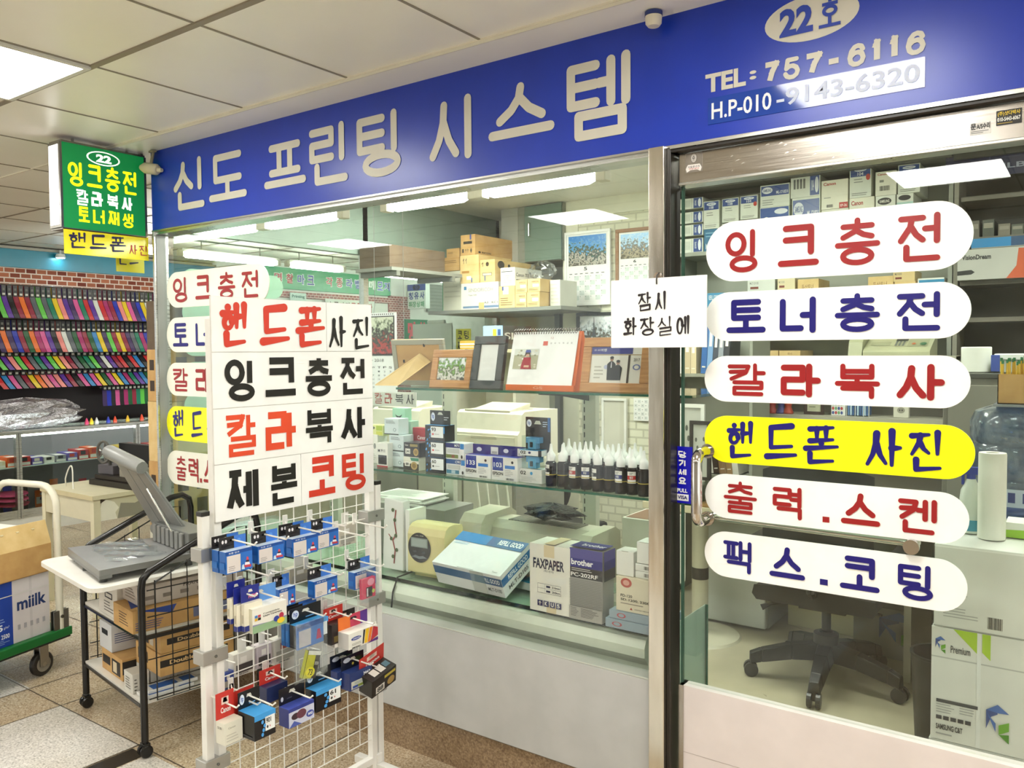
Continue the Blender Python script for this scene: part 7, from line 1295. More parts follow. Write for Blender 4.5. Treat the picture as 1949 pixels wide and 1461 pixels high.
# clear bag with a pink pack, over the last lighthouse pack
def bag(label, y0_, y1_, z0_, z1_, X, pk_label, pk):
    o = thing('clear_bag', label, 'bag', (X, y0_, z0_), math.pi/2, 'clear bags on the rack'); w, h = y1_-y0_, z1_-z0_
    g = G(); vs = []; n = 8
    for k in range(2):
        for i in range(n+1):
            for j in range(n+1):
                bul = .014*math.sin(math.pi*i/n)*math.sin(math.pi*j/n)*(1+.3*math.sin(i*2.1+j)); vs.append((w*i/n, -bul if k == 0 else bul+.004, h*j/n+.004*math.sin(i*1.7)))
    fs = [(k*(n+1)**2+i*(n+1)+j, k*(n+1)**2+(i+1)*(n+1)+j, k*(n+1)**2+(i+1)*(n+1)+j+1, k*(n+1)**2+i*(n+1)+j+1) for k in range(2) for i in range(n) for j in range(n)]
    g.mesh(vs, fs, 'clear'); g.build('film', o, smooth=True)
    return o
q0, q1, z0, z1 = fx(688, 1150, 722, 1072, -1.965)
bag('clear hanging bag with a pink ink pack inside, near the end post of the rack', q0, q1, z0, z1, -1.965, '', None)
carton('ink_pack', 'small pink ink pack in the clear bag near the end post', 'ink pack', ((q1-q0)*.75, .012, (z1-z0)*.5), '#e0486a|0.3', [('f', 'E', .4, .6, .9, .96, '#f0a0b4'), ('f', 'R', .3, .05, .75, .55, '#2a2428'), ('f', 'R', .34, .1, .44, .5, '#e8e0e4'), ('f', 'E', .72, .2, .92, .4, '#c8d86a')], (-1.968+.0, q0+.006, z0+.012), math.pi/2, GH)
# the big white pack with its neighbours
o, w, hh = pack('large white ink pack with a green foot and colour drops, on the rack', (481, 1207, 546, 1160), -1.94, .05, '#e9e5da|0.35', [('f', 'R', 0, 0, 1, .3, '#8fae86'), ('f', 'P', '#8a86a8', [(0, .3), (1, .3), (1, .36), (.5, .3), (0, .36)]), ('f', 'T', .3, .66, .78, .74, '#2a2624', 'Compatible', .01), ('f', 'T', .3, .56, .85, .64, '#2a2624', 'Inkjet Cartridge', .02), ('f', 'R', .06, .62, .14, .72, '#3a7ac0'), ('f', 'R', .15, .62, .23, .72, '#c84a5a'), ('f', 'R', .06, .5, .14, .6, '#e0b030'), ('f', 'R', .15, .5, .23, .6, '#2a2624'), ('f', 'E', .6, .22, .76, .46, '#2f3f9a'), ('f', 'E', .76, .3, .9, .54, '#b03048'), ('f', 'E', .7, .1, .92, .34, '#e8c832')], '#5a92d8|0.3', .045, None, '#f4f0e6', '#d8d4c0')
hook(o.location.y+w/2, o.location.z+hh+.03, .19, 'holding the large white ink pack')
for i, (px, nm) in enumerate((((466, 1203, 500, 1150), 'nearest the large white pack'), ((452, 1203, 486, 1152), 'middle of the three'), ((439, 1188, 473, 1140), 'furthest from the large white pack'))):
    o, w, hh = pack('white ink pack with a dark blue tab, %s' % nm, px, -1.955-.02*i, .016, '#e6e0cc|0.35', [('f', 'R', 0, 0, 1, .2, '#24307e'), ('l', 'R', 0, 0, 1, .2, '#24307e'), ('l', 'R', .3, .3, .7, .6, '#b8b09a'), ('f', 'R', .3, .5, .7, .7, '#c8b8b0')], '#232c86|0.3', .045, lambda pl: pl.T(.4, .2, .9, .45, '#e88aa0', 'HOME', .02), None, '#e0d9c4')
    if i == 1: hook(o.location.y+w/2, o.location.z+hh+.03, .15, 'holding the white packs with dark blue tabs')
def hptab(pl): hp_logo(pl, .06, .25, .28, .85); pl.lines(.5, .1, .95, .3, '#7ab4e4', 1)
def hpdecs(num): return [('f', 'R', 0, .78, 1, 1, '#3f9ade'), ('f', 'R', .5, .25, .96, .82, '#eef0f0'), ('f', 'T', .54, .55, .78, .76, '#161616', num, .03), ('f', 'E', .56, .34, .64, .46, '#161616'), ('f', 'E', .7, .36, .74, .44, '#c04040'), *[('f', 'E', .3+.05*(i % 3), .08+.17*i, .42+.05*(i % 3), .24+.17*i, '#4a9ce0') for i in range(4)], ('l', 'R', .15, .1, .85, .16, '#3a3a40')]
o, w, hh = pack('black and sky-blue ink pack under the clear bag in the middle of the rack', (566, 1237, 625, 1192), -1.975, .035, BLK, hpdecs('61'), '#15161a|0.3', .045, hptab, '#4aa4e4', '#17181c|0.3'); hook(o.location.y+w/2, o.location.z+hh+.03, .16, 'holding the black and sky-blue pack under the clear bag')
for k, nm in ((1, 'second'), (2, 'third')):
    pp, w2, _ = pack('black-topped blue ink pack, %s behind the middle black pack' % nm, (566, 1237, 625, 1192), -1.975, .018, '#1a5a9a|0.3', [('l', 'R', .2, .2, .8, .7, '#2a72b8')], '#1c1b22|0.3', .045, seatab, '#c9d6e8', '#1d5c9e|0.3'); pp.location.x = -1.975-.018-.02*k
q0, q1, z0, z1 = fx(562, 1305, 624, 1192, -1.93)
bag('clear hanging bag with a yellow ink pack marked 73 inside', q0, q1, z0, z1, -1.93, '', None)
yo = carton('ink_pack', 'yellow and black ink pack marked 73 tilted inside the clear bag', 'ink pack', (.052, .014, .082), '#2a2622|0.3', [('f', 'R', 0, 0, .62, 1, '#c9c43a'), ('f', 'R', 0, .85, 1, 1, '#e8e6da'), ('f', 'E', .1, .05, .8, .42, '#f0e22a'), ('f', 'T', .3, .12, .62, .34, '#1a1a1a', '73', .02), ('f', 'T', .66, .5, .94, .62, '#e8e4da', 'EPSON', .02), ('l', 'R', 0, 0, 1, 1, '#b8b83a')], (-1.932, q0+.03, z0+.012), math.pi/2, GH); yo.rotation_euler = (0, .32, math.pi/2)
carton('ink_pack', 'blue and grey ink pack at the top of the clear bag with the yellow pack', 'ink pack', ((q1-q0)*.8, .008, (z1-z0)*.42), '#5f86c4|0.3', [('f', 'R', 0, .8, 1, 1, '#3f5f9a'), ('f', 'R', .05, .08, .5, .75, '#c2bdc0'), ('f', 'P', '#c04a6a', [(.7, .2), (.9, .2), (.85, .6), (.75, .6)])], (-1.936, q0+.016, z0+(z1-z0)*.56), math.pi/2, GH)
def redtab(pl): pl.R(.3, .52, .7, .8, '#e8c8bc'); pl.T(.25, .2, .8, .42, '#f4e8e4', 'Canon', .03)
RT = '#c8352c|0.35'
o, w, hh = pack('dark ink pack with a red tab, beside the middle black pack', (632, 1228, 668, 1190), -2.0, .04, '#2a1d1c|0.3', [('f', 'R', .1, .1, .5, .4, '#6a5a2a')], RT, .045, redtab, None, '#2a2422|0.3'); hook(o.location.y+w/2, o.location.z+hh+.03, .12, 'holding the dark pack with a red tab')
SW = [('f', 'E', .08, .5, .42, .72, '#3a4a9a'), ('f', 'T', .14, .56, .38, .66, '#e8e8f0', 'SAMSUNG', .01), ('f', 'L', .1, .2, .42, .36, '#9a948a', 2), ('f', 'P', '#1c1a1e', [(.46, .1), (.5, .1), (.56, .95), (.5, .95)]), ('f', 'P', '#f0c020', [(.52, .1), (.62, .08), (.7, .95), (.58, .95)]), ('f', 'P', '#e87820', [(.64, .08), (.72, .08), (.82, .95), (.72, .95)]), ('f', 'P', '#b8303a', [(.74, .08), (1, .3), (1, .8), (.84, .95)]), ('f', 'P', '#5a2a7a', [(.6, 0), (1, 0), (1, .2), (.75, .1)]), ('f', 'B', .1, .02, .4, .12)]
def suntab(pl): pl.R(0, 0, .4, 1, '#e8742a'); pl.R(.4, 0, .75, 1, '#c83a5a'); pl.R(.75, 0, 1, 1, '#5a2f8a'); pl.poly([(.38, .6), (.42, .78), (.58, .78), (.64, .6)], '#2a1a24', 2)
o, w, hh = pack('white ink pack with orange and purple stripes and a sunset tab', (664, 1238, 719, 1207), -1.95, .05, '#ebe7df|0.35', SW, '#d85a3a|0.3', .042, suntab, '#f2efe8', '#e4dfd8'); hook(o.location.y+w/2, o.location.z+hh+.028, .18, 'holding the white pack with the sunset tab')
o, w, hh = pack('white ink pack with a black tab behind the sunset-tab pack', (664, 1238, 719, 1207), -1.95, .045, '#e6e1d8|0.35', [('l', 'B', .2, .1, .7, .8)], '#1b191b|0.3', .042, redtab, '#f2efe8', '#e4dfd8'); o.location.x = -2.002; o.location.y -= .012
NV = [('f', 'R', 0, .5, 1, 1, '#28386e'), ('f', 'T', .62, .62, .92, .82, '#f0f2f6', 'M43', .03), ('f', 'R', .06, .06, .96, .5, '#c9c8ba'), ('f', 'R', .12, .1, .35, .24, '#2a4a9a'), ('f', 'R', .35, .1, .7, .24, '#7a8a3a'), ('f', 'R', .7, .1, .94, .24, '#6a3a2a'), ('f', 'L', .2, .3, .85, .45, '#6a8a9a', 2)]
def nvtab(pl): pl.E(.08, .5, .4, .85, '#c8cede'); pl.R(.62, .3, .9, .7, '#2f4a2a'); pl.E(.45, .2, .55, .4, '#c8b84a', 2)
o, w, hh = pack('navy ink pack marked M43 with a dark tab near the end post', (666, 1316, 708, 1283), -1.96, .04, '#25346c|0.3', NV, '#1a1f2e|0.3', .045, nvtab, '#2c3f7c', '#2a3a78|0.3'); hook(o.location.y+w/2, o.location.z+hh+.03, .17, 'holding the navy M43 pack')
o, w, hh = pack('second navy ink pack behind the M43 pack near the end post', (666, 1316, 708, 1283), -1.96, .036, '#25346c|0.3', NV[:2], '#1a1f2e|0.3', .045, nvtab, '#2c3f7c', '#2a3a78|0.3'); o.location.x = -2.002; o.location.y -= .014
CB = [('f', 'R', .02, .02, .98, .98, '#231d1a'), ('f', 'R', .5, .7, .95, .86, '#b8a83a'), ('f', 'E', .62, .1, .92, .56, '#a8894a'), ('f', 'R', .15, .1, .5, .5, '#e0dcd4'), ('f', 'T', .2, .16, .45, .44, '#1a1a1a', '88', .03), ('t', 'R', .2, .2, .42, .7, '#e4ded6'), ('t', 'R', .46, .2, .68, .7, '#e4ded6'), ('t', 'R', .72, .3, .92, .7, '#5a7a8a')]
o, w, hh = pack('tilted black ink pack with a red tab at the outer end of the rack', (708, 1330, 755, 1292), -1.93, .06, '#221c19|0.3', CB, RT, .06, redtab, '#2a2320', '#1d1816|0.3', rx=.25, ry=-.22); hook(o.location.y+w/2-.02, o.location.z+hh+.03, .14, 'holding the tilted black pack')
o, w, hh = pack('black and sky-blue ink pack marked 901, lowest on the rack', (485, 1412, 525, 1364), -1.92, .075, BLK, hpdecs('901'), '#15161a|0.3', .05, hptab, '#46a2e4', '#1a1718|0.3'); hook(o.location.y+w/2, o.location.z+hh+.034, .2, 'holding the 901 pack')
def pur(pl): pl.E(.06, .2, .16, .5, '#c8cad8'); pl.lines(.3, .2, .6, .4, '#4a4a58', 1)
o, w, hh = pack('purple-blue ink pack with a marbled picture, beside the 901 pack', (550, 1387, 598, 1351), -1.945, .045, '#34408e|0.3', [('f', 'R', .0, .0, 1, .82, '#c9cbe0'), ('f', 'E', .1, .35, .42, .7, '#3a2430'), ('f', 'E', .3, .3, .68, .78, '#6a3a4a'), ('f', 'P', '#4a5aa8', [(0, 0), (.5, 0), (.2, .3)]), ('f', 'E', .68, .16, .98, .52, '#3a4aa0'), ('f', 'T', .75, .26, .93, .42, '#e8eaf4', 'M43', .03)], '#16151a|0.3', .05, pur, '#4250a8', '#2f3a86|0.3'); hook(o.location.y+w/2, o.location.z+hh+.034, .18, 'holding the purple-blue marbled pack')
o, w, hh = pack('black and sky-blue ink pack marked 61 beside the purple-blue pack', (602, 1357, 650, 1316), -1.95, .05, BLK, hpdecs('61'), '#15161a|0.3', .045, hptab, '#46a2e4', '#1a1718|0.3'); hook(o.location.y+w/2, o.location.z+hh+.03, .18, 'holding the 61 pack beside the purple-blue pack')
o, w, hh = pack('white ink pack in a crumpled sleeve with a red tab, at the lowest outer corner', (428, 1420, 462, 1378), -1.97, .04, '#e0dccb|0.5', [('f', 'L', .1, .1, .8, .5, '#c4bfae', 3), ('f', 'T', .2, .7, .6, .78, '#8a8474', 'Canon', .01), ('l', 'T', .2, .7, .7, .8, '#5a564a', '도트', .01)], RT, .075, redtab, None, '#e2dece'); hook(o.location.y+w/2, o.location.z+hh+.045, .13, 'holding the white sleeve pack with a red tab')
o, w, hh = pack('dark ink pack with an orange edge and a red tab, behind the 901 pack', (462, 1404, 500, 1368), -1.98, .04, '#2c2622|0.3', [('l', 'R', .0, .85, 1, 1, '#d88a2a'), ('l', 'L', .15, .1, .85, .7, '#6a625a', 6)], RT, .07, redtab, None, '#2c2622|0.3'); hook(o.location.y+w/2, o.location.z+hh+.04, .13, 'holding the dark pack with an orange edge')
o, w, hh = pack('navy ink pack with a red tab in the row above the purple-blue pack', (508, 1340, 548, 1310), -2.02, .035, '#26305a|0.3', [], RT, .045, redtab, None, '#26305a|0.3'); hook(o.location.y+w/2, o.location.z+hh+.03, .1, 'holding the navy pack with a red tab')
# packs on the far side of the grid, seen through it
for i, (l, b, r_, t, m, nm) in enumerate(((440, 1288, 480, 1244, '#dcd9cf|0.4', 'white packet with a black edge'), (484, 1272, 512, 1228, '#c9bfc4|0.4', 'pale mauve packet'), (516, 1265, 558, 1216, '#d8d5cb|0.4', 'white packet with a red mark'), (420, 1312, 440, 1280, '#3a4f9a|0.3', 'small blue packet'), (546, 1112, 590, 1082, '#bfb9a4|0.4', 'tan-grey packet'), (640, 1040, 672, 1000, '#c9c3b4|0.4', 'grey lined packet'), (500, 1150, 532, 1110, '#d2cec2|0.4', 'white packet with a slot tab'), (576, 1290, 604, 1256, '#2a3a6a|0.3', 'navy packet'))):
    q0, q1, z0, z1 = fx(l, b, r_, t, XR-.06); w, h = q1-q0, z1-z0
    oo = carton('ink_pack', nm+' hanging on the far side of the wire grid', 'ink pack', (w, .03, h), m, [('f', 'R', .1, .12, .9, .5, '#4a4644' if i in (0, 1) else '#a9a69c'), ('f', 'R', .3, .55, .6, .8, '#a8483c' if i == 2 else '#efece4'), ('f', 'B', .2, .04, .7, .1)], (XR-.045, q0, z0), math.pi/2, 'packets on the far side of the rack')
    g = G(); g.box(w*.3, w*.7, .012, .014, h, h+.04, '#ecebe4'); g.tube([(w*.5, .013, h+.034), (w*.5, -.035, h+.036)], .0022, WP, 6); g.build('hang_tab', oo)
# bare hooks that carry nothing, upper rows
for i, (px, py, nm) in enumerate(((637, 1008, 'topmost and nearest the end post'), (672, 992, 'empty, level with the board edge'), (660, 1075, 'empty, second row by the end post'), (450, 1078, 'empty, under the first lighthouse pack'))):
    q = P(px, py, X=XR); hook(q[1], q[2], .15, nm)
# ------------------------------------------------------------------ black wire trolley
RZ = math.radians(-8.7); CO = Vector((-3.161, -.535, 0))
def c2w(x, y, z): c, s = math.cos(RZ), math.sin(RZ); return (CO.x+c*x-s*y, CO.y+s*x+c*y, z)
tr = thing('trolley', 'black tube trolley with white shelves and wire sides, left of the rack', 'trolley', CO, RZ); BT = '#14110f|0.25'
LR = .47
for s in (-1, 1):
    x = s*.31
    bend = [(x, .0, .06), (x, 0, .63), (x, .006, .665), (x, .03, .69), (x, LR-.09, .845), (x, LR-.04, .852), (x, LR-.008, .83), (x, LR, .79), (x, LR, .06)]
    g = G(); g.tube(bend, .0135, BT, 12); g.build('side_frame', tr, smooth=True)
    g = G(); zr_ = lambda y: .655+.155*max(0, min(1, (y-.03)/(LR-.12)))
    for i in range(7): y = .05+i*(LR-.1)/6; g.tube([(x, y, .2), (x, y, zr_(y)-.01)], .0022, BT, 6)
    for z in (.21, .27, .36, .52, .62): g.tube([(x, .02, z), (x, LR-.02, z)], .0022, BT, 6)
    g.tube([(x, .05, .645), (x, LR-.09, .8), (x, LR-.05, .8), (x, LR-.05, .2), (x, .05, .2), (x, .05, .645)], .003, BT, 6)
    g.build('wire_side', tr)
    g = G(); g.box(x-.008, x+.008, .0, LR, .438, .452, BT); g.build('side_rail', tr)
for z0, z1, y0, y1, hx, nm in ((.646, .662, -.17, LR+.02, .305, 'top_shelf'), (.440, .456, .0, LR, .295, 'middle_shelf'), (.19, .204, -.005, LR, .297, 'bottom_shelf')):
    g = G(); r = .05 if nm == 'top_shelf' else .004
    pts = []
    for cx, cy, a in ((hx-r, y0+r, -90), (hx-r, y1-r, 0), (-hx+r, y1-r, 90), (-hx+r, y0+r, 180)): pts += [(cx+r*math.cos(math.radians(a+k*15)), cy+r*math.sin(math.radians(a+k*15))) for k in range(7)]
    g.prism(pts, 'z', z0, z1, '#e9e5dc|0.3', '#efece4|0.3')
    if nm != 'top_shelf': g.box(-hx, hx, y0-.006, y0, z0-.004, z0+.006, BT)
    g.build(nm, tr)
for x, y in ((-.31, 0), (.31, 0), (-.31, LR), (.31, LR)):
    g = G(); g.tube([(x, y, .075), (x, y, .045)], .008, '#6f6c68|0.3|1', 8)
    for k in (-.013, .013): g.lathe([(.0, -.008), (.02, -.008), (.0235, -.004), (.0235, .004), (.02, .008), (0, .008)], '#161311|0.25', (x+k, y, .0245), 18, 'x')
    g.box(x-.018, x+.018, y-.012, y+.014, .03, .054, '#161311|0.25'); g.build('castor', tr, bev=.002)
# creasing machine on the top shelf
GM = '#7d7d7a|0.35'
mc = thing('binding_press', 'grey desktop binding press with a raised ribbed lever, on the trolley top', 'machine', c2w(.02, .08, .6625), RZ)
g = G(); g.prism([(-.235, -.165), (.235, -.205), (.235, .17), (-.14, .2)], 'z', .028, .052, GM, '#8d8e8e|0.25'); g.prism([(-.235, -.165), (.235, -.205), (.237, -.16), (-.235, -.12)], 'z', .018, .03, '#6f706d|0.4'); g.build('base', mc, bev=.004)
for x, y in ((-.2, -.14), (-.02, -.165), (.2, -.18), (.2, .14), (-.12, .16)): g = G(); g.tube([(x, y, .0), (x, y, .03)], .014, '#3e3e3c|0.5', 12); g.build('foot', mc)
g = G(); g.box(-.1, .23, .13, .23, .052, .13, '#70716e|0.4')
for i in range(7): x = -.09+i*.042; g.box(x, x+.028, .118, .13, .055, .125, '#8a8b88|0.35')
g.build('hinge_block', mc, bev=.003)
g = G(); BLc, BRc, TLc, TRc = np.array((-.2, .16, .1)), np.array((.1, .19, .09)), np.array((-.245, .01, .425)), np.array((-.02, .045, .38))
for k in range(3):
    a, b = k/3+.01, (k+1)/3-.01; off = np.array((.0, -.016, -.002))
    p = [BLc+(BRc-BLc)*a, BLc+(BRc-BLc)*b, BLc+(BRc-BLc)*b-off, BLc+(BRc-BLc)*a-off, TLc+(TRc-TLc)*a, TLc+(TRc-TLc)*b, TLc+(TRc-TLc)*b-off, TLc+(TRc-TLc)*a-off]
    g.hexa([tuple(q) for q in p], '#858683|0.35')
    c0 = BLc+(BRc-BLc)*((a+b)/2); g.lathe([(.0, -.03), (.032, -.03), (.032, .03), (0, .03)], '#7d7e7b|0.35', (c0[0], c0[1]+.01, c0[2]-.01), 16, 'x')
g.hexa([tuple(q) for q in (BLc+(0, .004, 0), BRc+(0, .004, 0), BRc+(0, .012, 0), BLc+(0, .012, 0), TLc+(0, .004, 0), TRc+(0, .004, 0), TRc+(0, .012, 0), TLc+(0, .012, 0))], '#6b6c69|0.4')
g.build('lever', mc, bev=.002)
g = G(); ax = (TRc-TLc)/np.linalg.norm(TRc-TLc); g.tube([TLc-ax*.015, TLc, TRc, TRc+ax*.02], [.024, .03, .03, .026], '#8a8b88|0.35', 10); g.box(TLc[0]-.02, TRc[0]+.01, TLc[1]-.02, TLc[1]+.06, TRc[2]+.015, TRc[2]+.03, '#9a9b97|0.35') if False else None; g.build('grip', mc, smooth=True)
g = G(); g.tube([(.14, .1, .13), (.06, .04, .3)], .004, '#c9c9c4|0.2|1', 8); g.build('support_rod', mc)
g = G(); n = 12; vs = [(-.19+.36*i/n+.012*math.sin(j*1.3), -.11+.2*j/n-.03*i/n+.01*math.sin(i*1.1), .003+.005*(1+math.sin(i*1.7+j*.9)*math.cos(j*1.9))) for i in range(n+1) for j in range(n+1)]
g.mesh(vs, [(i*(n+1)+j, (i+1)*(n+1)+j, (i+1)*(n+1)+j+1, i*(n+1)+j+1) for i in range(n) for j in range(n)], 'clear')
o = tag(g.build('plastic_film', None, c2w(.03, .08, .7145), RZ, smooth=True), 'clear plastic film lying on the plate of the binding press', 'plastic film')
# cartons on the trolley shelves
GTc = 'cartons on the trolley'
def tc(label, x, y, z, w, d, h, body, decs, name='carton', cat='box'): return carton(name, label, cat, (w, d, h), body, decs, c2w(x, y, z), RZ, GTc)
pic = [('r', 'R', .05+.16*i, .25, .13+.16*i, .45, '#8a8078') for i in range(5)]
m1 = tc('white carton with small black print at the front of the middle trolley shelf', -.13, -.0, .457, .20, .42, .135, '#d9d4ca|0.5', [('f', 'R', .35, .52, .75, .7, '#26221f'), ('f', 'R', .4, .56, .7, .66, '#d9d4ca'), ('f', 'L', .3, .1, .8, .45, '#6a645c', 4), *pic, ('r', 'L', .1, .6, .9, .85, '#6a625a', 2)])
m2 = tc('long tan carton with blue print along the wire side, middle trolley shelf', .085, -.02, .457, .19, .46, .085, 'cardboard', [('f', 'L', .3, .2, .8, .8, '#5a4630', 5), ('r', 'P', '#24408e', [(.05, .95), (.32, .6), (.36, .95)]), ('r', 'R', .5, .15, .95, .6, '#6a7090'), ('r', 'R', .8, .3, .98, .7, '#24408e'), ('t', 'P', '#24408e', [(.1, .1), (.8, .02), (.5, .3)]), ('r', 'L', .02, .1, .25, .5, '#3a4a8a', 4)])
tc('mauve-white carton lying on the long tan carton under the trolley top', .07, .02, .457+.087, .17, .42, .075, '#c9bfb6|0.5', [*pic, ('r', 'T', .4, .6, .75, .8, '#3a2a26', 'FRANCE-LINE', .0), ('f', 'L', .2, .2, .8, .8, '#8a7a6a', 4)])
l1 = tc('tan carton with dark print, bottom front of the lower trolley shelf', -.17, .02, .2045, .22, .26, .085, 'cardboard', [('f', 'R', .05, .35, .42, .75, '#241e1a'), ('f', 'R', .5, .12, .9, .8, '#1f1a17'), ('f', 'R', .56, .2, .74, .7, '#d8c8a8'), ('r', 'R', .0, .3, .5, .9, '#241e1a')])
tc('white and blue carton with striped print on the tan carton, lower trolley shelf', -.19, .02, .2045+.087, .13, .24, .11, '#cfcfd0|0.5', [('f', 'R', .2, .55, .7, .75, '#1f1f22'), ('t', 'R', .1, .4, .9, .9, '#24408e'), ('t', 'L', .1, .05, .9, .4, '#5a6a98', 3), ('r', 'L', .05, .3, .6, .7, '#34447e', 5), ('r', 'P', '#24408e', [(.4, .7), (.9, .95), (.9, .6)])])
tc('white carton with black symbols near the front leg, lower trolley shelf', .12, -.0, .2045, .085, .062, .075, '#d6d3ca|0.5', [('f', 'L', .2, .15, .8, .8, '#4a463e', 5), ('r', 'L', .1, .1, .3, .8, '#5a564e', 4)])
tc('plain white carton under the Double Wire cartons', .06, .07, .2045, .14, .24, .069, '#d3d0c6|0.5', [('f', 'L', .2, .2, .8, .8, '#8a857a', 3)])
d1 = tc('tan carton with a black band reading Double Wire, lower of two', .06, .07, .2745, .232, .3, .085, 'cardboard', [('r', 'R', 0, .4, .9, .72, '#1b1613'), ('r', 'T', .12, .47, .72, .66, '#e0bd86', 'Double Wire', .03), ('f', 'R', .1, .3, .5, .8, '#241e1a')])
tc('tan carton with a black band reading Double Wire, upper of two', .064, .075, .2745+.086, .226, .29, .074, 'cardboard', [('r', 'R', .08, .4, .95, .72, '#1b1613'), ('r', 'T', .22, .47, .82, .66, '#c9ab7c', 'Double Wire', .03), ('f', 'R', .1, .2, .5, .8, '#241e1a'), ('f', 'R', .55, .2, .7, .7, '#cfc6b4')])
for i, nm in ((0, 'lower'), (1, 'upper')):
    o = thing('spiral_notebook', '%s of two blue and white spiral notebooks by the wire side, lower trolley shelf' % nm, 'notebook', c2w(.215-.01*i, .01+.02*i, .205+i*.013), RZ, 'spiral notebooks')
    g = G(); g.box(0, .075, 0, .19, .0, .012, '#e4e4e2', t='#e4e4e2'); pl = g.pl((0, 0, .012), (.075, 0, 0), (0, .19, 0)); pl.R(.3, .1, .95, .6, '#2a5fae'); pl.R(.3, .7, .95, .95, '#2a5fae'); g.build('cover', o, bev=.001)
    g = G()
    for k in range(12): y = .012+k*.0145; g.tube([(.004, y, .0), (-.004, y, .004), (-.003, y, .012), (.005, y, .0135)], .0012, '#26262a', 6)
    g.build('spiral', o)
# ------------------------------------------------------------------ hand truck with cartons
RT2 = math.radians(104); TO = P(138, 1190, Z=.2)
def t2w(x, y, z): c, s = math.cos(RT2), math.sin(RT2); return (TO[0]+c*x-s*y, TO[1]+s*x+c*y, z)
ht = thing('platform_truck', 'green platform truck with a cream tube handle, loaded with paper cartons', 'hand truck', (TO[0], TO[1], 0), RT2)
g = G(); g.box(-.78, 0, 0, .46, .16, .2, '#126a2e|0.4'); g.box(-.775, -.005, .005, .455, .15, .16, '#22241f|0.5'); g.build('deck', ht, bev=.004)
path = [(-.05, .02, .2), (-.05, .02, .62)]+[(-.05-.0*k, .02+.1*(1-math.cos(k*math.pi/10)), .78+.1*math.sin(k*math.pi/10)) for k in range(6)]+[(-.05, .34+.1*math.sin(k*math.pi/10), .78+.1*math.cos(k*math.pi/10)) for k in range(6)]+[(-.05, .44, .62), (-.05, .44, .2)]
g = G(); g.tube(path, .016, '#e6e2d0|0.3', 14); g.build('handle', ht, smooth=True)
for y in (.02, .44):
    g = G(); g.box(-.09, -.012, y-.012, y-.006, .2, .29, '#9a9a96|0.3|1'); g.box(-.09, -.012, y+.006, y+.012, .2, .29, '#9a9a96|0.3|1'); g.tube([(-.05, y-.02, .26), (-.05, y+.02, .26)], .008, '#77756f|0.3|1', 8); g.build('handle_bracket', ht)
for x, y in ((-.13, .05), (-.62, .05), (-.13, .41), (-.62, .41)):
    g = G(); g.lathe([(0, -.014), (.05, -.014), (.056, -.009), (.056, .009), (.05, .014), (0, .014)], '#2a2520|0.5', (x, y, .057), 24, 'y'); g.lathe([(.036, -.016), (.034, -.0165)], '#8a8478|0.5', (x, y, .057), 20, 'y'); g.lathe([(.012, -.02), (.01, -.022)], '#c9c5bb|0.3|1', (x, y, .057), 12, 'y'); g.build('wheel', ht)
    g = G(); g.box(x-.022, x+.022, y-.022, y-.017, .05, .15, '#a8a6a0|0.3|1'); g.box(x-.022, x+.022, y+.017, y+.022, .05, .15, '#a8a6a0|0.3|1'); g.build('wheel_fork', ht)
bx_ = [('f', 'R', .77, 0, .8, 1, '#d4cfd2|0.15'), ('f', 'R', 0, 0, .58, 1, '#1b3f9e'), ('f', 'T', .63, .5, .96, .7, '#22386e', 'miilk', .03), ('f', 'T', .36, .26, .47, .36, '#e8ecf4', '85', .03), ('f', 'T', .48, .27, .54, .32, '#e8ecf4', 'g/m²', .0), ('f', 'T', .36, .13, .43, .2, '#e8ecf4', 'A4', .03), ('f', 'T', .45, .13, .54, .2, '#e8ecf4', '2500', .02), ('f', 'L', .36, .38, .54, .46, '#8aa4d8', 2), ('f', 'L', .36, .04, .54, .12, '#8aa4d8', 3), ('f', 'R', 0, .77, 1, .785, '#d8d6d4'), *[('f', 'R', .63+.07*i, .2, .66+.07*i, .28, '#a8a6ae') for i in range(5)]]
pbx = carton('paper_carton', 'white and blue paper carton reading miilk, on the platform truck', 'box', (.44, .32, .285), '#d9d3d6|0.4', bx_, t2w(-.535, .03, .2015), RT2, 'cartons on the platform truck', bev=.003)
kt = thing('kraft_carton', 'open kraft carton with raised front flap on top of the blue paper carton', 'box', t2w(-.60, .02, .489), RT2)
W2, D2, H2 = .515, .34, .13
g = G(); g.box(0, W2, 0, .004, 0, H2, 'cardboard'); g.box(0, W2, D2-.004, D2, 0, H2, 'cardboard'); g.box(0, .004, .004, D2-.004, 0, H2, 'cardboard'); g.box(W2-.004, W2, .004, D2-.004, 0, H2, 'cardboard'); g.box(0, W2, 0, D2, 0, .004, 'cardboard'); g.build('carton_body', kt)
g = G(); g.hexa([(0, 0, H2), (W2, 0, H2), (W2, .004, H2), (0, .004, H2), (.0, .035, H2+.105), (W2, .035, H2+.105), (W2, .039, H2+.105), (0, .039, H2+.105)], 'cardboard_pale'); 
for i in range(6): x = .06+i*.075; g.box(x, x+.012, .02, .026, H2+.075, H2+.08, '#e8d8b0')
g.build('flap', kt)
g = G(); g.hexa([(0, D2-.004, H2), (W2, D2-.004, H2), (W2, D2, H2), (0, D2, H2), (0, D2-.02, H2+.12), (W2*.8, D2-.02, H2+.12), (W2*.8, D2-.016, H2+.12), (0, D2-.016, H2+.12)], 'cardboard'); g.build('flap', kt)
carton('white_board_pack', 'white-topped flat pack standing in the open kraft carton', 'box', (.4, .2, .21), '#a8875a|0.6', [('t', 'R', 0, 0, 1, 1, '#efece2')], t2w(-.56, .12, .4945), RT2)
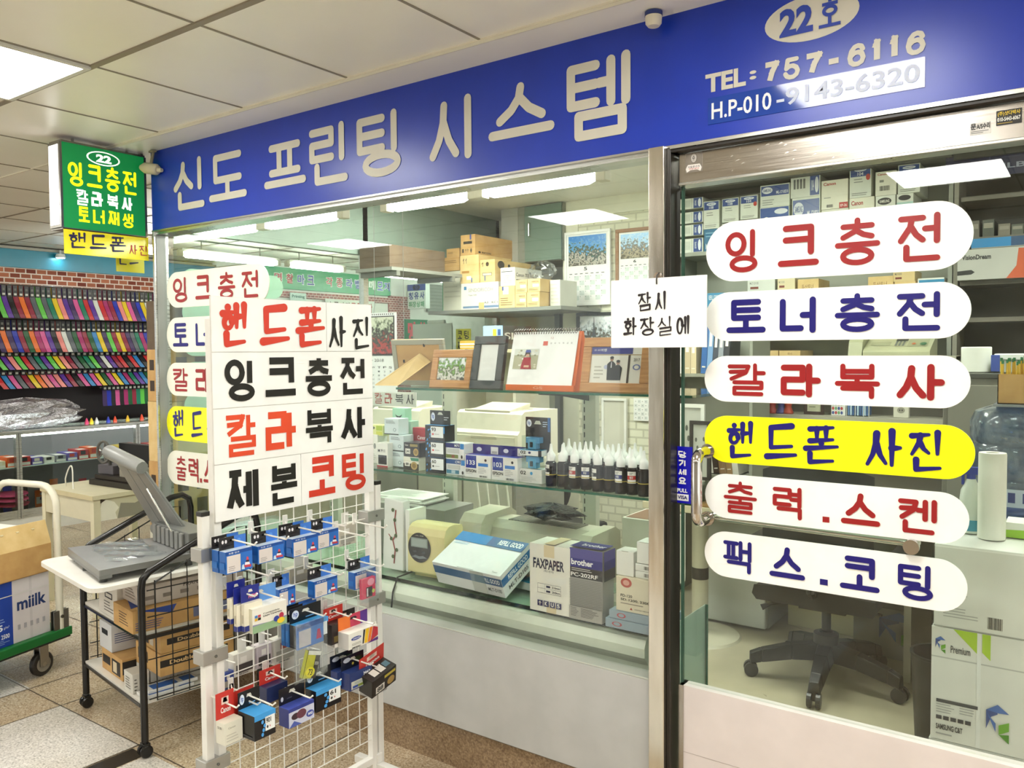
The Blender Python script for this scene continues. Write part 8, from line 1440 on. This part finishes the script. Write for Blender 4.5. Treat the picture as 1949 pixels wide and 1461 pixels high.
# ------------------------------------------------------------------ worn table with a black machine
tbx = thing('worn_table', 'worn cream table with peeling paint in the side passage', 'table', (-4.88, .36, 0)); CT = '#d9d2b4|0.5'
g = G(); g.box(-.31, .31, -.235, .36, .675, .7, CT); g.box(-.31, .31, -.237, -.235, .672, .7, '#cbbf98'); g.build('tabletop', tbx, bev=.003)
g = G(); g.box(-.30, .30, -.225, -.205, .55, .675, '#d3ccb0|0.5'); g.box(.28, .30, -.2, .34, .55, .675, '#c9c3a8|0.5'); pl = g.pl((.3, -.2, .55), (0, .54, 0), (0, 0, .125))
pl.poly([(.02, 0), (.2, 0), (.18, .3), (.22, .5), (.17, .8), (.05, 1), (.02, .6)], '#e8e4d4'); pl.poly([(.2, 0), (.8, .1), (.9, .7), (.7, .6), (.55, .85), (.4, .6), (.24, .7)], '#8f8a7c'); pl.poly([(.02, .8), (.08, .95), (.02, 1)], '#3a2e24', 2)
g.build('apron', tbx)
for x, y in ((-.285, -.21), (.285, -.21), (-.285, .33), (.285, .33)): g = G(); g.box(x-.02, x+.02, y-.02, y+.02, 0, .675, CT); g.build('leg', tbx, bev=.002)
mm = thing('press_machine', 'black flat-bed machine with a grey hand wheel on the worn table', 'machine', (-4.86, .36, .7005), .05)
g = G(); g.box(-.16, .3, -.02, .3, 0, .035, '#1f1812|0.4'); g.box(-.13, .3, .0, .28, .035, .06, '#2b231b|0.4'); g.build('bed', mm, bev=.003)
g = G(); g.box(-.03, .33, .1, .14, .06, .25, '#0d0c0b|0.5'); g.box(.1, .3, .02, .1, .06, .12, '#8f8a7e|0.5'); g.build('upright_plate', mm, bev=.003)
g = G(); g.box(-.16, .0, .04, .2, .06, .115, '#5f5b60|0.4'); g.build('motor_housing', mm, bev=.004)
g = G()
ring = [(-.06+.065*math.cos(a)*.5, .02+.065*math.cos(a)*.3, .20+.065*math.sin(a)) for a in [2*math.pi*k/20 for k in range(21)]]
g.tube(ring, .008, '#5d5a55|0.4', 8)
for k in range(5): a = 2*math.pi*k/5; g.tube([(-.06, .02, .2), (-.06+.062*math.cos(a)*.5, .02+.062*math.cos(a)*.3, .2+.062*math.sin(a))], .005, '#6a6761|0.4', 6)
g.tube([(-.06, .02, .2), (-.06, .06, .2), (-.06, .06, .11)], .01, '#4a4844|0.4', 8); g.build('hand_wheel', mm, smooth=True)
g = G(); g.tube([(0, 0, 0)]+[(.02+.1*t, -.02+.02*math.sin(3*t), .13*math.sin(math.pi*t)**.7) for t in [k/12 for k in range(1, 12)]]+[(.13, -.02, .0)], .004, '#e8e4da', 8); tag(g.build('string_loop', None, (-5.03, .2, .7045), smooth=True), 'looped white cord standing on the worn table', 'cord')
# stack of kraft cartons at the shop corner
zc = .0; X0 = -3.885
for i, (h, m, nm) in enumerate(((.62, '#d9d6c6|0.5', 'pale carton at the foot of the kraft stack by the window corner'), (.34, 'cardboard', 'kraft carton with two hand holes, second of the corner stack'), (.3, 'cardboard_pale', 'plain kraft carton, third of the corner stack'), (.26, 'cardboard', 'kraft carton with hand holes, fourth of the corner stack'), (.24, 'cardboard_dark', 'dark brown carton, top of the corner stack'))):
    dec = [('r', 'R', .2+.35*k, .55, .4+.35*k, .85, '#3a2a1c') for k in range(2)]+[('r', 'R', .2+.35*k, .12, .4+.35*k, .42, '#4a3624') for k in range(2)]+[('f', 'R', .15+.4*k, .2, .4+.4*k, .4, '#3a2a1c') for k in range(2)]+[('f', 'R', .15+.4*k, .6, .4+.4*k, .8, '#3a2a1c') for k in range(2)] if i in (1, 3) else []
    carton('carton', nm, 'box', (.155, .3, h-.001), m, dec, (X0+.004*i, .06, zc), 0, 'corner carton stack'); zc += h
# ------------------------------------------------------------------ the lanyard shop across the side passage
XS, XWL = -7.3, -7.9
g = G(); g.box(XWL-.1, XWL, -2.5, 3.2, 0, CEIL, '#2a2126|0.6'); g.box(XWL-.001, XWL+.006, -2.5, 3.2, 2.11, 2.275, '#c9b6a8', r='brick_y'); g.box(XWL-.001, XWL+.04, -2.5, 3.2, 2.275, CEIL-.012, '#1588a4|0.3'); g.box(XWL+.04, XWL+.07, -2.5, 3.2, CEIL-.035, CEIL-.012, '#a9a79c'); struct('wall_left', g)
sp = thing('spot_lamp', 'small bright spot lamp under the teal fascia of the lanyard shop', 'lamp', (XWL+.1, P(115, 482, X=XWL+.1)[1], 2.42)); g = G(); g.lathe([(.035, 0), (.045, -.03), (.04, -.035)], '#e8f0f2', n=18); g.tube([(0, 0, 0), (0, 0, .035)], .01, '#c9d0d2', 8); g.build('housing', sp); g = G(); g.lathe([(.036, -.036), (.03, -.04), (0, -.042)], 'spot_lamp', n=16); g.build('bulb', sp)
PAL = [('yellow', '#e2c424'), ('red', '#c42a30'), ('dark purple', '#3f2a5e'), ('blue', '#1f2fb0'), ('pink', '#d45a9a'), ('lime', '#62c24a'), ('orange', '#e8742c'), ('teal green', '#0f7a60'), ('light blue', '#2f7fc0'), ('black', '#181418'), ('magenta', '#a82a6c'), ('salmon', '#e88a86'), ('dark green', '#1c5a34'), ('violet', '#5a2f9a'), ('white', '#d9dcd8'), ('crimson', '#8f1f3a'), ('grey', '#5a6068')]
protos = {}
def lanyard_proto(kind, cn, c):
    k = (kind, cn)
    if k in protos: return protos[k]
    g = G(); w = .042; n = 8
    if kind == 'hang': prof = [(.012, 0), (.014, -.06), (.016, -.1), (.03, -.145), (.055, -.2), (.072, -.25), (.075, -.283)]
    elif kind == 'tilt': prof = [(.0, 0), (.03, -.035), (.065, -.085), (.085, -.135)]
    else: prof = [(.01, 0), (.014, -.06), (.012, -.13), (.016, -.17)]
    vs = []
    sh = .038 if kind == 'hang' else .05 if kind == 'tilt' else .004
    for i, (x, z) in enumerate(prof):
        t = i/(len(prof)-1); dy = sh*t*t
        vs += [(x, dy, z), (x, dy+w, z), (x-.004, dy+w, z), (x-.004, dy, z)]
    L = len(prof); fs = [(i*4+j, i*4+(j+1) % 4, (i+1)*4+(j+1) % 4, (i+1)*4+j) for i in range(L-1) for j in range(4)]+[(3, 2, 1, 0), tuple((L-1)*4+j for j in range(4))]
    g.mesh(vs, fs, c+'|0.4'); pl = g.pl((.0165, .004, -.1), (0, w*.8, 0), (0, 0, .03)) if kind == 'hang' else None
    strap = g
    h = G(); z0 = -.075 if kind == 'hang' else .0
    h.box(.010, .024, .004, w-.004, z0-.02, z0+.075 if kind == 'hang' else z0+.02, '#1b181a|0.3'); h.box(.022, .026, .01, w-.01, z0-.01, z0+.008, '#cfcfc8'); h.box(.022, .0255, .012, w-.012, z0+.03, z0+.05, '#6a6a66') if kind == 'hang' else None
    protos[k] = (strap, h); return protos[k]
meshes = {}
def lanyard(kind, cn, c, loc, label, grp):
    k = (kind, cn); 
    if k not in meshes:
        s, h = lanyard_proto(kind, cn, c); root = thing('lanyard', label, 'lanyard', loc, 0, grp); a = s.build('strap', root); b = h.build('clip', root); meshes[k] = (root, a, b); return root
    r0, a0, b0 = meshes[k]; r = r0.copy(); COL.objects.link(r); r.location = loc; r['label'] = label; r['group'] = grp
    for ch in (a0, b0): q = ch.copy(); COL.objects.link(q); q.parent = r
    return r
rr = random.Random(21)
for row, (kind, z, n, ya, nm, grp) in enumerate((('hang', 2.098, 39, .93, 'top hanging row', 'lanyards of the top row'), ('hang', 1.80, 39, .91, 'second hanging row', 'lanyards of the second row'), ('tilt', 1.50, 34, .9, 'third row of short tilted straps', 'straps of the third row'), ('tilt', 1.335, 34, .9, 'fourth row of short tilted straps', 'straps of the fourth row'), ('bunch', 1.17, 14, 1.84, 'lowest bunch row', 'lanyards of the lowest row'))):
    last = None; st = .0465 if kind == 'hang' else .054 if kind == 'tilt' else .042
    g = G(); yb = ya+n*st; g.tube([(0, ya-.02, 0), (0, yb+.02, 0)], .006, '#8a8a88|0.3|1', 8)
    for y in (ya, (ya+yb)/2, yb): g.tube([(0, y, 0), (XWL-(XWL+.19), y, 0)], .005, '#77756f|0.3|1', 6)
    tag(g.build('hanging_rail', None, (XWL+.19, 0, z+.008)), 'metal rail carrying the %s of lanyards' % nm if kind != 'tilt' else 'metal rail carrying the %s' % nm, 'rail', 'rails of the lanyard wall')
    for i in range(n):
        cn, c = rr.choice(PAL)
        while cn == last: cn, c = rr.choice(PAL)
        last = cn
        lanyard(kind, cn, c, (XWL+.187, ya+i*st, z), '%s %s, %s from the start of the %s' % (cn, 'lanyard' if kind != 'tilt' else 'strap', ordinal(i+1), nm), grp)
# glass showcase
SH = .862
sc = thing('glass_showcase', 'long glass showcase with aluminium posts full of bright folded goods', 'showcase', (XS, 1.2, 0)); AL = 'alu'
ya, yb = -1.6, 1.75; D = .45
g = G(); g.box(-D, 0, ya, yb, 0, .13, '#e6e6e0|0.4'); g.box(-.002, .004, ya, yb, .13, .2, 'alu'); g.build('plinth', sc)
for y in (ya, -.29, .75, yb): g = G(); g.box(-.035, .012, y-.022, y+.022, .13, SH-.02, 'alu'); g.box(.012, .014, y-.003, y+.003, .13, SH-.02, '#6b6c6a'); g.build('post', sc, bev=.003)
g = G(); g.box(-.03, .012, ya, yb, SH-.03, SH, 'alu'); g.box(-D, -D+.03, ya, yb, SH-.03, SH, 'alu'); g.build('top_rail', sc, bev=.006)
g = G(); g.box(-.004, .0, ya, yb, .2, SH-.03, 'caseglass'); g.build('front_pane', sc); g = G(); g.box(-D+.03, -.03, ya, yb, SH-.008, SH-.001, 'caseglass'); g.build('top_pane', sc)
g = G(); g.tube([(-.05, ya+.1, SH-.045), (-.05, yb-.1, SH-.045)], .008, 'tube_lamp', 8); g.build('light_strip', sc); g = G(); g.box(-D+.02, -.03, ya, yb, .55, .558, '#c9d6d0|0.2'); g.build('inner_shelf', sc); g = G(); g.box(-D, -D+.01, ya, yb, .13, SH, '#8a868c|0.5'); g.build('back_panel', sc)
rr = random.Random(31); k = 0
for i in range(22):
    y = .45+i*.098; cn, c = rr.choice([('orange', '#e8642a'), ('white', '#e6e2da'), ('cream', '#e6d6b0'), ('red', '#c8383a'), ('pale orange', '#eeb07a'), ('grey', '#9a9aa0'), ('violet', '#6a5ab0'), ('yellow', '#e4c040')])
    h = rr.uniform(.05, .10); carton('folded_badge_pack', '%s badge pack lying on the showcase shelf, %s along it' % (cn, ordinal(i+1)), 'pack', (.085, .2, h), c+'|0.4', [('f', 'R', .05, .1, .95, .4, '#e8e4dc'), ('f', 'R', .2, .5, .7, .9, rr.choice(['#c83a2a', '#2a2a2e', '#e8e0d0'])), ('t', 'R', .1, .1, .9, .5, '#f0ece2')], (XS-.05, y, .5585), math.pi/2, 'badge packs in the showcase')
for i, (y, cols_) in enumerate(((.62, ('#c8343c', '#e2b42a', '#1f4aa8', '#e8b22a', '#1a1a1e')), (.93, ('#b02a4a', '#d8487a', '#e04a80')), (.36, ('#2a1f3a', '#3a2a6a', '#2a2a4e')), (1.3, ('#4a2a5a', '#8a8a92', '#2a6a4a')), (1.75, ('#e0a83a', '#3a5aa8', '#a83a3a')))):
    z = .205
    for j, c in enumerate(cols_):
        h = .042; o = blob(.15, .13, h, c+'|0.6', i*7+j, 16, 3, .06, .25)
        tag(o.build('folded_cloth', None, (XS-.2, y, z)), '%s folded cloth in pile %s of the showcase floor' % (('lowest', 'second', 'third', 'fourth', 'topmost')[j] if j < len(cols_)-1 else 'uppermost', ordinal(i+1)), 'cloth', 'folded cloths in the showcase'); z += h+.002
for i in range(16):
    cn, c = rr.choice(PAL); carton('name_tag', '%s name tag standing at the back of the showcase floor, %s along it' % (cn, ordinal(i+1)), 'name tag', (.06, .004, rr.uniform(.12, .2)), c+'|0.4', [('f', 'R', .15, .2, .85, .6, '#e0dcd0')], (XS-.37, .42+i*.13, .33), math.pi/2, 'name tags in the showcase') if False else None
    h = rr.uniform(.14, .26); carton('name_tag', '%s tag card leaning at the back of the showcase, %s along it' % (cn, ordinal(i+1)), 'name tag', (.07, .006, h), c+'|0.4', [('f', 'R', .15, .2, .85, .6, '#e0dcd0')], (XS-.385, .42+i*.13, .1315), math.pi/2, 'tag cards in the showcase')
# crumpled plastic on the showcase
y0 = .86; g = blob(.17, .50, .26, 'foil', 77, 26, 8, .16, .4); tag(g.build('plastic_wrap', None, (XS-.22, y0+.2, SH+.004)), 'heap of crumpled silvery plastic wrap on the showcase', 'plastic wrap')
for i, (px, c, nm) in enumerate(((165, '#c83a6a', 'pink'), (174, '#e0c030', 'yellow'), (184, '#d8d8dc', 'white'), (206, '#2a3aa8', 'blue'), (219, '#d84a30', 'orange-red'), (243, '#d8a82a', 'amber'), (270, '#d8482c', 'red'))):
    q = P(px, 800, X=XS-.12); g = G(); g.lathe([(.016, 0), (.018, .006), (.013, .03), (.006, .05), (.003, .056)], c+'|0.4', n=12); tag(g.build('cone_cap', None, (XS-.12, q[1], SH+.001), smooth=True), 'small %s cone cap standing on the showcase' % nm, 'cap', 'cone caps on the showcase')
# ------------------------------------------------------------------ further down the passage, seen through the side glass
XN = -7.2
g = G(); g.box(XN-.12, XN-.02, 3.27, 7.2, 0, CEIL, '#e6e8e2|0.5'); g.box(XN-.02, XN, 5.22, 5.6, 0, 2.2, '#a24b45', r='brick_red'); g.box(XN-.02, XN, 3.3, 5.22, 2.1, 2.17, '#a24b45', r='brick_red'); struct('wall_far', g)
g = G(); g.box(-11, 1.1, 7.2, 7.3, 0, CEIL, '#99a097|0.5'); struct('wall_end', g)
fs_ = thing('green_fascia_sign', 'green shop fascia with red and blue Korean letters, seen through the side glass', 'sign', (XN, 3.3, 2.19), math.pi/2)
g = G(); w, h = 1.95, .23; g.box(0, w, -.0, .04, 0, h, '#1f9a62|0.3'); pl = fbx(g, (w, .04, h), 'f')
txts = [('명', .09, '#c03a4a'), ('찰', .17, '#c03a4a'), ('마', .25, '#2f3fa8'), ('크', .32, '#2f3fa8'), ('각', .46, '#c03a4a'), ('종', .54, '#c03a4a'), ('라', .62, '#2f3fa8'), ('벨', .69, '#6a5ab8'), ('메', .81, '#e8f4f0'), ('모', .88, '#3f5fc8'), ('지', .94, '#3f5fc8')]
for ch, a, c in txts: pl.T(a-.003, .24, a+.055, .76, '#eef4ee', ch, .07); pl.T(a, .27, a+.05, .73, c, ch, .02, 3)
g.build('panel', fs_)
def d(p): 
    for i, ch in enumerate('소주다량주문제작'): p.T(.05+i*.115, .2, .145+i*.115, .85, '#2a2622' if i < 4 else '#a83a34', ch, .02)
q0, q1, z0, z1 = fx(622, 600, 715, 568, XN+.05); sheet('order_banner', 'white banner with black and red letters below the green fascia', 'banner', (XN+.03, q0, z0), (0, q1-q0, 0), (0, 0, z1-z0), .004, '#d9ded6', d)
def d(p): p.T(.1, .3, .9, .75, '#1f6a5a', 'Printing', .03)
q0, q1, z0, z1 = fx(555, 572, 585, 556, XN+.05); sheet('print_sign', 'small pale sign with teal lettering under the green fascia', 'sign', (XN+.03, q0, z0), (0, q1-q0, 0), (0, 0, z1-z0), .01, '#cfe4de', d)
def d(p): p.R(0, .74, 1, 1, '#2f4aa0'); p.E(.3, .76, .7, .98, '#e8ecf4'); p.T(.4, .8, .6, .94, '#2f4aa0', '20', .02); [p.T(.06+i*.31, .38, .32+i*.31, .68, '#2f4a9a', ch, .04) for i, ch in enumerate('청유사')]; [p.T(.06+i*.22, .06, .26+i*.22, .3, '#2f9a62', ch, .03) for i, ch in enumerate('휘장상패')]
x0, x1, z0, z1 = fr(776, 588, 810, 542, 5.54); sheet('projecting_sign', 'white and blue projecting shop sign 20 청유사 down the passage', 'sign', (x0, 5.54, z0), (x1-x0, 0, 0), (0, 0, z1-z0), .08, '#dfe9e4', d)
def d(p): [p.T(.12+i*.46, .1, .44+i*.46, .9, '#d8505a', ch, .05) for i, ch in enumerate('명함')]
q0, q1, z0, z1 = fx(771, 655, 815, 607, XN+.02); sheet('green_poster', 'green poster with large red letters at the end of the passage', 'poster', (XN+.02, q0, z0), (0, q1-q0, 0), (0, 0, z1-z0), .04, '#1f7a52|0.4', d)
g = G(); q0, q1, z0, z1 = fx(815, 592, 876, 540, XN+.02); q1 = min(q1, 7.18); g.box(XN-.019, XN+.01, q0, q1, z0, z1, '#7f867d|0.5')
for i in range(8): g.box(XN+.01, XN+.016, q0, q1, z0+(z1-z0)*i/8, z0+(z1-z0)*(i+.5)/8, '#8d948b|0.5')
tag(g.build('roller_shutter'), 'grey roller shutter at the end of the passage behind the cartons', 'shutter')
